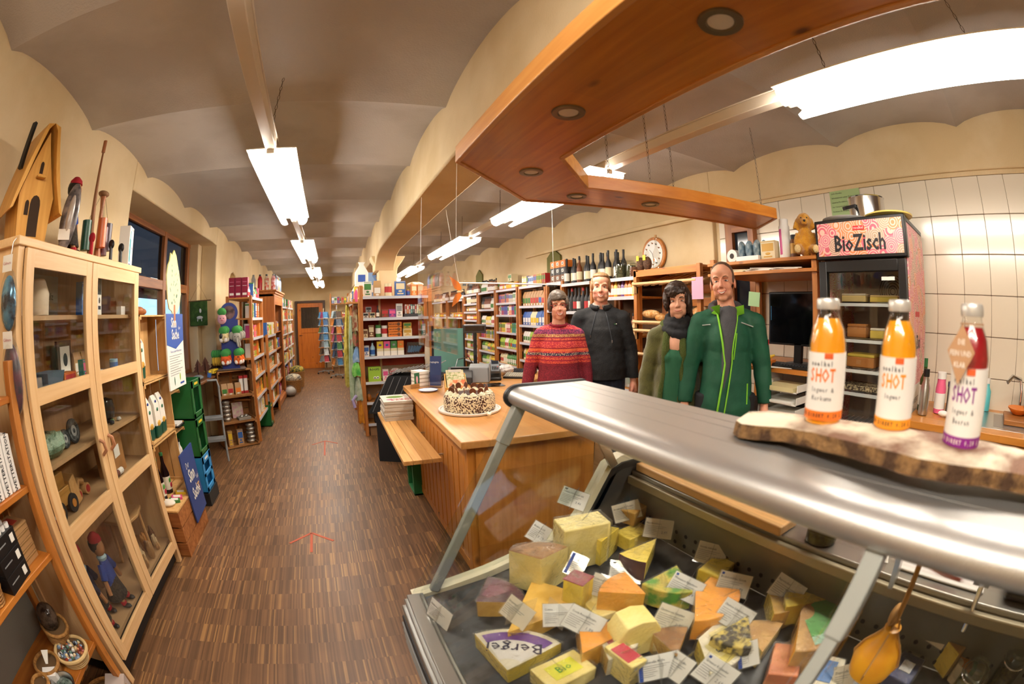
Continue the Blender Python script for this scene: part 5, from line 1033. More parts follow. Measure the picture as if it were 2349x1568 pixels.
def row(a, b, z, rz, specs, where, group, r, gap=.006, run=1, far=None):
    """goods side by side from a to b (xy); specs: (kind, w, d, h, colours, labels)"""
    a, b = Vector(a), Vector(b); L = (b-a).length; u = (b-a)/L; s = .012; n = 0; cur = None; left = 0; rz0 = rz
    while True:
        if left <= 0:
            sp_ = r.choice(specs); c1, c2 = r.choice(sp_[4]), r.choice(sp_[5])
            if c1 == c2: c2 = 'white' if c1 != 'white' else 'green'
            cur = (sp_[0], sp_[1], sp_[2], sp_[3]*r.choice((1, 1, .92)), c1, c2); left = r.randint(1, run)
        w = cur[1]
        if s+w > L: break
        p = a+u*(s+w/2)
        if far:
            me = product(cur[0], w, cur[2], cur[3], cur[4], cur[5]); X = Matrix.Translation((p.x, p.y, z)) @ Matrix.Rotation(rz, 4, 'Z'); b_ = STUFF.setdefault(far, MB()); vs = [X @ v.co for v in me.vertices]
            for mi_, m_ in enumerate(me.materials): b_.add(vs, [tuple(q.vertices) for q in me.polygons if q.material_index == mi_], m_)
        else: put(cur[0], w, cur[2], cur[3], cur[4], cur[5], (p.x, p.y, z+.0005), rz+r.uniform(-.06, .06), f'{cur[4]} {KW[cur[0]]} with {cur[5]} label, {ORD[n]} {where}', group)
        s += w+gap; n += 1; left -= 1
    return n
STRIP = mat('price strip', 'C9CBD2', .4); SHW = wood('shelf pine', 'C98A45', 'B3722F', 1, .5); SHWX = wood('shelf pine across', 'C98A45', 'B3722F', 0, .5); SHV = wood('shelf upright', 'C07C3A', 'A5612A', 2, .5)
def rack(name, label, x0, x1, y0, y1, zs, faceax, post=.04, top=None, back=None, strips=True, wv=SHV, wh=None, th=.02, group=None, cat='shelf'):
    """open rack; faceax '-x','+x','-y' is the open side with price strips"""
    wh = wh or (SHWX if 'y' in faceax else SHW); t = thing(name, label, cat, ((x0+x1)/2, (y0+y1)/2, 0), group=group); cx, cy = (x0+x1)/2, (y0+y1)/2; top = top or zs[-1]+.02
    X0, X1, Y0_, Y1_ = x0-cx, x1-cx, y0-cy, y1-cy
    for px in (X0, X1-post):
        for py in (Y0_, Y1_-post): MB().box(px, px+post, py, py+post, 0, top, wv).build('upright', t, bevel=.002, seg=1)
    for z in zs:
        MB().box(X0+.004, X1-.004, Y0_+.004, Y1_-.004, z-th, z, wh).build('shelf_board', t)
        if strips:
            b = MB()
            if faceax == '-x': b.box(X0-.006, X0, Y0_+post, Y1_-post, z-.032, z+.004, STRIP)
            elif faceax == '+x': b.box(X1, X1+.006, Y0_+post, Y1_-post, z-.032, z+.004, STRIP)
            else: b.box(X0+post, X1-post, Y0_-.006, Y0_, z-.032, z+.004, STRIP)
            b.build('price_strip', t)
    if back is not None:
        b = MB(); e = .006
        if faceax == '-x': b.box(X1-e, X1, Y0_, Y1_, .05, top-.02, back)
        elif faceax == '+x': b.box(X0, X0+e, Y0_, Y1_, .05, top-.02, back)
        else: b.box(X0, X1, Y1_-e, Y1_, .05, top-.02, back)
        b.build('back_panel', t)
    return t
def crate(name, label, loc, rz, w, d, h, m, open_='-y', th=.011, group=None, cat='crate', slats=3):
    """wooden fruit crate; lying on its side when open_='-y' (opening to the front)"""
    t = thing(name, label, cat, loc, rz, group); W_, D_ = w/2, d/2; sh = d/slats
    if open_ == '-y':
        for x in (-W_, W_-th):
            for k in range(slats): MB().box(x, x+th, -D_+k*sh+.004, -D_+(k+1)*sh-.004, 0, h, m).build('slat', t)
        for z in (0, h-th):
            for k in range(slats): MB().box(-W_, W_, -D_+k*sh+.004, -D_+(k+1)*sh-.004, z, z+th, m).build('slat', t)
        for k in range(3): MB().box(-W_, W_, D_-th, D_, k*h/3+.004, (k+1)*h/3-.004, m).build('back_slat', t)
        for x in (-W_+th, W_-th-.02):
            for z in (th, h-th-.02): MB().box(x, x+.02, -D_, D_, z, z+.02, m).build('corner_block', t)
    else:
        for k in range(3):
            z0, z1 = k*h/3+.006, (k+1)*h/3-.006
            for y in (-D_, D_-th): MB().box(-W_, W_, y, y+th, z0, z1, m).build('slat', t)
            for x in (-W_, W_-th): MB().box(x, x+th, -D_+th, D_-th, z0, z1, m).build('slat', t)
        MB().box(-W_, W_, -D_, D_, 0, th, m).build('crate_bottom', t)
        for x in (-W_+th, W_-th-.025):
            for y in (-D_+th, D_-th-.025): MB().box(x, x+.025, y, y+.025, 0, h, m).build('corner_block', t)
    return t
# ------------------------------------------------------------ glazed toy cabinet on the left wall
cb = thing('glazed_cabinet', 'tall pale pine cabinet with two glazed doors and toys inside', 'cabinet', (-1.35, 1.32, 0))
# local: x 0 front .. -.39 back, y 0 .. 1.33
BAK = wood('cabinet back', 'B78D5F', 'A57B50', 2); INN = mat('cabinet inner board', 'B59268', .6)
for y in (0, 1.285): MB().box(-.39, -.345, y, y+.045, 0, 1.965, PINEV).build('rear_post', cb); MB().box(-.045, 0, y, y+.045, 0, 1.965, PINEV).build('front_post', cb, bevel=.003)
for y in (.012, 1.3): MB().box(-.35, -.04, y, y+.018, .12, 1.95, PINEV).build('side_panel', cb)
MB().box(-.4, .012, -.015, 1.345, 1.93, 1.965, PINE).build('top_board', cb, bevel=.004); MB().box(-.39, -.384, .02, 1.31, .12, 1.93, BAK).build('back_board', cb)
for z in (.2, .79, 1.07, 1.355, 1.675): MB().box(-.37, -.03, .04, 1.29, z-.02, z, INN if z < 1.9 else PINE).build('shelf_board', cb)
MB().box(-.37, -.035, .045, 1.285, .02, .14, mat('black plinth', '1A1715', .6)).build('plinth', cb)
for y0, y1, hy, l in ((.048, .655, .6, 0), (.662, 1.283, .705, 1)):
    d_ = MB(); d_.box(-.001, .022, y0, y0+.062, .135, 1.925, PINEV).box(-.001, .022, y1-.062, y1, .135, 1.925, PINEV); do = d_.build('door', cb, bevel=.002)
    for z0, z1 in ((.135, .2), (.755, .82), (1.33, 1.395), (1.855, 1.925)): MB().box(0, .021, y0+.06, y1-.06, z0, z1, PINE).build('door_rail', do)
    for z0, z1 in ((.19, .765), (.81, 1.34), (1.385, 1.865)): MB().box(.008, .012, y0+.055, y1-.055, z0, z1, GLASS).build('pane', do)
    MB().tube([(.022, hy, 1.075), (.045, hy+.01, 1.06), (.05, hy+.015, 1.02), (.024, hy+.01, .995)], [.009, .011, .011, .009], mat('leather pull', 'B9805A', .6), 8).build('handle', do)
CX = -1.35
def inside(name, label, cat, y, z, dx=-.17, rz=0, group=None): return thing(name, label, cat, (CX+dx, 1.32+y, z+.001), rz, group)
# top shelf
for i, (y, r_, h) in enumerate(((.16, .05, .15), (.33, .07, .16))):
    MB().lathe([(0, 0), (r_, .004), (r_*1.05, h*.6), (r_*.7, h*.95), (r_*.6, h), (r_*.55, h), (r_*.55, h-.01), (0, h-.01)], mat('pale stone lamp', 'DCCBB2', .6, vary=.12), n=20).build('stone_lamp', None, (CX-.15, 1.32+y, 1.676), label=['slim pale stone lamp on the top cabinet shelf left', 'broad pale stone lamp on the top cabinet shelf beside the slim one'][i], cat='lamp')
MB().ell((0, 0, .05), (.05, .05, .05), mat('brown felt flower', '6B3F3C', .9), 10, 8).ell((.02, -.02, .1), (.03, .03, .04), mat('straw blossom', 'B9A07A', .9), 8, 6).ell((-.02, .02, .13), (.02, .02, .03), MATS['straw blossom'], 8, 6).build('flower_ornament', None, (CX-.12, 1.4, 1.676), label='brown felt flower with straw blossoms in the top corner of the cabinet', cat='ornament')
o = thing('picture_box', 'large white box printed with vertical words behind the stone lamps', 'box', (CX-.27, 1.84, 1.676)); MB().box(-.02, .02, -.13, .13, 0, .2, mat('grey card box', '9A938A', .7)).build('box_body', o); text('Die Salz', o, (.021, .0, .1), (pi/2, 0, pi/2), .05, INK)
put('carton', .07, .05, .17, 'blue', 'pale blue', (CX-.12, 2.07, 1.676), pi/2, 'blue carton on the top shelf of the right cabinet door')
put('carton', .05, .07, .24, 'white', 'black', (CX-.1, 2.2, 1.676), pi/2, 'tall white candle carton with black writing in the cabinet')
put('carton', .05, .06, .2, 'gold', 'brown', (CX-.2, 2.3, 1.676), pi/2, 'tan carton beside the tall white candle carton'); MB().box(-.02, .02, -.03, .03, 0, .05, WHITE).build('label_card', None, (CX-.07, 2.5, 1.676), label='small white label card at the right end of the top cabinet shelf', cat='card')
# second row
MB().box(-.05, .05, -.07, .07, 0, .07, mat('grey soap box', '8C8580', .7)).build('soap_box', None, (CX-.1, 1.48, 1.356), label='grey lidless box in the lower corner of the upper cabinet pane', cat='box')
o = MB(); o.add([(-.05, -.06, 0), (.05, -.06, 0), (.05, .06, 0), (-.05, .06, 0), (-.07, -.08, .08), (.07, -.08, .08), (.07, .08, .08), (-.07, .08, .08)], [(3, 2, 1, 0), (0, 1, 5, 4), (1, 2, 6, 5), (2, 3, 7, 6), (3, 0, 4, 7), (4, 5, 6, 7)], mat('slate blue bowl', '55687A', .6)); o.build('square_bowl', None, (CX-.1, 1.66, 1.356), label='slate blue square bowl behind the glass of the left cabinet door', cat='bowl')
put('carton', .12, .08, .06, 'orange', 'red', (CX-.1, 1.83, 1.356), pi/2, 'flat orange carton beside the slate blue bowl')
MB().cb((0, 0, .1), (.02, .16, .2), mat('framed picture wood', '5A3E28', .6)).cb((.012, 0, .1), (.004, .11, .14), PAPER).ell((.015, 0, .1), (.002, .025, .035), INK).build('framed_picture', None, (CX-.3, 2.08, 1.356), label='small framed picture with a dark spot inside the right cabinet door', cat='picture')
MB().box(-.04, .04, -.07, .07, 0, .035, WHITE).build('white_box', None, (CX-.08, 2.1, 1.356), label='low white box on the second shelf of the right door', cat='box')
put('can', .06, .06, .07, 'pale blue', 'blue', (CX-.09, 2.4, 1.356), pi/2, 'pale blue marbled tin at the right of the second shelf'); put('carton', .04, .04, .1, 'teal', 'pink', (CX-.1, 2.02, 1.356+.001), pi/2, 'teal carton at the centre stile of the cabinet')
for i in range(3): put('bag', .09, .03, .13, 'kraft', 'white', (CX-.28, 2.2+.1*i, 1.356), pi/2, f'clear and kraft pouch {("left", "middle", "right")[i]} at the back of the second shelf', None)
# third row: minerals
ROCK = mat('green mineral', '5E7A62', .35, c2='8FA890', vscale=25, bump=1, bscale=60); AGT = mat('agate slice', '6E7577', .15, c2='2E3336', vscale=30)
def rock(label, loc, r, m, seed):
    b = MB(); b.ell((0, 0, r[2]*.9), r, m, 12, 8); o = b.build('mineral', None, loc, label=label, cat='mineral', smooth=20); q = random.Random(seed)
    for v in o.data.vertices: v.co *= q.uniform(.85, 1.15)
    return o
rock('lumpy green mineral lying on the middle cabinet shelf', (CX-.12, 1.62, 1.07), (.07, .11, .055), ROCK, 1); rock('rust brown rock at the left end of the middle cabinet shelf', (CX-.1, 1.46, 1.07), (.05, .05, .08), mat('rust rock', '8A4A26', .7, c2='5E2E18', vscale=20), 2)
for i, (y, r_) in enumerate(((1.76, .045), (1.86, .06))):
    o = thing('agate_slice', ['smaller round grey agate slice beside the green mineral', 'larger round grey agate slice with dark rings'][i], 'mineral', (CX-.12, y, 1.071)); 
    for k, (q, m) in enumerate(((1, mat('agate crust', '2A2C2E', .4)), (.82, AGT), (.45, mat('agate core', 'A7ACAC', .15)), (.2, AGT))): MB().tube([(.0+.004*k, 0, r_), (.012+.001*k, 0, r_)], r_*q, m, 20).build('agate_ring', o, rot=(0, radians(-10), 0))
for i, y in enumerate((1.47, 1.55, 1.63)): MB().box(-.001, .001, -.035, .035, 0, .09, PAPER).ell((.002, 0, .045), (.001, .015, .025), INK, 8, 4).build('mineral_card', None, (CX-.3, y, 1.16), label=f'white printed mineral card, {ORD[i]} from the cabinet side at the back', cat='card')
for i in range(7): rock(f'small polished stone {("nearest the stile", "second from the stile", "third from the stile", "in the middle", "fourth from the hinge", "by the dark ball", "right of the dark ball")[i]} on the right middle shelf', (CX-.09-.03*(i % 2), 2.08+.05*i, 1.07), (.018, .02, .012), [mat('pale quartz', 'B9B4AA', .2), mat('dark pebble', '3A3B40', .2), mat('moss agate', '7F9A6A', .2)][i % 3], 10+i)
MB().lathe([(0, .02), (.05, .03), (.062, .08), (.05, .13), (0, .145)], mat('dark glass ball', '2B2A28', .08, coat=.5), n=20).cyl((0, 0, 0), .03, .02, BLACK).build('glass_ball', None, (CX-.15, 2.33, 1.071), label='dark glass ball on a stand inside the right cabinet door', cat='ornament')
# fourth row: wooden toys and kraft bag
TW = wood('toy wood', 'B98A45', '9A6E30', 1); TW2 = wood('light toy wood', 'C9A06A', 'B48750', 0)
o = inside('toy_tipper', 'wooden toy digger with black wheels behind the left cabinet door', 'toy', .3, .79); MB().box(-.06, .06, -.12, .06, .05, .13, TW).box(-.05, .05, -.06, .04, .13, .2, TW).build('toy_body', o, bevel=.004)
MB().prism([(.06, .0), (.16, .02), (.13, .16), (.07, .14)], -.06, .06, TW2, 'x').build('bucket', o, bevel=.003)
for y in (-.08, .05):
    for x in (-.07, .055): w = MB().tube([(x, y, .045), (x+.02, y, .045)], .045, mat('toy tyre', '17181A', .7), 20).build('wheel', o); MB().tube([(x-.003, y, .045), (x+.024, y, .045)], .02, mat('toy hub', 'B5762E', .5), 12).build('hub', w)
o = inside('toy_roller', 'wooden push-along toy with red-centred wheels beside the digger', 'toy', .52, .79); MB().tube([(0, -.03, .05), (0, 0, .09), (0, .05, .07)], .02, TW2, 10).build('toy_body', o)
for y in (-.04, .06): w = MB().tube([(-.03, y, .032), (.03, y, .032)], .03, TW2, 18).build('wheel', o); MB().tube([(-.032, y, .032), (.033, y, .032)], .02, mat('toy red', 'A8202A', .5), 14).build('wheel_centre', w)
o = inside('toy_cart', 'small toy with red and white wheels at the lower left of the pane', 'toy', .13, .79, -.08); MB().tube([(-.03, 0, .03), (.03, 0, .03)], .03, MATS['toy red'], 16).tube([(-.01, 0, .03), (.01, 0, .03)], .032, WHITE, 16).build('wheel', o)
o = inside('kraft_sack', 'big folded kraft paper bag with white label behind the right door', 'bag', .93, .79, -.14, .1); KP = mat('kraft paper', 'A8763F', .8, vary=.15, vscale=8)
MB().add([(-.06, -.11, 0), (.06, -.11, 0), (.06, .11, 0), (-.06, .11, 0), (-.06, -.115, .2), (.055, -.115, .2), (.055, .115, .2), (-.06, .115, .2), (-.02, -.1, .25), (.02, -.1, .25), (.02, .1, .25), (-.02, .1, .25)], [(3, 2, 1, 0), (0, 1, 5, 4), (1, 2, 6, 5), (2, 3, 7, 6), (3, 0, 4, 7), (4, 5, 9, 8), (5, 6, 10, 9), (6, 7, 11, 10), (7, 4, 8, 11), (8, 9, 10, 11)], KP).build('bag_body', o, smooth=0); MB().cb((.059, 0, .13), (.002, .09, .065), PAPER).build('bag_label', o)
MB().tube([(0, -.07, .02), (0, .06, .02)], .018, mat('brown wrapped roll', '7A4A3A', .6), 10).tube([(0, -.0, .02), (0, .055, .02)], .0185, PAPER, 10).build('wrapped_roll', None, (CX-.07, 2.2, .792), label='brown wrapped roll with white label lying below the kraft bag', cat='roll')
# bottom: dolls and small wooden goods
SKD = mat('doll skin', 'A8764C', .8); DB = mat('doll blue wool', '24408F', .9, bump=.4, bscale=200); DN = mat('doll navy wool', '1E2340', .9); DT = mat('dark tweed', '3A3128', .95, c2='1F1A16', vscale=80); RH = mat('red felt', 'A81C2A', .9)
def doll(label, loc, rz, top, sc=1.0, lean=.12, group=None):
    t = thing('doll', label, 'doll', loc, rot=(0, 0, rz)); t.scale = (sc,)*3
    MB().ell((0, 0, .33), (.042, .04, .052), SKD, 14, 10).tube([(0, 0, .25), (0, 0, .3)], .02, SKD, 8).build('head', t); MB().ell((0, .012, .345), (.048, .045, .05), BLACK, 12, 8).build('hair', t)
    MB().lathe([(.045, 0), (.04, .02), (.018, .04), (0, .045)], RH, (0, .005, .365), 12).build('cap', t); MB().lathe([(.03, 0), (.034, .015), (.02, .03)], mat('pale blue collar', '9DBAC4', .9), (0, 0, .262), 12).build('collar', t)
    MB().lathe([(0, .1), (.062, .1), (.055, .2), (.03, .265), (0, .27)], top, n=14, sy=.7).build('torso', t)
    for s in (-1, 1):
        MB().tube([(s*.04, 0, .245), (s*.085, -.01, .18)], [.026, .022], top, 8).build('sleeve', t); MB().tube([(s*.085, -.01, .18), (s*.105, -.02, .11)], [.016, .014], SKD, 8).build('hand', t)
        l = MB().tube([(s*.025, 0, .12), (s*.035, -.04, .05), (s*.04, -.045, .02)], [.02, .016, .014], SKD, 8).build('leg', t); MB().tube([(s*.04, -.045, .035), (s*.04, -.045, .018)], .02, RH, 8).ell((s*.042, -.06, .012), (.018, .035, .012), BLACK, 8, 6).build('shoe', l)
    MB().lathe([(.05, 0), (.085, -.11), (.08, -.115), (.04, 0)], DT, (0, 0, .16), 16, sy=.8).build('skirt', t); return t
doll('rag doll in bright blue jumper and dark skirt behind the lower left pane', (CX-.12, 1.78, .201), pi/2+.1, DB, 1.05); doll('rag doll in navy jumper, middle one of the three dolls in the cabinet', (CX-.2, 1.63, .201), pi/2, DN, 1.05); doll('rag doll in navy jumper at the left edge of the lower pane', (CX-.13, 1.51, .201), pi/2-.1, DN, 1.0)
o = inside('wooden_stool', 'small wooden stool with rounded seat behind the lower right pane', 'stool', 1.0, .201, -.2); MB().prism([(-.1, -.15), (.1, -.15), (.12, 0), (.08, .15), (-.1, .15)], .28, .3, TW2).build('seat', o, bevel=.005)
for x in (-.07, .07):
    for y in (-.1, .1): MB().tube([(x*1.2, y*1.1, 0), (x, y, .28)], .013, TW2, 8).build('leg', o)
q = random.Random(4)
for i in range(16): rock(f'{("kraft", "pale", "brown", "honey")[i % 4]} wrapped wooden figure, {ORD[i]} from the centre stile on the cabinet floor', (CX-.06-.03*(i % 4), 2.05+.032*i, .201), (.018+.006*(i % 3), .02, .025+.02*(i % 3)), [cm('kraft'), mat('pale figure', 'CDB58C', .6), cm('brown'), mat('honey figure', 'B57C34', .6)][i % 4], 30+i)
# things on the cabinet
BHW = wood('birdhouse pine', 'D9A24C', 'C08734', 2); o = thing('birdhouse', 'tall yellow pine birdhouse with steep roof and black chimney on the cabinet', 'birdhouse', (-1.50, 1.50, 1.966), -.45); o.scale = (.92, .88, .93)
MB().prism([(-.1, 0), (.1, 0), (.12, .2), (.0, .5), (-.12, .2)], -.12, .12, BHW, 'y').build('house_body', o, rot=(0, 0, pi/2)); D2 = mat('dark opening', '33200F', .9)
for s in (-1, 1):
    P = [(.0, .53), (.03, .5), (.10, .28), (.16, .13), (.18, .12), (.12, .3), (.045, .52)]; P = [(s*a, b) for a, b in P]
    MB().prism(P if s > 0 else P[::-1], -.16, .17, BHW, 'y').build('roof_slope', o, rot=(0, 0, pi/2))
for (y, z, w, h) in ((.0, .02, .035, .2), (-.055, .11, .014, .07), (0, .30, .012, .06)):
    P = [(y-w, z), (y+w, z), (y+w, z+h*.7)]+[(y+w*cos(a), z+h*.7+w*1.2*sin(a)) for a in [pi*k/6 for k in range(1, 6)]]+[(y-w, z+h*.7)]; MB().prism(P, .1195, .1215, D2, 'x').build('opening', o)
MB().box(.12, .155, -.03, .03, .275, .285, BHW).build('perch', o, bevel=.004); MB().bar((.04, -.125, .33), (.03, -.10, .56), .03, .02, BLACK).build('chimney', o)
o = thing('agate_slab', 'long polished grey agate slab in a clear bag on the cabinet', 'mineral', (-1.43, 1.78, 1.966), .75); AG = mat('banded agate', '4A4648', .2, c2='8A7F7A', vscale=14)
MB().ell((0, 0, .165), (.052, .02, .165), AG, 20, 12).build('slab', o, rot=(0, radians(8), 0)); MB().ell((0, -.012, .17), (.022, .02, .1), mat('pale agate band', 'A79C92', .2), 16, 10).build('pale_band', o, rot=(0, radians(8), 0)); MB().box(-.035, .035, -.024, -.02, .05, .1, PAPER).build('slab_label', o)
doll('rag doll with red cap standing on the cabinet behind the agate slab', (-1.50, 1.93, 1.966), pi/2+.4, DB, 1.0)
# wind chime mobile of coloured bamboo tubes on stands
o = thing('chime_stand', 'wooden stand with hanging coloured bamboo chimes on the cabinet', 'wind chime', (-1.47, 2.16, 1.966))
MB().lathe([(.03, 0), (.018, .1), (.012, .3), (.02, .37), (.03, .39), (0, .4)], mat('reddish pole', 'A8683C', .5), n=10).build('stand_pole', o, (0, .07, 0)); MB().tube([(.0, -.02, 0), (.0, -.04, .6)], [.02, .006], mat('striker stick', '8E5A30', .6), 8).tube([(0, -.04, .6), (0, -.043, .67)], .013, MATS['reddish pole'], 8).build('striker', o)
CH4 = [('green', mat('chime green', '1F4F3A', .35)), ('orange', mat('chime orange', 'C9652E', .35)), ('wine', mat('chime wine', '5A1E26', .35)), ('plum', mat('chime plum', '3A1E2E', .35))]
for i, (a, zt_, m) in enumerate(((2.4, .2, CH4[0][1]), (-.2, .22, CH4[1][1]), (.9, .19, CH4[2][1]), (1.7, .23, CH4[3][1]))):
    x, y = .02+.04*cos(a+1), .05+.09*(i-1.2); p = MB().tube([(x, y, zt_-.15), (x, y, zt_+.01)], .032, m, 14).build('chime_tube', o); MB().tube([(x, y, zt_), (0, .07+.02*(i-1.5), .37)], .0015, CH, 4).build('cord', p)
MB().ell((0, .07, .385), (.035, .05, .018), mat('coconut disc', '8A6440', .7), 14, 8).build('top_disc', o)
for i, (y, m) in enumerate(((2.05, RH), (2.3, BLACK), (2.44, BLACK))): MB().tube([(0, 0, 0), (0, 0, .09)], .012, m, 8).ell((0, 0, .1), (.025, .012, .028), m, 12, 8).build('rattle', None, (-1.4, y, 1.966), label=['red felt rattle stick at the cabinet edge', 'black round rattle below the orange chime', 'black round rattle below the plum chime'][i], cat='rattle')
o = thing('bottle_box', 'white advertising box showing a turquoise bottle at the cabinet end', 'box', (-1.44, 2.58, 1.966), .25); MB().box(-.04, .04, -.06, .06, 0, .25, PAPER).build('box_body', o)
MB().box(.04, .0415, -.045, -.01, .03, .17, mat('turquoise print', '1F93A0', .4)).box(.04, .0415, -.035, -.02, .17, .22, MATS['turquoise print']).ell((.041, .03, .12), (.001, .008, .01), mat('wine print', '6A2044', .5), 8, 4).box(.04, .0412, -.045, .0, .008, .02, BLU).build('bottle_print', o); text('bioloddin', o, (.042, .015, .235), FX, .02, INK)
# bags hanging on the cabinet's left side
for i, (x, z, l, m) in enumerate(((-1.37, 1.72, 'dark blue iridescent beads in a clear bag hanging beside the cabinet', mat('iridescent beads', '1C2A3C', .15, .5, c2='4A8FB8', vscale=16)), (-1.36, 1.45, 'clear bag of red and violet sticks hanging beside the cabinet', mat('wine sticks', '5A2436', .4, c2='2E2530', vscale=30)))):
    t = thing('hanging_bag', l, 'bag', (x, 1.285, z)); MB().ell((0, 0, 0), (.05+.01*i, .03, .1+.03*i), m, 16, 10).build('bag_filling', t, smooth=60); MB().ell((0, 0, .01), (.058+.01*i, .036, .115+.03*i), WRAP, 16, 10).build('bag_film', t, smooth=60)
    MB().cb((-.0, -.02, .14), (.07, .002, .06), PAPER).build('header_card', t); text('Calimero', t, (0, -.0225, .14), FNY, .016, mat('red script', 'B22A36', .5)); MB().tube([(0, 0, .16), (.0, .01, .22), (.01, .02, .235), (.015, .025, .22)], .002, STEEL, 6).build('hook', t)
# ------------------------------------------------------------ orange pine shelf at the picture edge
sh = thing('open_shelf', 'oiled pine shelf at the left picture edge with boxes and baskets', 'shelf', (-1.35, 1.28, 0))
for y in (-.03,): 
    for x in (0, -.36): MB().box(x-.02, x+.02, y-.02, y+.02, 0, 1.52, OPINEV).build('upright', sh, bevel=.003)
for x in (0, -.36): MB().box(x-.02, x+.02, -1.1, -1.06, 0, 1.52, OPINEV).build('upright', sh, bevel=.003)
for z in (.36, .80, 1.075, 1.40): MB().box(-.37, .005, -1.06, -.05, z-.025, z, OPINE).build('shelf_board', sh, bevel=.003)
MB().box(-.38, -.374, -1.08, -.02, .1, 1.5, mat('grey corrugated back', '7A766C', .8, bump=.3)).build('back_panel', sh)
SX = -1.35
for i in range(4):
    t = thing('weather_box', f'white box printed WETTERSTATION, {ORD[i]} from the shelf upright', 'box', (SX-.1, 1.17-.062*i, 1.076), -.05); MB().box(-.09, .09, -.026, .026, 0, .2, WHITE).build('box_body', t, bevel=.002)
    text('WETTERSTATION', t, (.0915, 0, .105), (pi/2, -pi/2, pi/2), .026, INK, bold=.0004); text('WETTERSTATION', t, (0, .027, .18), (pi/2, 0, pi), .02, INK)
for i in range(5):
    t = thing('tea_box', f'slim kraft tea box with red top line, {ORD[i]} from the top of its stack', 'box', (SX-.12, 1.13, .801+.03*(4-i)), .05+.05*(i % 2)); MB().box(-.07, .07, -.06, .06, 0, .028, cm('kraft')).box(-.071, .071, -.061, .061, .018, .022, mat('tea line', '8A6A3A', .6)).build('box_body', t)
    if i == 0: MB().box(-.05, .03, -.035, .035, .028, .0288, mat('tea red', 'A83A2A', .5)).build('box_label', t)
for i in range(3):
    t = thing('marker_tray', f'black box of white-capped markers, {("top", "middle", "bottom")[i]} one of three', 'box', (SX-.09, .96, .801+.062*(2-i)), .1); MB().box(-.09, .09, -.09, .09, 0, .06, BLACK).box(.0905, .092, .04, .07, .015, .045, PAPER).build('tray_body', t, bevel=.002); MB().box(.0905, .0915, -.07, .0, .03, .034, GREY).build('tray_print', t)
    if i == 0:
        for a in range(4):
            for b in range(5): MB().cyl((-.065+.043*a, -.07+.035*b, .06), .014, .016, WHITE, 12).build('marker_cap', t)
def basket(name, label, loc, r, h, m, fill=None, sx=1, tilt=0, rz=0, fl='filling'):
    t = thing(name, label, 'basket', loc, rot=(0, tilt, rz)); n = 28
    for k in range(max(3, int(h/.011))):
        z = .005+.011*k; rr_ = r*(.78+.22*z/h); MB().tube([(rr_*cos(2*pi*a/n)*sx+.0, rr_*sin(2*pi*a/n), z+.003*sin(a*pi/1.0+k*pi)*(1 if a % 2 else -1)) for a in range(n+1)], .0058, m, 5, cap=False).build('wicker_ring', t)
    MB().lathe([(0, 0), (r*.78, 0), (r*.95, h*.9)], mat('basket inside', '5E4526', .9), n=20, sx=sx).build('basket_base', t)
    MB().tube([(r*cos(2*pi*a/n)*sx, r*sin(2*pi*a/n), h) for a in range(n+1)], .009, m, 8, cap=False).build('basket_rim', t); return t
WK = mat('woven willow', 'A8793C', .7, c2='8A5E2A', vscale=60); WKP = mat('pale woven cane', 'CDB07A', .7)
PEB = [mat('pebble '+c, c, .15, coat=.4) for c in ('D9D4CC', '4E6F62', '2A2E38', 'B5673A', 'C9B48A', '6A7F96', '8C3A2E')]
t = basket('bead_basket', 'pale round basket full of polished pebbles on the low shelf', (SX-.05, 1.08, .361), .095, .05, WKP); q = random.Random(8)
PEBM = [MB().ell((0, 0, 0), (.014, .011, .009), m, 8, 6).mesh('pebble') for m in PEB]
for i in range(70):
    a, rr_ = q.uniform(0, 6.28), .078*sqrt(q.random()); o = bpy.data.objects.new('pebble', q.choice(PEBM)); COL.objects.link(o); o.parent = t; o.location = (rr_*cos(a), rr_*sin(a), .04+.012*q.random()); o.rotation_euler = (q.uniform(0, 3), q.uniform(0, 3), q.uniform(0, 3))
t = basket('willow_basket', 'square brown willow basket holding a glossy bag, tilted on the low shelf', (SX-.17, 1.14, .40), .075, .08, WK, tilt=.3); MB().ell((-.03, 0, .11), (.06, .06, .07), mat('glossy brown bag', '2A211C', .1, c2='57493E', vscale=30, bump=.8, bscale=30), 16, 12).build('glossy_bag', t)
t = basket('seed_basket', 'round straw basket with dark contents and a white folded card', (SX-.14, .93, .361), .075, .06, WK); MB().ell((0, 0, .03), (.062, .062, .02), mat('dark contents', '2C2620', .8, bump=1, bscale=80), 12, 8).build('basket_filling', t); MB().add([(-.0, -.02, .03), (.02, .05, .1), (-.02, .03, .1)], [(0, 1, 2)], PAPER).build('folded_card', t)
t = thing('lidded_dish', 'silver dish of dark green stones at the bottom left picture edge', 'dish', (SX-.02, .87, .361)); MB().lathe([(.04, 0), (.06, .02), (.07, .045), (.066, .045), (.055, .02), (0, .012)], STEEL, n=24).build('dish_body', t); MB().ell((0, 0, .025), (.05, .05, .016), mat('green stones', '31443C', .2, c2='6E8078', vscale=50, bump=1, bscale=60), 14, 8).build('stones', t)
t = basket('stone_basket', 'small square straw basket in the bottom left corner', (SX-.12, .80, .361), .05, .06, WK)
MB().box(-.04, .04, -.03, .03, 0, .06, WHITE).build('card_box', None, (SX-.1, .885+.0, .362), (0, 0, .5), label='small white folded carton between the baskets on the low shelf', cat='box')
t = basket('big_round_basket', 'broad brown basket on the floor below the low shelf', (SX-.02, 1.08, .02), .15, .1, WK); MB().ell((0, 0, .05), (.12, .12, .03), mat('dark chips', '2A1A16', .7, bump=1, bscale=50), 14, 8).build('basket_filling', t)
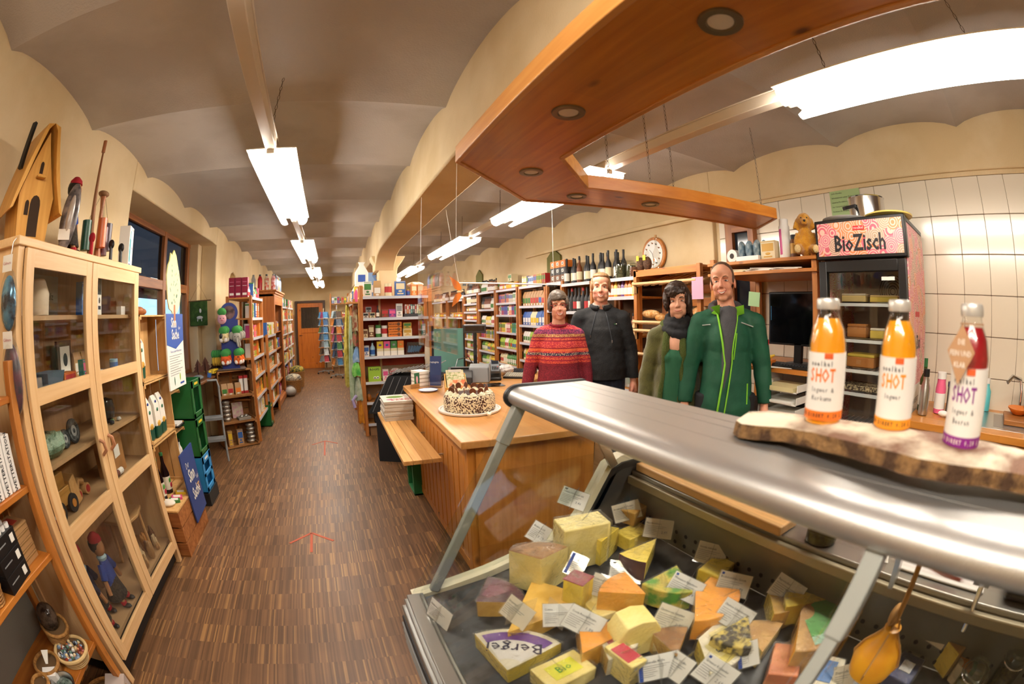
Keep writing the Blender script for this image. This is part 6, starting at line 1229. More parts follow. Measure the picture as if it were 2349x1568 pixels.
MB().box(-.06, .06, -.05, .05, 0, .14, mat('pale storage box', 'B5A9A2', .5)).build('storage_box', None, (SX+.0, 1.22-.02, .0+.001), (0, 0, .3), label='pale plastic storage box on the floor behind the shelf post', cat='box')
MB().ell((0, 0, .04), (.05, .05, .035), mat('dark stone bowl', '4A4038', .5), 14, 8).build('stone_bowl', None, (SX-.05, 1.12, 1.401), label='round dark stone bowl on the top board of the open shelf', cat='bowl')
t = basket('small_basket', 'small round basket with coloured pieces beside the marker boxes', (SX-.05, .80, .801), .05, .06, WK)
# ------------------------------------------------------------ crates, poster and table in the window bay
CW = wood('new crate pine', 'DDB377', 'C99A5C', 2, .6, knots=.6); CWB = wood('old crate boards', 'A9753F', '865628', 0, .7, knots=.8); CWO = wood('fruit crate boards', 'B0723A', '8A4F22', 1, .7)
r5 = random.Random(21)
# pale crate tower, open to the aisle
for k, (z, h, l) in enumerate(((1.225, .45, 'top crate of the pale tower beside the glazed cabinet, upright, nearly empty'), (.80, .42, 'middle pale crate holding three grain bags'), (.37, .42, 'lower pale crate holding two juice bottles'))):
    crate('wooden_crate', l, (-1.56, 3.05, z), pi/2, .53, .3, h, CW)
MB().box(-.011, .011, -.14, .15, .0, .43, CW).build('divider_board', None, (-1.56, 3.06, 1.237), label='upright divider board in the top pale crate', cat='board')
for k, (z, l) in enumerate(((.76, 'narrow pale crate with black tray behind the poster board'), (.44, 'narrow pale crate with white bottles above the blue board'))):
    crate('wooden_crate', l, (-1.6, 3.5, z), pi/2, .32, .3, .3, CW)
MB().box(-.1, .1, -.08, .08, 0, .012, BLACK).box(-.09, .08, -.07, .07, .012, .03, WHITE).build('leaflet_tray', None, (-1.52, 3.5, .775), label='black tray with white leaflets in the narrow crate', cat='tray')
for i in range(3): put('bottle', .05, .05, .2, 'white', 'cream', (-1.5, 3.42+.06*i, .455), pi/2, f'white bottle {("nearest", "in the middle", "farthest")[i]} in the narrow crate above the blue board')
def grainbag(y, z, l, x=-1.47):
    t = thing('grain_bag', l, 'bag', (x, y, z), .0+pi/2); W_ = .05
    b = MB(); b.add([(-W_, -.035, 0), (W_, -.035, 0), (W_, .035, 0), (-W_, .035, 0), (-W_*1.05, -.04, .09), (W_*1.05, -.04, .09), (W_*1.05, .04, .09), (-W_*1.05, .04, .09)], [(3, 2, 1, 0), (0, 1, 5, 4), (1, 2, 6, 5), (2, 3, 7, 6), (3, 0, 4, 7)], mat('bottle green foil', '12503F', .3)); b.build('bag_foot', t, bevel=.01)
    b = MB(); b.add([(-W_*1.05, -.04, .088), (W_*1.05, -.04, .088), (W_*1.05, .04, .088), (-W_*1.05, .04, .088), (-W_*.95, -.036, .24), (W_*.95, -.036, .24), (W_*.95, .036, .24), (-W_*.95, .036, .24), (-W_*.7, -.004, .3), (W_*.7, -.004, .3), (W_*.7, .004, .3), (-W_*.7, .004, .3)], [(0, 1, 5, 4), (1, 2, 6, 5), (2, 3, 7, 6), (3, 0, 4, 7), (4, 5, 9, 8), (5, 6, 10, 9), (6, 7, 11, 10), (7, 4, 8, 11), (8, 9, 10, 11)], mat('white grain foil', 'E9E4D8', .3)); b.build('bag_body', t, bevel=.006)
    MB().ell((0, -.04, .1), (.035, .006, .022), mat('wheat print', 'C99A3A', .5), 10, 6).ell((0, -.04, .2), (.014, .004, .014), mat('green seal', '1E6B4C', .4), 10, 6).ell((.0, -.03, .255), (.018, .004, .012), BLU, 8, 5).build('bag_print', t)
grainbag(2.87, .815, 'white grain bag with green foot, nearest of three in the middle crate'); grainbag(3.0, .815, 'white grain bag with green foot, second of three in the middle crate', -1.46); grainbag(3.13, .815, 'white grain bag with green foot, farthest of three in the middle crate')
grainbag(2.9, 1.24, 'single white grain bag with green foot in the top pale crate', -1.5)
for y, l in ((2.86, 'juice bottle with green cap nearest the cabinet in the lower pale crate'), (3.0, 'juice bottle with beetroot label in the lower pale crate')):
    t = thing('juice_bottle', l, 'bottle', (-1.46, y, .385), pi/2); MB().lathe([(0, 0), (.04, .003), (.04, .15), (.016, .23), (.014, .29)], mat('dark juice glass', '1E0F10', .1), n=18).build('glass', t); MB().lathe([(.0405, .03), (.0405, .13)], mat('juice label', 'E2DDC8', .5), n=18).build('label', t); MB().cyl((0, 0, .285), .017, .022, mat('green cap', '2E6B3C', .4), 12).build('cap', t); MB().ell((0, -.04, .06), (.02, .004, .02), mat('beet red print', 'B0243A', .5), 10, 6).ell((-.01, -.04, .1), (.018, .004, .018), mat('leaf green print', '4E9A3A', .5), 10, 6).build('label_print', t)
MB().ell((0, 0, .03), (.04, .06, .03), mat('brown leather baby shoe', '9A5A26', .6), 12, 8).ell((-.02, .1, .025), (.035, .05, .025), MATS['brown leather baby shoe'], 12, 8).build('baby_shoes', None, (-1.5, 2.95, 1.677), label='pair of small brown felt shoes on top of the pale crate tower', cat='shoes')
# fruit crate in front, bottom up with goods
crate('fruit_crate', 'reddish brown slatted fruit crate standing on the floor by the cabinet', (-1.45, 3.0, .0), pi/2, .62, .34, .35, CWO, open_='z')
MB().ell((0, 0, .02), (.07, .05, .025), mat('white cotton bag', 'E6E0D2', .8), 12, 8).build('cotton_bag', None, (-1.4, 2.8, .36), label='soft white pouch on the fruit crate edge', cat='bag'); MB().box(-.17, .17, -.31, .31, 0, .012, CW).build('crate_lid', None, (-1.45, 3.0, .352), label='pale board laid over the fruit crate', cat='board')
for y, c, n in ((2.92, 'pink', 'pink'), (3.02, 'yellow', 'yellow'), (2.86, 'green', 'green')): MB().box(-.045, .045, -.03, .03, 0, .02, cm(c)).box(-.03, .03, -.02, .02, .02, .021, PAPER).build('candy_pack', None, (-1.36, y, .366), (0, .1, .4), label=f'small {n} wrapped pack lying on the fruit crate', cat='packet')
# tall poster board with the painted tree, and the blue board on the floor
NAVY = mat('poster blue', '2E55A8', .5); pb = thing('poster_board', 'tall white and blue info board topped by a cut-out painted tree', 'sign', (-1.36, 3.38, 1.11), rot=(0, 0, 0))
MB().box(-.006, .006, -.2, .2, 0, .57, PAPER).build('board', pb); MB().prism([(-.2, .34), (.0, .30), (.1, .33), (.2, .36), (.2, .57), (-.2, .57)], .006, .0075, NAVY, 'x').build('blue_field', pb)
text('Sinn', pb, (.009, -.03, .5), FX, .11, PAPER, bold=.002, sx=.7); text('der', pb, (.009, .1, .46), FX, .04, PAPER); text('Sache', pb, (.009, .0, .41), FX, .11, PAPER, bold=.002, sx=.7); text('Neues zum Mitnehmen', pb, (.009, 0, .285), FX, .028, NAVY)
b = MB()
for k in range(9): b.box(.0065, .0072, -.16, .14-.05*(k % 3), .25-.018*k, .254-.018*k, GREY)
b.box(.0065, .0072, .05, .15, .02, .035, NAVY).ell((.007, -.08, .06), (.0008, .01, .035), MATS['green seal'], 8, 5).ell((.007, .06, .08), (.0008, .012, .03), cm('lime'), 8, 5); b.build('printed_lines', pb)
P = [(-.03, .56), (-.05, .60), (-.10, .62), (-.13, .70), (-.145, .82), (-.16, .95), (-.14, 1.05), (-.11, 1.10), (-.10, 1.18), (-.07, 1.16), (-.03, 1.22), (.02, 1.17), (.06, 1.08), (.09, 1.02), (.13, .9), (.14, .78), (.11, .66), (.07, .60), (.03, .57)]
tm = bpy.data.materials.new('painted tree'); tm.use_nodes = True; nt = tm.node_tree; tc = nt.nodes.new('ShaderNodeTexCoord'); sxyz = nt.nodes.new('ShaderNodeSeparateXYZ'); nt.links.new(tc.outputs['Object'], sxyz.inputs[0]); mr = nt.nodes.new('ShaderNodeMapRange'); mr.inputs[1].default_value = .55; mr.inputs[2].default_value = 1.2; nt.links.new(sxyz.outputs[2], mr.inputs[0])
rp = nt.nodes.new('ShaderNodeValToRGB'); rp.color_ramp.elements[0].color = (*lin('E9E3C0'), 1); rp.color_ramp.elements[1].color = (*lin('B7B83A'), 1); nt.links.new(mr.outputs[0], rp.inputs[0]); nt.links.new(rp.outputs[0], nt.nodes['Principled BSDF'].inputs['Base Color'])
P = [(a*1.15, .56+(b_-.56)*.76) for a, b_ in P]; MB().prism(P[::-1], -.004, .006, tm, 'x').build('tree_crown', pb); MB().prism([(-.03, .48), (.02, .48), (.015, .64), (-.015, .64)], .0062, .0085, mat('tree trunk print', 'B0714E', .6), 'x').build('tree_trunk', pb)
b = MB(); [b.ell((.0068, y_, z_), (.0008, .006, .012), MATS['green seal'], 6, 4) for y_, z_ in [(r5.uniform(-.1, .09), r5.uniform(.64, .96)) for _ in range(26)]]; b.build('leaf_print', pb, kind='stuff')
bb = thing('blue_board', 'dark blue sign board with white brush lettering leaning by the crates', 'sign', (-1.27, 3.17, .14), rot=(0, radians(-3), .06)); MB().box(-.006, .006, -.19, .19, 0, .53, mat('gradient blue board', '26407F', .5)).build('board', bb)
text('Der', bb, (.008, -.06, .42), FX, .07, PAPER, sx=.8); text('Sinn', bb, (.008, 0, .33), FX, .14, PAPER, bold=.003, sx=.75); text('der', bb, (.008, .14, .27), FX, .05, PAPER); text('Sache', bb, (.008, .02, .19), FX, .13, PAPER, bold=.003, sx=.75)
# drink crates
def dcrate(l, z, m, rows, mark):
    t = thing('drink_crate', l, 'crate', (-1.53, 3.78, z), 0); h = .33
    for x0, x1, y0, y1 in ((-.2, .2, -.15, -.14), (-.2, .2, .14, .15)): MB().box(x0, x1, y0, y1, 0, h, m).build('crate_wall', t)
    for x0, x1 in ((-.2, -.188), (.188, .2)):
        MB().box(x0, x1, -.15, .15, 0, .05, m).box(x0, x1, -.15, .15, h-.07, h, m).box(x0, x1, -.15, -.09, 0, h, m).box(x0, x1, .09, .15, 0, h, m).build('crate_end', t, bevel=.004)
        if rows == 2: MB().box(x0, x1, -.15, .15, .14, .18, m).build('crate_bar', t, bevel=.004)
    MB().box(-.2, .2, -.15, .15, 0, .012, m).build('crate_floor', t); MB().box(.2005, .2015, -.05, .05, h-.045, h-.025, mark).build('crate_print', t)
    return t
GP = mat('dark green plastic', '17642F', .4); dcrate('upper dark green drink crate with yellow mark beside the poster', .79, GP, 1, cm('yellow')); dcrate('middle dark green drink crate holding a beetroot bottle', .455, GP, 1, cm('yellow')); dcrate('bright blue drink crate on the floor below the green ones', .12, mat('bright blue plastic', '2E8FD0', .4), 2, PAPER); MB().box(-.21, .21, -.16, .16, 0, .12, mat('low black dolly', '1C1C1C', .6)).build('dolly', None, (-1.53, 3.78, 0), label='low black dolly under the blue drink crate', cat='dolly')
put('bottle', .07, .07, .28, 'amber', 'white', (-1.40, 3.78, .47), pi/2, 'dark beetroot bottle with white label in the middle green crate'); put('bottle', .07, .07, .28, 'white', 'grey', (-1.40, 3.78, .805), pi/2, 'pale bottle in the upper green crate')
# round-edged table with felt trees and toys
tb = thing('bay_table', 'dark brown table standing in the window bay with toys on it', 'table', (-1.98, 5.2, 0)); MB().prism([(-.2, -.6), (.3, -.6), (.38, -.4), (.38, .45), (.25, .62), (-.2, .62)], .92, .955, wood('dark table top', '7A4E2C', '5E381C', 1)).build('table_top', tb, bevel=.01)
for x in (-.12, .28):
    for y in (-.5, .5): MB().tube([(x, y, 0), (x, y, .92)], .02, GREY, 10).build('leg', tb)
sl = thing('step_ladder', 'grey folding step ladder leaning below the bay table', 'ladder', (-1.62, 5.0, 0), .3)
for x in (-.16, .16): MB().tube([(x, .1, 0), (x, 0, .86)], .014, GREY, 8).tube([(x, -.12, 0), (x, 0, .8)], .012, GREY, 8).build('rail', sl)
for z in (.25, .5): MB().box(-.17, .17, -.14, .02, z, z+.03, mat('ribbed tread', '7C7E80', .7)).build('tread', sl)
MB().tube([(-.16, 0, .86), (-.14, 0, .94), (.14, 0, .94), (.16, 0, .86)], .013, GREY, 8).build('handle', sl)
FT = mat('brown wooden fir', '5E3524', .7)
for i, (x, y, h) in enumerate(((-1.78, 5.55, .2), (-1.66, 5.66, .22), (-1.86, 5.45, .18))):
    P = [(-.015, 0), (-.015, .04), (-.085, .04), (-.05, .085), (-.07, .085), (-.035, .13), (-.05, .13), (0, .215), (.05, .13), (.035, .13), (.07, .085), (.05, .085), (.085, .04), (.015, .04), (.015, 0)]
    t = thing('fir_ornament', ['brown wooden fir tree in the middle on the bay table', 'brown wooden fir tree farthest right on the bay table', 'brown wooden fir tree nearest on the bay table'][i], 'ornament', (x, y, .956), .4); t.scale = (h/.2,)*3
    for a in range(2): MB().prism(P[::-1], -.004, .004, FT, 'y').build('tree_blade', t, rot=(0, 0, a*pi/2))
o = MB().box(-.03, .03, -.07, .07, .02, .07, cm('yellow')).tube([(0, -.04, .02), (.03, -.04, .02)], .02, BLACK).tube([(0, .04, .02), (.03, .04, .02)], .02, BLACK).box(-.028, .031, -.05, .05, .04, .05, BLACK); o.build('toy_bus', None, (-1.62, 5.42, .957), (0, 0, -.2), label='yellow toy bus with black print at the table edge', cat='toy')
MB().box(-.025, .025, -.05, .05, .0, .05, cm('blue')).ell((0, 0, .06), (.02, .02, .02), cm('yellow'), 8, 6).build('toy_truck', None, (-1.63, 5.2, .957), (0, .2, .3), label='small blue and yellow toy beside the toy bus', cat='toy')
MB().ell((0, 0, .02), (.07, .12, .03), mat('grey felt', '6C7074', .9), 12, 8).build('felt_piece', None, (-1.72, 5.0, .957), label='grey felt piece lying at the near end of the bay table', cat='felt')
# felt picture on the reveal
fl = thing('felt_picture', 'dark green felt picture with a small white sheep hung from a stick', 'wall hanging', (-1.97, 5.92, 1.56)); FG = mat('green felt', '2A4A1C', .95, bump=1, bscale=90, c2='3E5E26', vscale=14)
MB().box(-.14, .14, -.012, .01, 0, .33, FG).build('felt', fl, bevel=.01); MB().tube([(-.2, 0, .33), (.2, .0, .335)], .008, wood('hazel stick', '6B4A2E', '4E331C', 0), 8).build('stick', fl); MB().tube([(-.14, 0, .335), (0, .01, .56), (.14, 0, .335)], .0025, mat('hemp cord', '8A6C48', .8), 5).build('cord', fl)
MB().ell((.02, -.014, .11), (.05, .01, .022), mat('white wool', 'C9CBC9', .9), 10, 6).ell((.03, -.014, .2), (.018, .01, .03), MATS['white wool'], 8, 6).tube([(-.01, -.014, .1), (-.015, -.014, .06)], .006, MATS['white wool'], 6).tube([(.05, -.014, .1), (.05, -.014, .06)], .006, MATS['white wool'], 6).build('sheep', fl)
# brown slatted crates with puppet display
U = Vector((.442, .256, 0)).normalized(); RZ = atan2(U.y, U.x); CC = Vector((-1.565, 5.364, 0))+U*.255+Vector((-U.y, U.x, 0))*.16
for k, l in enumerate(('bottom brown crate with boxed birds and foil-topped cups', 'middle brown crate with stacked foil dishes and a grey tray', 'top brown crate with seed pouches and white slim boxes')): crate('wooden_crate', l, (CC.x, CC.y, .328*k+.01), RZ, .51, .32, .325, CWB)
def onc(u, v, k): p = Vector((-1.565, 5.364, 0))+U*u+Vector((-U.y, U.x, 0))*v; return (p.x, p.y, .328*k+.023)
for i, u in enumerate((.07, .16, .27)): put('bag', .085, .04, .15, 'kraft', ['green', 'red', 'orange'][i], onc(u+.03, .08, 2), RZ, f'kraft seed pouch with {["green", "red", "orange"][i]} print in the top brown crate')
for i in range(2):
    o = thing('slim_box', f'slim white box with red top, {("left", "right")[i]} one in the top brown crate', 'box', onc(.36+.07*i, .12, 2), RZ); MB().box(-.025, .025, -.025, .025, 0, .19, WHITE).build('box_body', o); MB().box(-.028, .028, -.028, .028, .19, .225, cm('red')).box(-.03, .03, -.03, .03, 0, .03, cm('red')).build('box_cap', o)
FOIL = mat('foil dish', 'A8A39A', .3, .7, bump=.5, bscale=60)
for i in range(5): MB().lathe([(0, 0), (.045, 0), (.06, .03), (.064, .032), (.05, .05), (0, .055)], FOIL, n=16).build('foil_dish', None, tuple(Vector(onc(.1, .09, 1))+Vector((0, 0, .053*i))), label=f'foil covered dish, {ORD[i]} from the bottom of the stack in the middle brown crate', cat='dish')
for i in range(5): MB().lathe([(0, 0), (.045, 0), (.06, .03), (.064, .032), (.05, .05), (0, .055)], FOIL, n=16).build('foil_dish', None, tuple(Vector(onc(.41, .09, 0))+Vector((.01*(i % 2), 0, .053*i))), label=f'foil covered dish, {ORD[i]} from the bottom of the stack in the bottom brown crate', cat='dish')
MB().box(-.09, .09, -.06, .06, 0, .03, mat('grey card tray', '8A8378', .8)).ell((-.03, 0, .04), (.03, .03, .02), FOIL, 8, 6).ell((.04, .01, .04), (.03, .03, .02), FOIL, 8, 6).build('card_tray', None, onc(.34, .07, 1), (0, 0, RZ), label='grey card tray with foil pieces in the middle brown crate', cat='tray')
MB().box(-.08, .08, -.003, .003, 0, .2, mat('pale flower card', 'CFC6AE', .6, c2='C79AA0', vscale=20)).build('flower_card', None, onc(.3, .2, 1), (radians(-8), 0, RZ), label='pale flower-printed card leaning at the back of the middle brown crate', cat='card')
for i, u in enumerate((.07, .22)): put('carton', .085 if i else .065, .06, .2, 'kraft', 'blue' if i else 'yellow', onc(u+.03, .09, 0), RZ, ('narrow kraft carton with yellow flower picture in the bottom brown crate', 'kraft carton with a blue and orange picture in the bottom brown crate')[i])
ps = thing('puppet_display', 'dark blue display column hung with animal hand puppets on the brown crates', 'display', (CC.x, CC.y-.0, 1.0), RZ-.25); PB = mat('display blue', '1B2F7E', .5)
MB().box(-.2, .2, -.16, .18, 0, .012, mat('slate plate', '6B5A50', .6)).build('base_plate', ps); MB().box(-.12, .12, -.1, .1, .012, .62, PB).build('column', ps); MB().lathe([(0, 0), (.125, 0), (.125, .02), (0, .02)], PB, n=32).build('round_header', ps, (0, .0, .71), (pi/2, 0, 0)); MB().lathe([(0, .021), (.085, .021)], mat('child photo print', 'A07A78', .5, c2='5E4440', vscale=12), n=24).build('header_picture', ps, (0, .0, .71), (pi/2, 0, 0))
def puppet(l, x, y, z, c, kind, rz=0):
    """hand puppet with green cuff hung on the display, lying towards the customer"""
    p = Vector((CC.x, CC.y, 1.0))+Matrix.Rotation(RZ-.25, 3, 'Z') @ Vector((x, y, z)); t = thing('hand_puppet', l, 'puppet', p, rot=(0, 0, RZ-.25+rz), group='animal hand puppets on the blue display'); F = mat('plush '+c, c, .95, bump=.4, bscale=160)
    MB().ell((0, 0, .055), (.062, .028, .055), mat('green plush cuff', '3F8F45', .9, bump=.3, bscale=140), 16, 10).build('cuff', t); b = MB().ell((0, -.004, -.03), (.062, .03, .065), F, 16, 10)
    if kind == 'elephant':
        for s in (-1, 1): b.ell((s*.065, .0, -.01), (.035, .012, .05), F, 12, 8)
        b.tube([(0, -.02, -.05), (.01, -.035, -.1), (.02, -.03, -.15)], [.024, .016, .011], F, 10)
    elif kind == 'strip':
        pass
    else:
        for s in (-1, 1): b.add([(s*.055, -.01, .0), (s*.02, -.01, .01), (s*.05, -.012, .045), (s*.05, .002, .01)], [(0, 1, 2), (0, 3, 2), (1, 3, 2), (0, 1, 3)], F)
    b.build('head', t)
    [MB().ell((s*.022, -.034, -.02), (.006, .004, .006), BLACK, 8, 6).build('eye', t) for s in (-1, 1)]
    if kind in ('fox', 'cat', 'tiger'):
        e = MB()
        for s in (-1, 1): e.ell((s*.028, -.022, -.055), (.026, .012, .03), mat('white plush', 'EDE6DC', .9), 10, 6)
        e.build('muzzle', t); MB().ell((0, -.04, -.08), (.009, .006, .006), BLACK, 8, 6).build('nose', t)
    if kind == 'tiger': b = MB(); [b.tube([(s*.01, -.026, .015), (s*.012, -.03, -.005)], .004, BLACK, 6) for s in (-1, 0, 1)]; b.build('stripe', t)
    if kind == 'cat': MB().ell((-.03, -.026, -.01), (.026, .01, .035), BLACK, 10, 6).build('black_patch', t)
    if kind == 'pig': MB().ell((.0, -.03, -.04), (.02, .014, .014), mat('pink snout', 'D98A98', .8), 10, 6).build('snout', t)
for l, x, z, c, k in (('beige and black cat hand puppet, upper left on the display', -.09, .43, 'CDB98A', 'cat'), ('grey elephant hand puppet, upper right on the display', .09, .43, 'A8A49A', 'elephant'), ('orange fox hand puppet, lower left on the display', -.08, .15, 'DE5A22', 'fox'), ('orange tiger hand puppet, lower right on the display', .1, .15, 'E0671E', 'tiger'), ('pink pig hand puppet lying on top of the display', -.1, .66, 'E3A9B4', 'pig')):
    puppet(l, x, -.14, z, c, k)
    if k != 'pig': puppet(l.replace('hand puppet', 'hand puppet hung behind its twin'), x+.03, -.105, z+.005, c, k)
for i in range(4): puppet(f'yellow and brown striped puppet seen from the side, {ORD[i]} from the wall', -.24+.035*i, -.0, .14, 'C9A23A', 'strip', 1.2)
# ------------------------------------------------------------ left aisle shelving
q = random.Random(11)
SPH = [('carton', .055, .06, .16, ['white', 'pink', 'green', 'lime', 'cream'], ['red', 'green', 'white', 'orange']), ('bottle', .045, .045, .17, ['white', 'green', 'amber', 'cream'], ['green', 'red', 'white']), ('book', .02, .12, .2, ['white', 'orange', 'green', 'blue', 'red'], ['white', 'yellow'])]
SPY = [('carton', .06, .07, .17, ['yellow', 'kraft', 'cream', 'white'], ['orange', 'green', 'brown'])]
zsA = [.3, .58, .85, 1.11, 1.37, 1.63, 1.90]
rack('care_shelf', 'open pine shelf of care products behind the puppet display', -1.5, -1.12, 5.75, 6.68, zsA, '+x', top=1.92)
for k, z in enumerate(zsA): row((-1.2, 6.62), (-1.2, 5.80), z, pi/2, SPY if k in (2, 1) else SPH, f'from far end, {ORD[k]} care shelf board', 'goods on the care shelf', q, run=3)
for i in range(3):
    t = thing('tall_carton', f'tall crimson carton, {("left", "middle", "right")[i]} of three on top of the care shelf', 'carton', (-1.42+.095*i, 5.83, 1.901), 0); MB().box(-.044, .044, -.04, .04, 0, .26, cm('crimson')).build('carton_body', t); MB().box(-.03, .03, -.042, -.04, .03, .06, PAPER).box(-.03, .03, -.042, -.04, .15, .155, PAPER).box(-.03, .03, -.042, -.04, .2, .205, mat('pink line', 'D98AA0', .5)).build('carton_print', t)
zsB = [.28, .55, .82, 1.08, 1.35]
rack('tea_shelf', 'lower pine shelf with teas between care shelf and wardrobe', -1.45, -1.07, 6.8, 7.8, zsB, '+x', top=1.37)
for k, z in enumerate(zsB): row((-1.15, 7.74), (-1.15, 6.86), z, pi/2, SPY if k in (1, 2, 3) else SPH, f'from far end, {ORD[k]} tea shelf board', 'goods on the tea shelf', q, run=4)
wd = thing('wardrobe_cupboard', 'tall old pine cupboard with cornice and open front standing in the aisle', 'cupboard', (-1.36, 8.55, 0)); WW = wood('old pine', 'B9702E', '96521C', 2, .45, knots=.7); WWY = wood('old pine lengthwise', 'B9702E', '96521C', 1, .45)
for y in (-.66, .63): MB().box(-.26, .24, y, y+.03, .0, 2.05, WW).build('side_panel', wd, bevel=.003)
for y0, y1 in ((-.66, -.55), (.55, .66)): MB().box(.235, .262, y0, y1, .0, 2.02, WW).build('front_stile', wd, bevel=.003)
for z0, z1, o_ in ((2.0, 2.05, .0), (2.05, 2.09, .02), (2.09, 2.12, .045)): MB().box(-.26, .262+o_, -.66-o_, .66+o_, z0, z1, WWY).build('cornice', wd, bevel=.006)
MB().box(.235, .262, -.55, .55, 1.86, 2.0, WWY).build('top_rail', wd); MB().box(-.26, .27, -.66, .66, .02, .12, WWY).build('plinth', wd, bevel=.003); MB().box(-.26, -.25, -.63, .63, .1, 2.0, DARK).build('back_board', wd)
for z in (.14, .42, .72, 1.04, 1.36): MB().box(-.25, .22, -.62, .62, z-.02, z, WWY).build('shelf_board', wd)
MISC = [('carton', .08, .1, .2, ['white', 'blue', 'kraft', 'green'], ['white', 'red', 'yellow']), ('bag', .1, .06, .2, ['blue', 'pink', 'white', 'cream'], ['white', 'green'])]
for k, z in enumerate((.14, .42, .72, 1.04, 1.36)): row((-1.22, 9.08), (-1.22, 8.02), z, pi/2, MISC, f'from far end, {ORD[k]} pine cupboard board', 'goods in the old pine cupboard', q, run=2)
BT = [('A7A9AC', 'silver grey'), ('B3202C', 'red dotted'), ('D8D0BC', 'cream with red flowers'), ('E3B9C4', 'pink and green'), ('54606E', 'slate'), ('2E3A5E', 'navy'), ('C8452C', 'bright red'), ('8FA34A', 'olive'), ('2A2C30', 'black'), ('3A6FB0', 'blue')]
for i, (c, n) in enumerate(BT):
    t = thing('thermos_bottle', f'{n} thermos bottle, {ORD[i]} from the near corner on the pine cupboard', 'bottle', (-1.52+.13*i if i < 4 else -1.12, 7.98 if i < 4 else 8.0+.13*(i-3), 2.121)); M_ = mat('thermos '+c, c, .3, c2='C8452C' if i in (2, 3) else None, vscale=22); MB().lathe([(0, 0), (.045, .003), (.045, .2), (.024, .255)], M_, n=16).build('bottle_body', t); MB().cyl((0, 0, .25), .022, .035, BLACK if i % 3 else GREY, 12).build('cap', t)
zsC = [.3, .62, .94, 1.26, 1.58, 1.86]
for j, (y0, y1, nm) in enumerate(((9.35, 10.6, 'first book shelf past the pine cupboard'), (10.7, 12.1, 'second book shelf past the pine cupboard'))):
    rack('book_shelf', f'pine {nm}', -1.5, -1.15, y0, y1, zsC, '+x', top=1.9)
    for k, z in enumerate(zsC): row((-1.22, y1-.06), (-1.22, y0+.06), z, pi/2, [('book', .05, .14, .2, ['white', 'orange', 'blue', 'red', 'green', 'cream', 'brown'], ['white', 'yellow', 'pink']), MISC[0]], '', '', q, run=2, far='mixed books and cartons filling the far left shelves')
for i, (x, y, l) in enumerate(((-.98, 9.7, 'square wicker basket of cloths on the floor by the book shelf'), (-.95, 10.4, 'tall wicker basket of bags on the floor farther down'))):
    t = basket('floor_basket', l, (x, y, 0), .2, .26+.1*i, WK); MB().ell((0, 0, .3+.1*i), (.19, .19, .1), mat(['cream cloths', 'mixed cloths'][i], ['D8CDB0', 'B9A23A'][i], .9, c2=['6E6A66', '2A4038'][i], vscale=18, bump=1, bscale=20), 16, 10).build('cloth_heap', t)
MB().ell((0, 0, .1), (.15, .2, .12), WRAP, 14, 10).ell((0, 0, .09), (.13, .18, .1), mat('pale wrapped goods', 'A9A6A2', .5), 14, 10).build('film_bundle', None, (-1.02, 9.2, .0), label='film-wrapped bundle on the floor in front of the book shelf', cat='bundle')
dcrate('x', 0, GP, 1, cm('yellow')); bpy.data.objects[[o.name for o in COL.objects if o.get('label') == 'x'][0]].location = (-1.28, 6.72, 0); [o for o in COL.objects if o.get('label') == 'x'][0]['label'] = 'small dark green crate on the floor under the tea shelf end'
sr = rack('spice_rack', 'small spice rack with little jars on the back wall by the door', -1.62, -1.3, 13.95, 14.09, [1.0, 1.15, 1.3, 1.45, 1.6], '-y', post=.015, top=1.7, strips=False, th=.012); sr.location.z = 0
for k in range(4):
    for i in range(4): put('jar', .05, .04, .07, ['amber', 'green', 'brown', 'gold'][(i+k) % 4], 'white', (-1.57+.075*i, 14.0, 1.0+.15*k), 0, f'small spice jar, {ORD[i]} from the left on the {ORD[k]} spice rack board')
# ------------------------------------------------------------ card spinners near the back door
def spinner(l, x, y, h, seed):
    t = thing('card_spinner', l, 'card rack', (x, y, 0)); r = random.Random(seed); MB().cyl((0, 0, .06), .018, h-.06, CHROME, 10).build('pole', t)
    for a in range(4): MB().bar((0, 0, .08), (.24*cos(a*pi/2+.4), .24*sin(a*pi/2+.4), .07), .025, .025, GREY).tube([(.24*cos(a*pi/2+.4), .24*sin(a*pi/2+.4)-.01, .025), (.24*cos(a*pi/2+.4), .24*sin(a*pi/2+.4)+.01, .025)], .025, BLACK, 10).build('foot', t)
    CC_ = ['3E7FB5', 'C9D2D8', 'B33A4A', '4F8A5A', '7D8FA8', 'D98A3A', '9AB6C4', '6A5A52', 'C45A88', '2F5A8C']
    for k in range(7):
        for a in range(4):
            th = a*pi/2+.4-pi/2; c = r.choice(CC_); o = MB().cb((0, 0, 0), (.14, .008, .19), mat('greeting card '+c, c, .4, vary=.35, vscale=25)).cb((0, -.005, -.085), (.15, .02, .01), WHITE); o.build('card_pocket', t, (.13*sin(th+pi/2)*1.0, .13*cos(th+pi/2)*-1.0, .42+.205*k), (radians(-14), 0, atan2(.13*cos(th+pi/2)*-1.0, .13*sin(th+pi/2))+pi/2))
    return t
spinner('card spinner with pastel cards on a wheeled foot beside the back door', -.28, 12.6, 1.85, 1); spinner('second card spinner with blue-grey cards right of the first', .1, 11.6, 1.9, 2)
rack('far_shelf', 'tall pine shelf at the back wall right of the door', -.1, .5, 13.5, 13.95, [.4, .8, 1.2, 1.6, 2.0], '-y', top=2.3, strips=False)
for k, z in enumerate((.4, .8, 1.2, 1.6, 2.0)): row((-.05, 13.6), (.45, 13.6), z, 0, [MISC[0], SPH[1]], '', '', q, far='mixed goods on the shelf at the back wall')
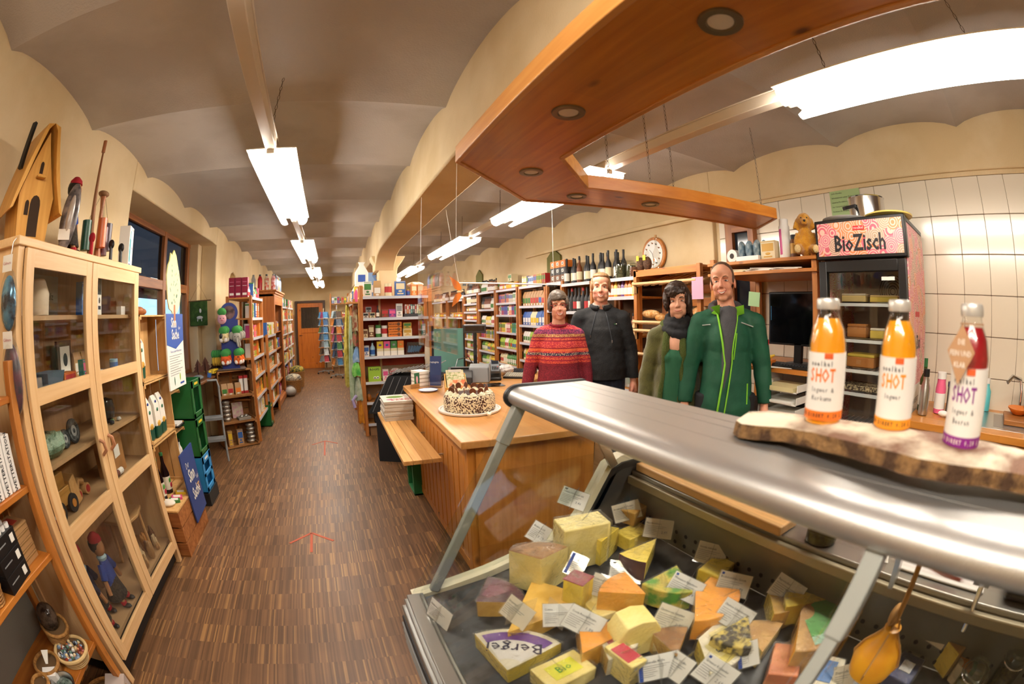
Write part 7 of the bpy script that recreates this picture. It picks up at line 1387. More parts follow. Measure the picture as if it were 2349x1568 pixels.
# ------------------------------------------------------------ island shelf with red back facing the camera
RBK = mat('red rear panel', '9C2A1C', .6, c2='B5421E', vscale=3); zg = [.17, .46, .73, 1.065, 1.31, 1.565, 1.845]
isl = rack('island_shelf', 'pine island shelf with red back facing the counter', .35, 1.33, 5.7, 6.05, zg, '-y', top=1.99, back=None, post=.05)
MB().box(-.48, .48, .165, .17, .9, 1.83, RBK).build('red_panel', isl); MB().box(-.48, .48, .165, .17, .1, .9, mat('beige rear panel', 'B5A084', .7)).build('beige_panel', isl); MB().box(-.2, -.17, .15, .165, .05, 1.83, PINEV).build('rear_batten', isl)
MB().box(-.66, -.49, -.18, .1, 1.76, 1.78, SHW).box(-.505, -.49, -.18, .1, .1, 1.76, SHW).build('cloth_rail', isl)
G = 'goods on the island shelf'
def g(k, w, d, h, a, b_, x, z, l, y=5.78, rz=0): put(k, w, d, h, a, b_, (x, y, z+.0005), rz, l, G)
z = zg[6]; g('carton', .11, .05, .2, 'white', 'green', .47, z, 'white carton with green foot and black waves on the island shelf top'); g('bag', .1, .07, .21, 'kraft', 'white', .6, z, 'kraft seed pouch with green print on the island shelf top'); g('can', .1, .1, .17, 'cream', 'red', .75, z, 'cream tin with fig print on the island shelf top'); g('carton', .14, .08, .2, 'blue', 'cream', .91, z, 'big dark blue carton with oval emblem on the island shelf top'); g('jar', .055, .055, .09, 'purple', 'blue', 1.02, z, 'small purple jar beside the big blue carton')
for i, c in enumerate(('gold', 'gold')): g('carton', .075, .07, .15, 'orange', 'cream', 1.1+.085*i, z, f'orange waffle carton, {("left", "right")[i]} one on the island shelf top')
MB().ell((0, 0, .1), (.12, .09, .04), mat('white snack bag', 'E3D9CC', .4, c2='D98A4A', vscale=18), 14, 8).build('snack_bag', None, (1.15, 5.92, z+.06), label='white and orange snack bag lying behind the waffle cartons', cat='bag')
z = zg[5]
for i, (x, zz, c) in enumerate(((.44, 0, 'white'), (.53, 0, 'cream'), (.48, .075, 'grey'))): g('carton', .075, .05, .072, c, 'black', x, z+zz, f'small {c} soap carton in the corner pyramid of the island shelf')
g('bottle', .045, .045, .16, 'black', 'white', .605, z, 'small black pump bottle on the second island board'); g('carton', .095, .06, .11, 'brown', 'red', .70, z, 'dark brown tea carton with red circle'); g('carton', .095, .06, .11, 'purple', 'pink', .80, z, 'purple tea carton with pink circle'); g('carton', .085, .06, .18, 'white', 'grey', .895, z, 'tall white carton with small red mark'); MB().box(-.12, .12, -.05, .05, 0, .045, mat('dark tray', '37383C', .6)).build('display_tray', None, (1.08, 5.8, z+.001), label='dark tray of slim chocolate bars on the second island board', cat='tray')
for i, c in enumerate(('white', 'orange', 'white', 'teal', 'black', 'white', 'cream', 'white')): g('carton', .018, .05, .12, c, 'red' if c == 'white' else 'white', .985+.027*i, z+.046, f'slim {c} chocolate bar, {ORD[i]} from the left in the dark tray')
z = zg[4]; g('carton', .06, .05, .11, 'cream', 'brown', .43, z, 'cream carton at the left end of the third island board'); g('carton', .075, .05, .16, 'brown', 'cream', .51, z, 'brown and cream chocolate carton on the third island board'); g('can', .075, .075, .16, 'green', 'white', .605, z, 'pale green tin on the third island board'); g('can', .08, .08, .15, 'white', 'red', .69, z, 'white tin with berry print on the third island board')
for i in range(3): t = thing('kiss_carton', f'flat orange carton reading BIO-KUSS, {("bottom", "middle", "top")[i]} of three', 'carton', (.83, 5.79, z+.001+.067*i)); MB().box(-.09, .09, -.05, .05, 0, .06, cm('orange')).ell((.05, -.05, .03), (.022, .003, .024), cm('brown'), 12, 6).build('carton_body', t); text('BIO-KUSS', t, (-.025, -.052, .03), FNY, .025, INK, bold=.0006)
g('carton', .12, .07, .1, 'cream', 'gold', 1.0, z, 'pale yellow carton on the third island board'); g('carton', .11, .06, .08, 'gold', 'green', 1.0, z+.101, 'gold carton stacked on the pale yellow carton'); g('carton', .05, .1, .16, 'teal', 'white', 1.22, z, 'teal and white carton near the right post'); MB().box(-.001, .001, -.02, .06, 0, .26, PAPER).build('hanging_list', None, (1.27, 5.66, 1.24), label='white paper list hanging at the front of the island shelf', cat='paper')
z = zg[3]; g('carton', .075, .05, .14, 'white', 'blue', .435, z, 'white and blue carton at the left end of the fourth island board'); g('bottle', .07, .05, .2, 'pale blue', 'blue', .52, z, 'clear spray bottle with blue label')
for i, (c, e) in enumerate((('yellow', 'purple'), ('pink', 'blue'), ('green', 'grey'), ('orange', 'gold'))):
    t = thing('bar_dispenser', f'{c} fruit bar dispenser box with {e} motif on the fourth island board', 'box', (.62+.093*i, 5.78, z+.001)); MB().box(-.042, .042, -.04, .04, 0, .19, cm(c)).box(-.043, .043, -.042, .04, 0, .06, PAPER).box(-.0425, .0425, -.041, .04, .06, .095, cm('cream')).ell((0, -.041, .14), (.02, .003, .015), cm(e), 10, 6).build('box_body', t)
for i in range(5): MB().cb((0, 0, .08), (.07, .008, .16), mat('brown snack film', '4A2E26', .15, .0), Euler((radians(-8), radians(12+6*i), 0)).to_matrix()).cb((0, -.006, .07), (.03, .006, .09), mat('blue snack print', '3A5A7A', .4), Euler((radians(-8), radians(12+6*i), 0)).to_matrix()).build('snack_packet', None, (1.02+.035*i, 5.79, z), label=f'brown wrapped snack packet leaning, {ORD[i]} from the orange dispenser', cat='packet')
z = zg[2]; t = thing('puzzle_box', 'lime green box with big eyes reading ROOPS on the fifth island board', 'box', (.53, 5.78, z+.001)); MB().box(-.085, .085, -.05, .05, 0, .19, cm('lime')).build('box_body', t); text('ROOPS', t, (0, -.052, .16), FNY, .04, INK, bold=.001)
for s in (-1, 1): MB().ell((.02+s*.02, -.052, .05), (.019, .003, .019), WHITE, 12, 6).ell((.02+s*.02, -.055, .05), (.009, .003, .009), BLACK, 10, 6).build('eye_print', t)
g('carton', .08, .05, .15, 'white', 'pink', .68, z, 'white carton with pink top beside the lime box'); MB().ell((0, 0, .08), (.09, .05, .08), mat('white printed pouch', 'D9D4CC', .5, c2='B55A5A', vscale=40), 12, 8).build('printed_pouch', None, (.82, 5.8, z+.001), label='white printed pouch behind the pink-topped carton', cat='pouch')
for i in range(2): MB().ell((0, 0, .05), (.035, .035, .05), mat('amber beads', 'A8641E', .3), 10, 8).ell((0, 0, .11), (.02, .008, .02), WRAP, 8, 6).build('bead_bag', None, (.44+.13*i, 5.8, zg[1]+.002), label=f'small clear bag of amber beads, {("left", "right")[i]} one on the lowest full board', cat='bag')
MB().box(-.06, .06, -.06, .06, 0, .15, BLACK).box(-.05, .05, -.063, -.06, .02, .1, mat('dark candle print', '3A3436', .5)).build('black_carton', None, (.55, 5.78, .171), label='black carton with grey print at the bottom of the island shelf', cat='carton')
MB().box(-.2, .2, -.13, .13, 0, .15, mat('cardboard', '9A7450', .8)).build('cardboard_box', None, (.62, 5.86, .0), label='brown cardboard box on the floor under the island shelf', cat='box')
# aisle side of the island: shelves, big bags on top, hanging cloths and scarves
for j, (y0, y1) in enumerate(((6.5, 7.5), (7.55, 8.6), (8.65, 9.8))):
    nm = ['near', 'middle', 'far'][j]; zz = [.3, .6, .9, 1.2, 1.5, 1.8]; rack('aisle_shelf', f'pine {nm} bay of the aisle side of the island', .30, .64, y0, y1, zz, '-x', top=1.85)
    for k, z in enumerate(zz): row((.36, y0+.06), (.36, y1-.06), z, -pi/2, MISC+[SPH[0]], f'from near end, {ORD[k]} near aisle bay board', 'goods on the aisle side of the island', q, run=2, far=None if j == 0 and k > 2 else 'mixed goods filling the aisle side of the island shelf')
FS = [('E9E6DE', 'white', .32), ('7FA0CF', 'pale blue', .34), ('6F8FC4', 'blue', .32), ('D8B02E', 'yellow', .3), ('E6E2D8', 'cream', .28)]
for i, (c, n, h) in enumerate(FS):
    t = thing('flour_bag', f'large {n} pinched paper bag on top of the island, {ORD[i]} from the front', 'bag', ((.40, .55, .62, .42, .42)[i], (5.95, 6.3, 6.5, 6.7, 7.2)[i], 1.99 if i == 0 else 1.86)); M_ = mat('bag '+c, c, .6); w = .09
    b = MB(); b.add([(-w, -.05, 0), (w, -.05, 0), (w, .05, 0), (-w, .05, 0), (-w, -.05, h*.6), (w, -.05, h*.6), (w, .05, h*.6), (-w, .05, h*.6), (-.03, -.01, h*.92), (.03, -.01, h*.92), (.03, .01, h*.92), (-.03, .01, h*.92), (-.05, -.005, h*1.05), (.05, -.005, h*1.05), (.05, .005, h*1.05), (-.05, .005, h*1.05)], [(3, 2, 1, 0)]+[(4*k+a, 4*k+(a+1) % 4, 4*k+4+(a+1) % 4, 4*k+4+a) for k in range(3) for a in range(4)]+[(12, 13, 14, 15)], M_); b.build('bag_body', t, bevel=.006)
    MB().cb((0, -.052, h*.35), (.1, .002, h*.3), PAPER if i else NAVY).build('bag_label', t)
def drape(l, x, y, z0, z1, w, c, c2, seed, name='cloth'):
    """gathered cloth hanging at the island corner, tapering up to its hook"""
    r = random.Random(seed); b = MB(); n = 16; rows_ = 9; vs = []; ph = r.uniform(0, 6)
    for i in range(rows_+1):
        t_ = i/rows_; ww = w*(.3+.7*sin(min(1, t_*1.3)*pi/2))
        for k in range(n): a = 2*pi*k/n; rr_ = 1+.28*sin(5*a+ph+2*t_); vs.append((ww*.45*cos(a)*rr_, ww*.55*sin(a)*rr_, z1+(z0-z1)*t_+.01*sin(3*a)))
    b.add(vs, [(i*n+k, i*n+(k+1) % n, (i+1)*n+(k+1) % n, (i+1)*n+k) for i in range(rows_) for k in range(n)]+[tuple(range(n))], mat('cloth '+c+c2, c, .8, c2=c2, vscale=14)); o = b.build(name, None, (x, y, 0), label=l, cat='cloth', smooth=60); return o
for i, (l, x, y, z0, z1, w, c, c2) in enumerate((('long yellow sheer scarf hanging at the island corner', .20, 5.95, .65, 1.75, .13, 'A89A34', 'C9BE62'), ('pale green sheer scarf hanging in front of the yellow one', .235, 5.78, .5, 1.6, .10, '8FA283', 'A8B89A'), ('bundle of rust striped cloths high at the island corner', .30, 5.8, 1.4, 1.75, .12, '8A4A32', 'B9B08A'), ('bundle of red checked cloths below the rust ones', .29, 5.78, 1.2, 1.42, .13, 'A8584A', '5E6B3E'), ('bundle of pale blue cloths at the island corner', .30, 5.74, 1.0, 1.2, .11, '6F93BE', '9FB8D0'), ('bundle of bright green bags at the island corner', .29, 5.72, .82, 1.02, .12, '3F9A3A', '7FC25A'), ('bundle of grey green pouches low at the island corner', .30, 5.70, .5, .8, .11, '7F8F74', 'A8B09A'), ('orange bag hanging lowest at the island corner', .31, 5.68, .2, .5, .07, 'D08A1E', 'B87214'))): drape(l, x, y, z0, z1, w, c, c2, i)
MB().tube([(0, 0, 0), (-.02, 0, .1), (.03, 0, .16)], .02, mat('lilac ribbon', 'A79AC4', .6), 8).build('ribbon', None, (.23, 5.62, .42), label='lilac ribbon tail hanging below the green scarf', cat='ribbon')
# ------------------------------------------------------------ right wall: grocery bays
q = random.Random(31); KB = [('bag', .085, .06, .22, ['kraft', 'blue', 'cream', 'kraft'], ['yellow', 'blue', 'green', 'red'])]; KN2 = [('bag', .07, .05, .17, ['yellow', 'cream', 'green', 'white', 'lime'], ['green', 'red', 'white', 'blue'])]
KT = [('carton', .05, .08, .16, ['yellow', 'white', 'cream', 'gold', 'purple', 'red', 'teal', 'orange'], ['white', 'green', 'blue'])]; KJ = [('jar', .07, .07, .12, ['brown', 'orange', 'red', 'amber', 'cream'], ['white', 'yellow'])]; KO = [('bottle', .065, .065, .24, ['amber', 'brown', 'white', 'black'], ['white', 'cream'])]
bays = [(5.35, 6.25, [.3, .58, .86, 1.13, 1.40, 1.69, 1.99], [KN2, KN2, KN2, KN2, KB, KB, KT]), (6.3, 7.23, [.2, .44, .72, .99, 1.26, 1.555, 1.76, 1.985], [KN2, KN2, KN2, KN2, KT, KT, KT, KJ]), (7.27, 8.18, [.3, .62, .87, 1.12, 1.37, 1.66, 1.985], [KN2, KN2, KN2, KT, KN2, KO, KO]), (8.22, 9.15, [.3, .6, .85, 1.05, 1.25, 1.45, 1.62, 1.79, 1.985], [KN2, KN2, KN2, KT, KJ, KJ, KJ, KO, KO]), (9.2, 10.5, [.3, .7, 1.1, 1.5, 1.9], [KN2, KT, KJ, KJ, KO]), (10.6, 12.2, [.3, .7, 1.1, 1.5, 1.9], [KN2, KT, KJ, KJ, KO])]
for j, (y0, y1, zs, ks) in enumerate(bays):
    nm = ['first', 'second', 'third', 'fourth', 'fifth', 'sixth'][j]; rack('grocery_shelf', f'{nm} pine grocery bay on the right wall counted from the wine shelf', 2.85, 3.19, y0, y1, zs, '-x', top=zs[-1]+.01, back=mat('dark brown rack back', '5E4026', .8))  # each bay is closed by a dark brown back sheet
    for k, z in enumerate(zs): row((2.93, y1-.05), (2.93, y0+.05), z, -pi/2, ks[k], f'from far end, {ORD[k]} board of {nm} bay', f'goods on the right wall bays', q, run=3 if ks[k] is not KO else 4, far=None if j < 4 and k > 2 and len(COL.objects) else 'mixed goods low down and far off on the right wall bays')
for i, (y, c, n) in enumerate(((6.0, 'red', 'red'), (6.15, 'orange', 'orange'))): pass
for i, (y, x, z, c, l) in enumerate(((7.45, 3.02, 2.0, 'cream', 'cream pulse carton'), (7.3, 3.02, 2.0, 'orange', 'orange cereal carton'), (7.05, 3.05, 2.0, 'green', 'green cereal carton'), (6.9, 3.05, 2.13, 'cream', 'pale long carton on the green one'))): put('carton', .16, .12, .13, c, 'green' if c != 'green' else 'white', (x, y, z), -pi/2, l+' on top of the right wall bays')
HG = mat('olive house cut-out', '6C6A2E', .7)
for i, (y, l) in enumerate(((5.66, 'larger olive house-shaped panel on the right wall above the orange boxes'), (9.0, 'olive house-shaped panel on the right wall above the cereal cartons'))): MB().prism([(y-.2, 2.05), (y+.2, 2.05), (y+.2, 2.42), (y, 2.54), (y-.2, 2.42)], 3.165, 3.195, HG, 'x').build('house_cutout', None, label=l, cat='decoration')
for r_ in range(3):
    for i in range(3):
        c = [cm('brown'), cm('black'), cm('orange')][r_]; t = thing('chocolate_box', f'{["brown", "black", "orange"][r_]} box with cup picture, {ORD[i]} from the wine bottles', 'box', (2.98, 4.94+.135*i, 2.0+.095*r_), -pi/2); MB().box(-.062, .062, -.08, .08, 0, .092, c).box(-.025, .025, -.082, -.08, .03, .07, PAPER).ell((0, -.082, .05), (.012, .002, .012), INK, 8, 5).build('box_body', t)
rack('box_shelf', 'narrow pine bay under the orange boxes beside the wine shelf', 2.85, 3.19, 4.86, 5.33, [.3, .7, 1.0, 1.3, 1.62, 1.99], '-x', top=2.0, back=MATS['dark brown rack back'])
for k, z in enumerate((1.0, 1.3, 1.62)): row((2.93, 5.28), (2.93, 4.92), z, -pi/2, KN2, f'on the {ORD[k]} board beside the wine', 'goods beside the wine', q)
# wine shelf
zw = [.35, .8, 1.27, 1.60, 1.945]; rack('juice_shelf', 'pine shelf with juice bottles between wine shelf and bread rack', 2.8, 3.19, 3.28, 4.08, [.35, .8, 1.36, 1.75, 1.945], '-x', top=1.95, back=MATS['dark brown rack back']); rack('wine_shelf', 'pine wine shelf behind the people with bottles on its top board', 2.8, 3.19, 4.12, 4.84, zw, '-x', top=1.95, back=MATS['dark brown rack back'])
for i in range(22): put('bottle', .072, .072, .33-.02*(i % 3 == 1), 'black' if i % 9 != 6 else 'amber', 'cream' if i % 4 else 'white', (2.87+.1*(i % 2)+.04*(i % 3 == 2), 4.78-.05*i, 1.946), -pi/2, f'dark wine bottle with pale label, {ORD[i]} from the orange boxes on top', 'wine bottles on the top board')
for i in range(7): put('bottle', .075, .075, .29, 'black', ['white', 'black', 'red'][i % 3], (2.88, 4.76-.085*i, 1.601), -pi/2, f'dark wine bottle lower row, {ORD[i]} from the orange boxes side', 'wine bottles on the second board')
for i in range(10):
    t = thing('juice_bottle', f'juice bottle with white label second wine board, {ORD[i]} from the black hoodie', 'bottle', (2.88, 3.94-.061*i, 1.751), -pi/2, 'juice bottles on the second board'); cc = ['purple', 'orange', 'orange', 'yellow', 'amber'][i % 5]
    MB().lathe([(0, 0), (.029, .002), (.029, .11), (.017, .15), (.016, .17)], mat('fill '+cc, COLS[cc], .25, coat=.5), n=12).lathe([(.0295, .025), (.0295, .095)], PAPER, n=12).lathe([(.0297, .01), (.0297, .025)], cm(cc), n=12).build('bottle_body', t); MB().cyl((0, 0, .168), .018, .014, WHITE, 12).build('cap', t)
for k in (0, 1, 2): row((2.9, 4.78), (2.9, 4.18), zw[k], -pi/2, KO if k == 2 else KB, f'from the bays, {ORD[k]} wine shelf board', 'goods low on the wine shelf', q, run=4)
for k, z in enumerate((.35, .8, 1.36)): row((2.9, 4.04), (2.9, 3.34), z, -pi/2, KO if k == 2 else KB, f'from the wine, {ORD[k]} juice shelf board', 'goods low on the juice shelf', q, run=4)
for i, (y, r_, h, m) in enumerate(((3.70, .06, .2, mat('dried herbs', '3A3A26', .9, c2='5A5A3C', vscale=60)), (3.6, .055, .19, MATS['dried herbs']), (3.47, .05, .15, mat('dried fruit', '5E3424', .9, c2='7A4A34', vscale=60)))):
    t = thing('storage_jar', ['large clip-top glass jar of dark leaves on the wine shelf top', 'second large jar of dark leaves behind the first', 'smaller glass jar of brown fruit on the wine shelf top'][i], 'jar', (2.9+.06*(i == 1), y, 1.946)); MB().lathe([(0, .004), (r_*.94, .004), (r_*.94, h*.72), (0, h*.74)], m, n=16).build('filling', t)
    MB().lathe([(r_, 0), (r_, h*.78), (r_*.75, h*.88), (r_*.78, h*.9), (r_*.85, h*.93), (r_*.8, h), (0, h)], clear('storage glass', (.9, .92, .88), 1.6), n=20).build('jar_glass', t)
ck = thing('wall_clock', 'round wooden wall clock with birds instead of numbers', 'clock', (3.19, 3.45, 2.21)); MB().tube([(0, 0, 0), (-.03, 0, 0)], .185, wood('clock wood', 'C77F35', 'A8641F', 0), 40).build('clock_frame', ck, bevel=.008); MB().tube([(-.031, 0, 0), (-.033, 0, 0)], .15, WHITE, 36).build('dial', ck)
for i in range(12):
    a = pi*i/6; MB().ell((-.036, .115*sin(a), .115*cos(a)), (.002, .014, .008), [mat('bird brown', '8A6440', .7), mat('bird grey', '4A4C50', .7)][i % 2], 8, 5).ell((-.036, .115*sin(a)+.013, .115*cos(a)+.008), (.002, .006, .005), MATS['bird brown'], 6, 4).build('bird', ck)
MB().bar((-.038, 0, 0), (-.038, .05, .05), .004, .002, BLACK).build('hour_hand', ck); MB().bar((-.04, 0, 0), (-.04, -.02, -.09), .003, .002, BLACK).build('minute_hand', ck)
t = thing('tall_bottle', 'tall slim clear bottle with a cork standing on the bread rack', 'bottle', (2.9, 3.12, 1.995)); MB().lathe([(.035, 0), (.038, .03), (.03, .18), (.012, .22), (.012, .33)], clear('clear spirit glass', (.93, .93, .9), 1.8), n=18).build('glass', t); MB().cyl((0, 0, .32), .012, .03, mat('cork', 'B98F5E', .8), 10).build('cork', t); MB().ell((-.032, 0, .1), (.003, .01, .014), cm('orange'), 8, 5).build('bottle_print', t)
for i in range(2): MB().ell((0, 0, .07), (.045, .045, .07), mat('seed filling', '6A4A34', .8, c2='4A3424', vscale=70), 12, 8).ell((0, 0, .15), (.03, .015, .05), WRAP, 10, 6).box(-.046, -.04, -.02, .02, .1, .15, cm('yellow')).build('seed_bag', None, (2.85, 3.3-.1*i, 1.996), label=f'clear bag of brown seeds with yellow label, {("left", "right")[i]} one on the bread rack', cat='bag')
# bread rack
BR = thing('bread_rack', 'pine bread rack with slanted slatted trays behind the woman in olive', 'rack', (2.95, 2.84, 0))
for x in (-.22, .2):
    for y in (-.44, .40): MB().box(x, x+.04, y, y+.045, .12, 2.0, OPINEV).build('upright', BR, bevel=.003)
for z in (1.93,): MB().box(-.22, .24, .4, .44, z, z+.06, OPINEX).box(-.22, -.19, -.4, .4, z, z+.05, OPINE).build('top_rail', BR); MB().box(-.2, .22, -.42, .42, 1.975, 1.994, OPINE).build('top_board', BR)
for k, z in enumerate((1.86, 1.5, 1.42, 1.2, .8)):
    tl = .0 if k > 1 else 1
    MB().tube([(-.25, -.42, z), (-.25, .42, z)], .014, PINE, 10).build('front_bar', BR); MB().box(-.25, -.2, .4, .43, z-.09, z+.02, PINE).build('tray_cheek', BR)
    for i in range(8): MB().bar((-.22, -.38+.108*i, z-.02), (.18, -.38+.108*i, z-.02+.12*(k == 0)), .05, .008, PINE).build('tray_slat', BR)
for i in range(7): MB().box(.2, .215, -.4, .4, 1.05+.12*i, 1.13+.12*i, OPINE).build('back_slat', BR)
CR_ = [mat('golden crust', 'C98A42', .7, c2='E3C08A', vscale=30, bump=.6, bscale=60), mat('brown crust', '9A5E2A', .6, c2='C9955A', vscale=25, bump=.6, bscale=60), mat('floury crust', 'D8BC94', .8, c2='A8743C', vscale=18, bump=.6, bscale=60)]
BL = [('long golden baguette roll', .05, .13, .04, 0), ('round floury roll', .05, .05, .04, 2), ('small golden roll', .045, .06, .035, 0), ('seeded roll', .045, .055, .036, 0)]
for i in range(15):
    n, a, b_, c, m = BL[i % 4] if i < 9 else (('round split brown loaf', .07, .07, .055, 1) if i % 2 else ('round floury loaf', .065, .065, .055, 2)); y = 3.18-.075*i+(.0 if i < 9 else .08)
    o = MB().ell((0, 0, c), (a, b_, c), CR_[m], 14, 10).build('bread', None, (2.86+.07*(i % 2), max(2.5, y), 1.505+.03*(i % 3 == 0)), (0, 0, .6*i), label=f'{n}, {ORD[i]} from the left on the upper bread tray', cat='bread')
for i in range(4): MB().ell((0, 0, .04), (.06, .075, .04), CR_[1], 14, 10).build('bread', None, (2.85, 3.13-.14*i, 1.205), (0, 0, .1*i), label=f'shiny brown roll, {ORD[i]} from the left on the lower bread tray', cat='bread')
MB().box(-.0, .003, -.065, .065, -.09, .09, mat('pink note paper', 'D9A8C4', .7)).build('pink_note', None, (2.69, 2.40, 1.79), label='pink paper note hanging on the bread rack beside the man', cat='note'); MB().box(0, .003, -.05, .05, -.05, .05, mat('green note paper', '9DBF8E', .7)).build('green_note', None, (2.6, 1.76, 1.69), (.1, 0, 0), label='pale green note hanging right of the man', cat='note')
for i in range(2): MB().box(-.12, .12, -.17, .17, 0, .2, clear('plastic bin', (.75, .77, .78), 1.5, haze=.25)).box(-.11, .11, -.16, .16, .01, .12, mat('bin contents', '6E4A36', .8, c2='4A3424', vscale=50)).build('storage_bin', None, (2.98, 3.62-.42*0, .36+.45*i), label=f'clear plastic bin of brown goods on the {("lowest", "second")[i]} wine board', cat='bin')
# ------------------------------------------------------------ desk corner
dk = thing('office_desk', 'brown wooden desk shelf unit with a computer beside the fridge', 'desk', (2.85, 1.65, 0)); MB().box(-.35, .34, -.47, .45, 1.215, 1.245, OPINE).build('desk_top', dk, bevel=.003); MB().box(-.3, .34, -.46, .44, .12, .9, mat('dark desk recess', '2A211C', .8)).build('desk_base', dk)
for y in (-.46, .42):
    for x in (-.33, .3): MB().box(x, x+.04, y, y+.04, .12, 1.98, OPINEV).build('upright', dk, bevel=.003)
for z in (1.95, 1.875): MB().box(-.35, .34, -.47, .47, z-.022, z, OPINE).build('shelf_board', dk, bevel=.002)
mo = thing('monitor', 'black computer screen on the desk right of the man', 'monitor', (2.78, 1.47, 1.246)); MB().box(-.02, .02, -.26, .26, .13, .5, BLACK).build('housing', mo, bevel=.006); MB().box(-.0215, -.02, -.245, .245, .145, .485, mat('dark screen', '08090C', .12)).build('screen', mo); MB().box(-.02, .02, -.03, .03, .01, .2, BLACK).cyl((0, 0, 0), .1, .012, BLACK, 20).build('stand', mo); MB().box(-.0222, -.0215, .235, .238, .3, .4, mat('blue screen light', '3E8AC4', .4)).build('side_light', mo)
kb = thing('computer_keyboard', 'black computer keyboard on the desk', 'keyboard', (2.6, 1.42, 1.246)); MB().box(-.07, .07, -.2, .2, 0, .018, BLACK).build('keyboard_body', kb, bevel=.003); b = MB(); [b.cb((-.05+.024*i, -.18+.024*j, .021), (.018, .018, .007), mat('charcoal key', '2C2D30', .5)) for i in range(5) for j in range(16)]; b.build('keys', kb, kind='stuff')
MB().ell((0, 0, .012), (.03, .02, .016), BLACK, 12, 8).build('computer_mouse', None, (2.545, 1.24, 1.246), label='black computer mouse near the desk edge', cat='mouse'); MB().box(-.05, .05, -.04, .04, 0, .035, cm('orange')).build('tea_box', None, (2.56, 1.60, 1.252), (0, 0, .2), label='small orange box holding a banana on the desk', cat='box')
MB().tube([(-.0, -.09, .05), (0, -.03, .025), (0, .03, .03), (0, .09, .07)], [.006, .018, .018, .006], mat('banana', 'D9B52E', .5), 8).build('banana', None, (2.56, 1.64, 1.27), label='yellow banana lying over the small orange box', cat='banana'); MB().box(-.1, .1, -.14, .14, 0, .004, PAPER).build('paper_sheet', None, (2.6, 1.5-.0, 1.2465), (0, 0, .3), label='loose white papers on the desk under the pen', cat='paper')
for i in range(5):
    t = thing('letter_tray', f'white letter tray with papers, {("top", "second", "third", "fourth", "lowest")[i]} of the stack below the desk', 'tray', (2.5, 1.40, 1.12-.075*i)); MB().box(-.12, .16, -.15, .15, 0, .006, PAPER).box(-.12, .16, -.15, -.145, 0, .05, PAPER).box(-.12, .16, .145, .15, 0, .05, PAPER).build('tray_body', t); MB().box(-.13, .12, -.12, .12, .006, .02+.012*(i == 0), mat('yellowish papers', 'D9CC9A', .7) if i == 0 else PAPER).build('paper_pile', t, (0, .01*(i % 2), 0), (0, 0, .04*i))
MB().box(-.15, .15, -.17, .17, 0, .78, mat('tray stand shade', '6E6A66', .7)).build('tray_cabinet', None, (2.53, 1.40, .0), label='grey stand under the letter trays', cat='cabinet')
for i in range(8): MB().box(-.14, .14, -.1, .1, 0, .006, PAPER if i % 3 else mat('cream folder', 'D8CBA8', .7)).build('paper_folder', None, (2.66, 1.9-.22*(i % 3), 1.877+.007*(i//3)), (0, 0, .06*i), label=f'flat paper folder, {ORD[i]} put into the slot under the top desk board', cat='folder')
SX2 = 2.62
t = thing('paper_roll', 'white tissue roll lying on the desk shelf', 'roll', (SX2, 1.93, 2.0)); MB().tube([(-.05, 0, 0), (.05, 0, 0)], .048, mat('tissue white', 'E8E2DC', .9), 20).build('roll_body', t); MB().tube([(-.052, 0, 0), (-.05, 0, 0)], .02, DARK, 12).build('roll_core', t)
for i in range(6): MB().ell((0, 0, .07), (.05, .02, .07), mat('blue clear pouch', '9DB0B8', .2, c2='6E8A9A', vscale=30, bump=.5, bscale=30), 12, 8).build('clear_pouch', None, (SX2-.02+.04*(i % 2), 1.84-.035*i, 1.962), (0, -.15, 0), label=f'bluish clear pouch in the white carton, {ORD[i]} from the tissue roll', cat='pouch')
MB().box(-.05, .05, -.1, .1, 0, .035, WHITE).build('pouch_tray', None, (SX2-.03, 1.77, 1.951), label='white card tray holding the bluish pouches', cat='tray'); put('carton', .12, .07, .13, 'cream', 'gold', (SX2-.02, 1.60, 1.951), -pi/2, 'cream and yellow coffee filter carton on the desk shelf')
t = thing('white_canister', 'tall white plastic canister with pink stripe on the desk shelf', 'canister', (SX2, 1.48, 1.951)); MB().lathe([(0, 0), (.04, .003), (.04, .22), (.033, .23), (.033, .27), (0, .275)], WHITE, n=20).build('canister_body', t); MB().lathe([(.0405, .03), (.0405, .2)], mat('pink stripe', 'C9488A', .5), n=8, a0=pi*.72, a1=pi*.98).build('stripe', t)
put('jar', .07, .07, .16, 'brown', 'gold', (SX2, 1.40, 1.951), -pi/2, 'jar with brown label between the canister and the plush dog')
td = thing('plush_dog', 'sitting golden plush dog with long ears on the desk shelf beside the fridge', 'toy', (SX2-.06, 1.28, 1.955), -pi/2+.5); FU = mat('golden plush', 'C98E22', 1, bump=1.0, bscale=110, sheen=.3, c2='B87A18', vscale=20); FL = mat('cream plush', 'DCC08A', 1, bump=1, bscale=110)
b = MB().ell((0, 0, .09), (.06, .055, .1), DUM, 16, 12).ell((0, -.01, .22), (.05, .05, .055), DUM, 16, 12).ell((0, -.055, .205), (.028, .035, .024), DUM, 12, 8)
for s_ in (-1, 1): b.tube([(s_*.04, -.02, .04), (s_*.06, -.1, .03)], [.034, .028], DUM, 10).tube([(s_*.05, 0, .14), (s_*.07, -.03, .06)], [.022, .02], DUM, 10).tube([(s_*.045, 0, .24), (s_*.065, 0, .17)], [.014, .022], DUM, 10)
place(blob(b, .007, 3, FU, noise=.004, nscale=60), 'body', td); MB().ell((0, -.088, .21), (.009, .007, .008), BLACK, 8, 6).build('nose', td)
for s_ in (-1, 1): MB().ell((s_*.062, -.122, .03), (.022, .012, .026), FL, 10, 8).build('foot_pad', td); MB().ell((s_*.02, -.052, .235), (.005, .004, .005), BLACK, 8, 6).build('eye', td)
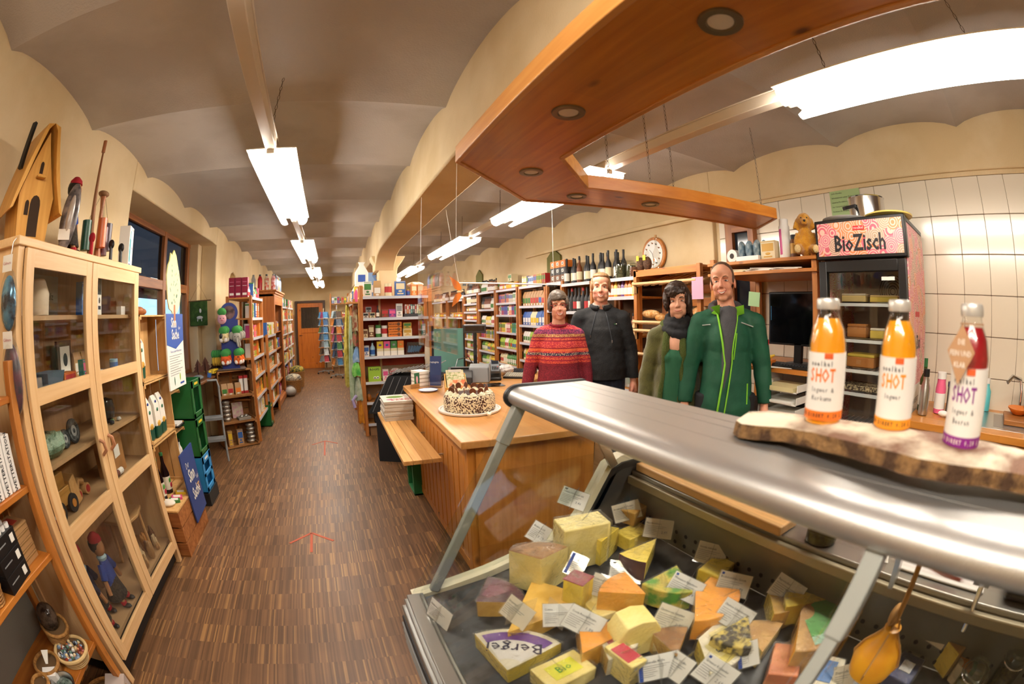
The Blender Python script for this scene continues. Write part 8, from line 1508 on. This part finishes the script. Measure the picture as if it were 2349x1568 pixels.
# ------------------------------------------------------------ drinks fridge with cakes
fr = thing('drinks_fridge', 'glass-door drinks fridge with pink patterned header reading BioZisch and cakes inside', 'fridge', (2.5, .85, 0))
def circles():
    m = bpy.data.materials.new('pink circle pattern'); m.use_nodes = True; nt = m.node_tree; L = nt.links.new; b = nt.nodes['Principled BSDF']; b.inputs['Roughness'].default_value = .4; tc = nt.nodes.new('ShaderNodeTexCoord')
    v = nt.nodes.new('ShaderNodeTexVoronoi'); v.inputs['Scale'].default_value = 13; L(tc.outputs['Object'], v.inputs[0]); mm = nt.nodes.new('ShaderNodeMath'); mm.operation = 'MULTIPLY'; mm.inputs[1].default_value = 42; L(v.outputs['Distance'], mm.inputs[0]); s_ = nt.nodes.new('ShaderNodeMath'); s_.operation = 'SINE'; L(mm.outputs[0], s_.inputs[0])
    sp_ = nt.nodes.new('ShaderNodeSeparateColor'); L(v.outputs['Color'], sp_.inputs[0]); r = nt.nodes.new('ShaderNodeValToRGB'); r.color_ramp.interpolation = 'CONSTANT'; e = r.color_ramp.elements; e[0].color = (*lin('D9667A'), 1); e[1].position = .35; e[1].color = (*lin('E08A5A'), 1)
    for p_, c in ((.6, 'B39A80'), (.8, 'DE7C92')): k = e.new(p_); k.color = (*lin(c), 1)
    L(sp_.outputs[0], r.inputs[0]); mx = nt.nodes.new('ShaderNodeMix'); mx.data_type = 'RGBA'; g = nt.nodes.new('ShaderNodeMath'); g.operation = 'GREATER_THAN'; g.inputs[1].default_value = .2; L(s_.outputs[0], g.inputs[0]); L(g.outputs[0], mx.inputs[0]); L(r.outputs[0], mx.inputs[6]); mx.inputs[7].default_value = (*lin('F0C3B4'), 1); L(mx.outputs[2], b.inputs['Base Color']); return m
PK = circles(); LG = mat('fridge lining', 'B9BCB8', .4)
for y in (-.31, .285): MB().box(.03, .64, y, y+.025, .12, 2.13, PK).build('side_panel', fr, bevel=.004)
MB().box(.03, .64, -.31, .31, 2.12, 2.15, BLACK).build('roof', fr); MB().box(.6, .64, -.29, .29, .12, 2.12, LG).build('rear_wall', fr); MB().box(.03, .62, -.29, .29, .12, .5, BLACK).build('fridge_base', fr)
MB().box(-.01, .05, -.32, .32, 1.915, 2.15, BLACK).build('header_frame', fr, bevel=.006); MB().box(-.014, -.01, -.3, .3, 1.935, 2.13, PK).build('header_panel', fr)
text('BioZisch', fr, (-.017, .0, 2.0), FNX, .13, INK, bold=.003, sx=.8); MB().box(-.017, -.0145, -.04, .04, 2.075, 2.1, mat('brand red', 'C8232B', .5)).build('brand_plate', fr); text('voelkel', fr, (-.018, 0, 2.088), FNX, .024, PAPER)
text('BioZisch', fr, (.3, -.3125, 1.45), (pi/2, -pi/2*0, 0), .11, INK, bold=.002, sx=.6); MB().box(.22, .36, -.313, -.311, 1.6, 1.63, MATS['brand red']).box(.1, .55, -.313, -.311, .95, 1.2, PAPER).build('side_plate', fr); text('FUER MEHR VIELFALT', fr, (.32, -.3145, 1.1), (pi/2, 0, 0), .05, INK, sx=.7)
dr = MB()
for y in (-.305, .25): dr.box(-.02, .03, y, y+.055, .5, 1.905, BLACK)
dr.box(-.02, .03, -.25, .25, .5, .56, BLACK).box(-.02, .03, -.25, .25, 1.84, 1.905, BLACK); do = dr.build('door', fr, bevel=.004); MB().box(0, .006, -.25, .25, .56, 1.84, clear('fridge glass', (.88, .9, .9), 1.5)).build('door_glass', do); MB().box(-.003, -.001, -.22, -.13, 1.79, 1.81, PAPER).build('door_sticker', do)
fan = MB()
for k in range(6): fan.tube([(.59, -.05+(.02+.018*k)*cos(a), 1.76+(.02+.018*k)*sin(a)) for a in [2*pi*i/20 for i in range(21)]], .003, BLACK, 4, cap=False)
fan.build('fan_grille', fr)
for z in (1.66, 1.45, 1.275, 1.14, .9):
    b = MB().box(.07, .09, -.28, .28, z-.012, z+.006, WHITE)
    for i in range(14): b.bar((.08, -.27+.041*i, z), (.58, -.27+.041*i, z), .004, .004, WHITE)
    b.build('wire_shelf', fr)
CKM = [mat('cheesecake', 'E0C07A', .6), mat('cream topping', 'EEE4CC', .7, bump=.5, bscale=40), mat('carrot cake', 'B5702E', .7), mat('chocolate slice', '3A2418', .6, c2='C9B28A', vscale=60), mat('yellow sponge', 'DDBB4A', .7)]
for i, (y, z, w, d, h, m, tp, l) in enumerate(((.12, 1.667, .18, .13, .05, 0, 1, 'cream-topped cheesecake block on the top fridge shelf'), (-.1, 1.667, .2, .13, .04, 4, 0, 'flat yellow cake piece on the top fridge shelf'), (.1, 1.457, .14, .12, .08, 2, 2, 'tall carrot cake block on the second fridge shelf'), (-.08, 1.457, .16, .12, .06, 4, 1, 'yellow and white cake on the second fridge shelf'), (.06, 1.282, .2, .14, .08, 2, 4, 'golden layered cake on the third fridge shelf'), (.2, 1.282, .08, .08, .06, 0, 4, 'small rolled cake slice on the third fridge shelf'), (.05, 1.147, .34, .2, .03, 3, 3, 'flat chocolate tray cake on the fourth fridge shelf'))):
    t = thing('cake_piece', l, 'cake', (2.5+.2, .85+y, z)); MB().lathe([(0, 0), (.1, .0), (.11, .008)], STEEL if i else BLACK, n=24, sy=max(1, w/.2)).build('cake_plate', t); MB().box(-d/2, d/2, -w/2, w/2, .008, .008+h*.75, CKM[m]).build('cake_layer', t, bevel=.004); MB().box(-d/2, d/2, -w/2, w/2, .008+h*.75, .008+h, CKM[tp]).build('cake_topping', t, bevel=.006)
t = thing('steel_pot', 'shiny steel pot standing on the fridge', 'pot', (2.8, .87, 2.16)); MB().lathe([(0, 0), (.13, 0), (.135, .005), (.135, .16), (.14, .165), (.128, .165), (.128, .01), (0, .01)], CHROME, n=32).build('pot_body', t); MB().bar((-.13, .05, .1), (-.22, .1, .07), .03, .02, BLACK).build('handle', t)
MB().lathe([(0, 0), (.1, 0), (.16, .02), (.165, .024), (.1, .008), (0, .008)], WHITE, n=32).build('white_plate', None, (2.66, 1.0, 2.151), label='white plate lying on the left front of the fridge top', cat='plate'); MB().lathe([(0, 0), (.12, 0), (.17, .02), (.172, .028), (.12, .01), (0, .01)], mat('butter yellow bowl', 'DCC46A', .4), n=32).build('yellow_plate', None, (2.68, .68, 2.151), label='pale yellow fluted plate on the right of the fridge top', cat='plate')
nt_ = thing('wall_notice', 'pale green printed notice on the wall tiles above the fridge', 'notice', (3.222, 1.19, 2.43)); MB().box(0, .002, -.14, .14, -.1, .1, mat('green notice', 'A9C48A', .7)).build('sheet', nt_)
for i, w in enumerate(('Liebe Kunden,', 'Informationen ueber Zutaten in', 'unseren Produkten, z.B.', 'bei Unvertraeglichkeiten', 'koennen Sie erhalten')): text(w, nt_, (-.0015, .125, .08-.035*i), FNX, .018, INK, 'LEFT')
# ------------------------------------------------------------ sink counter
sk_c = thing('sink_counter', 'orange wood sink counter with white cupboard doors along the tiled wall', 'counter', (2.9, -.6, 0)); OW = wood('honey worktop', 'DB9440', 'C47A28', 1, .35, coat=.2, strip=.12)
MB().box(-.38, -.24, -1.0, 1.12, 1.01, 1.05, OW).box(-.24, .33, .78, 1.12, 1.01, 1.05, OW).box(-.24, .33, -1.0, .1, 1.01, 1.05, OW).box(.2, .33, .1, .78, 1.01, 1.05, OW).build('worktop', sk_c, bevel=.003); MB().box(-.33, -.3, -1.0, 1.1, .93, 1.0, mat('yellow front rail', 'DDA03A', .5)).build('front_rail', sk_c); MB().box(-.3, .33, -1.0, 1.1, .12, .85, WHITE).build('cupboard_body', sk_c)
for i in range(4): d_ = MB().box(-.325, -.305, -.97+.52*i, -.47+.52*i, .16, .92, WHITE).build('door', sk_c, bevel=.003); MB().tube([(-.34, -.6+.52*i, .86), (-.34, -.5+.52*i, .86)], .005, STEEL, 6).build('handle', d_)
MB().box(-.26, .22, .08, .8, 1.045, 1.053, STEEL).box(-.2, .16, .14, .5, 1.0531, 1.0545, mat('sink basin', '8E8A84', .3, .5)).build('sink', sk_c, bevel=.002); f_ = MB().tube([(.22, .28, 1.05), (.22, .28, 1.2), (.2, .3, 1.27), (.12, .38, 1.29), (.08, .42, 1.26)], .014, CHROME, 12).build('faucet', sk_c); MB().lathe([(0, 0), (.022, 0), (.02, .05), (0, .055)], CHROME, (.22, .28, 1.05), 14).build('faucet_base', sk_c)
def btl(l, x, y, r, h, c, cap, capc, neck=.6, lab=None, cat='bottle', nm='bottle'):
    t = thing(nm, l, cat, (x, y, 1.052)); MB().lathe([(0, 0), (r, .003), (r, h*.6), (r*neck, h*.75), (r*neck, h*.85)], c, n=18).build('bottle_body', t); MB().cyl((0, 0, h*.84), r*neck*1.08, h*.16, capc, 14).build('cap', t)
    if lab: MB().lathe([(r*1.02, h*.12), (r*1.02, h*.5)], lab, n=18).build('label', t)
btl('steel drinking bottle with black sports cap beside the fridge', 2.72, .44, .035, .26, STEEL, 1, BLACK); btl('green wine bottle behind the steel drinking bottle', 2.84, .47, .036, .31, mat('olive bottle glass', '3A4A1E', .15), 1, mat('green cap', '2E6B3C', .4), .36, PAPER); btl('pink detergent bottle with white cap', 2.84, .34, .04, .24, mat('pink detergent', 'E0628A', .4), 1, WHITE, .8, WHITE); btl('coffee glass with dark blue lid on the sink counter', 2.92, .26, .035, .18, mat('dark coffee glass', '3A2E2A', .15), 1, mat('dark blue lid', '1E2A5E', .4), 1.0)
btl('turquoise soap bottle at the tiled wall behind the sink', 3.14, -.02, .035, .2, mat('turquoise soap', '5EC0C4', .3), 1, WHITE, .5); MB().ell((0, 0, .02), (.018, .04, .018), WHITE, 10, 6).build('eraser_brush', None, (2.74, .29, 1.052), label='small white brush head lying on the sink counter', cat='brush'); btl('shiny steel kettle cut by the right picture edge', 3.05, -.42, .08, .22, CHROME, 1, BLACK, .4, None, 'kettle', 'kettle')
MB().box(-.14, .14, -.16, .16, 0, .03, wood('walnut board', 'A86E34', '8A5322', 1)).build('chopping_board', None, (2.9, -.34, 1.056), label='brown chopping board lying over the sink edge', cat='board', bevel=.004); MB().lathe([(0, 0), (.05, 0), (.09, .03), (.092, .036), (0, .02)], cm('orange'), n=20).build('orange_bowl', None, (2.98, -.3, 1.088), label='orange bowl on the chopping board', cat='bowl')
MB().box(-.07, .07, -.09, .09, 0, .006, mat('printed tray cloth', '4E6E68', .7, c2='9AB0A4', vscale=30)).build('drip_mat', None, (2.72, .16, 1.056), label='teal patterned mat at the edge of the sink', cat='mat')
for k_, b_ in STUFF.items(): b_.build('shelf_goods', None, kind='stuff', label=k_, cat='goods', smooth=0)
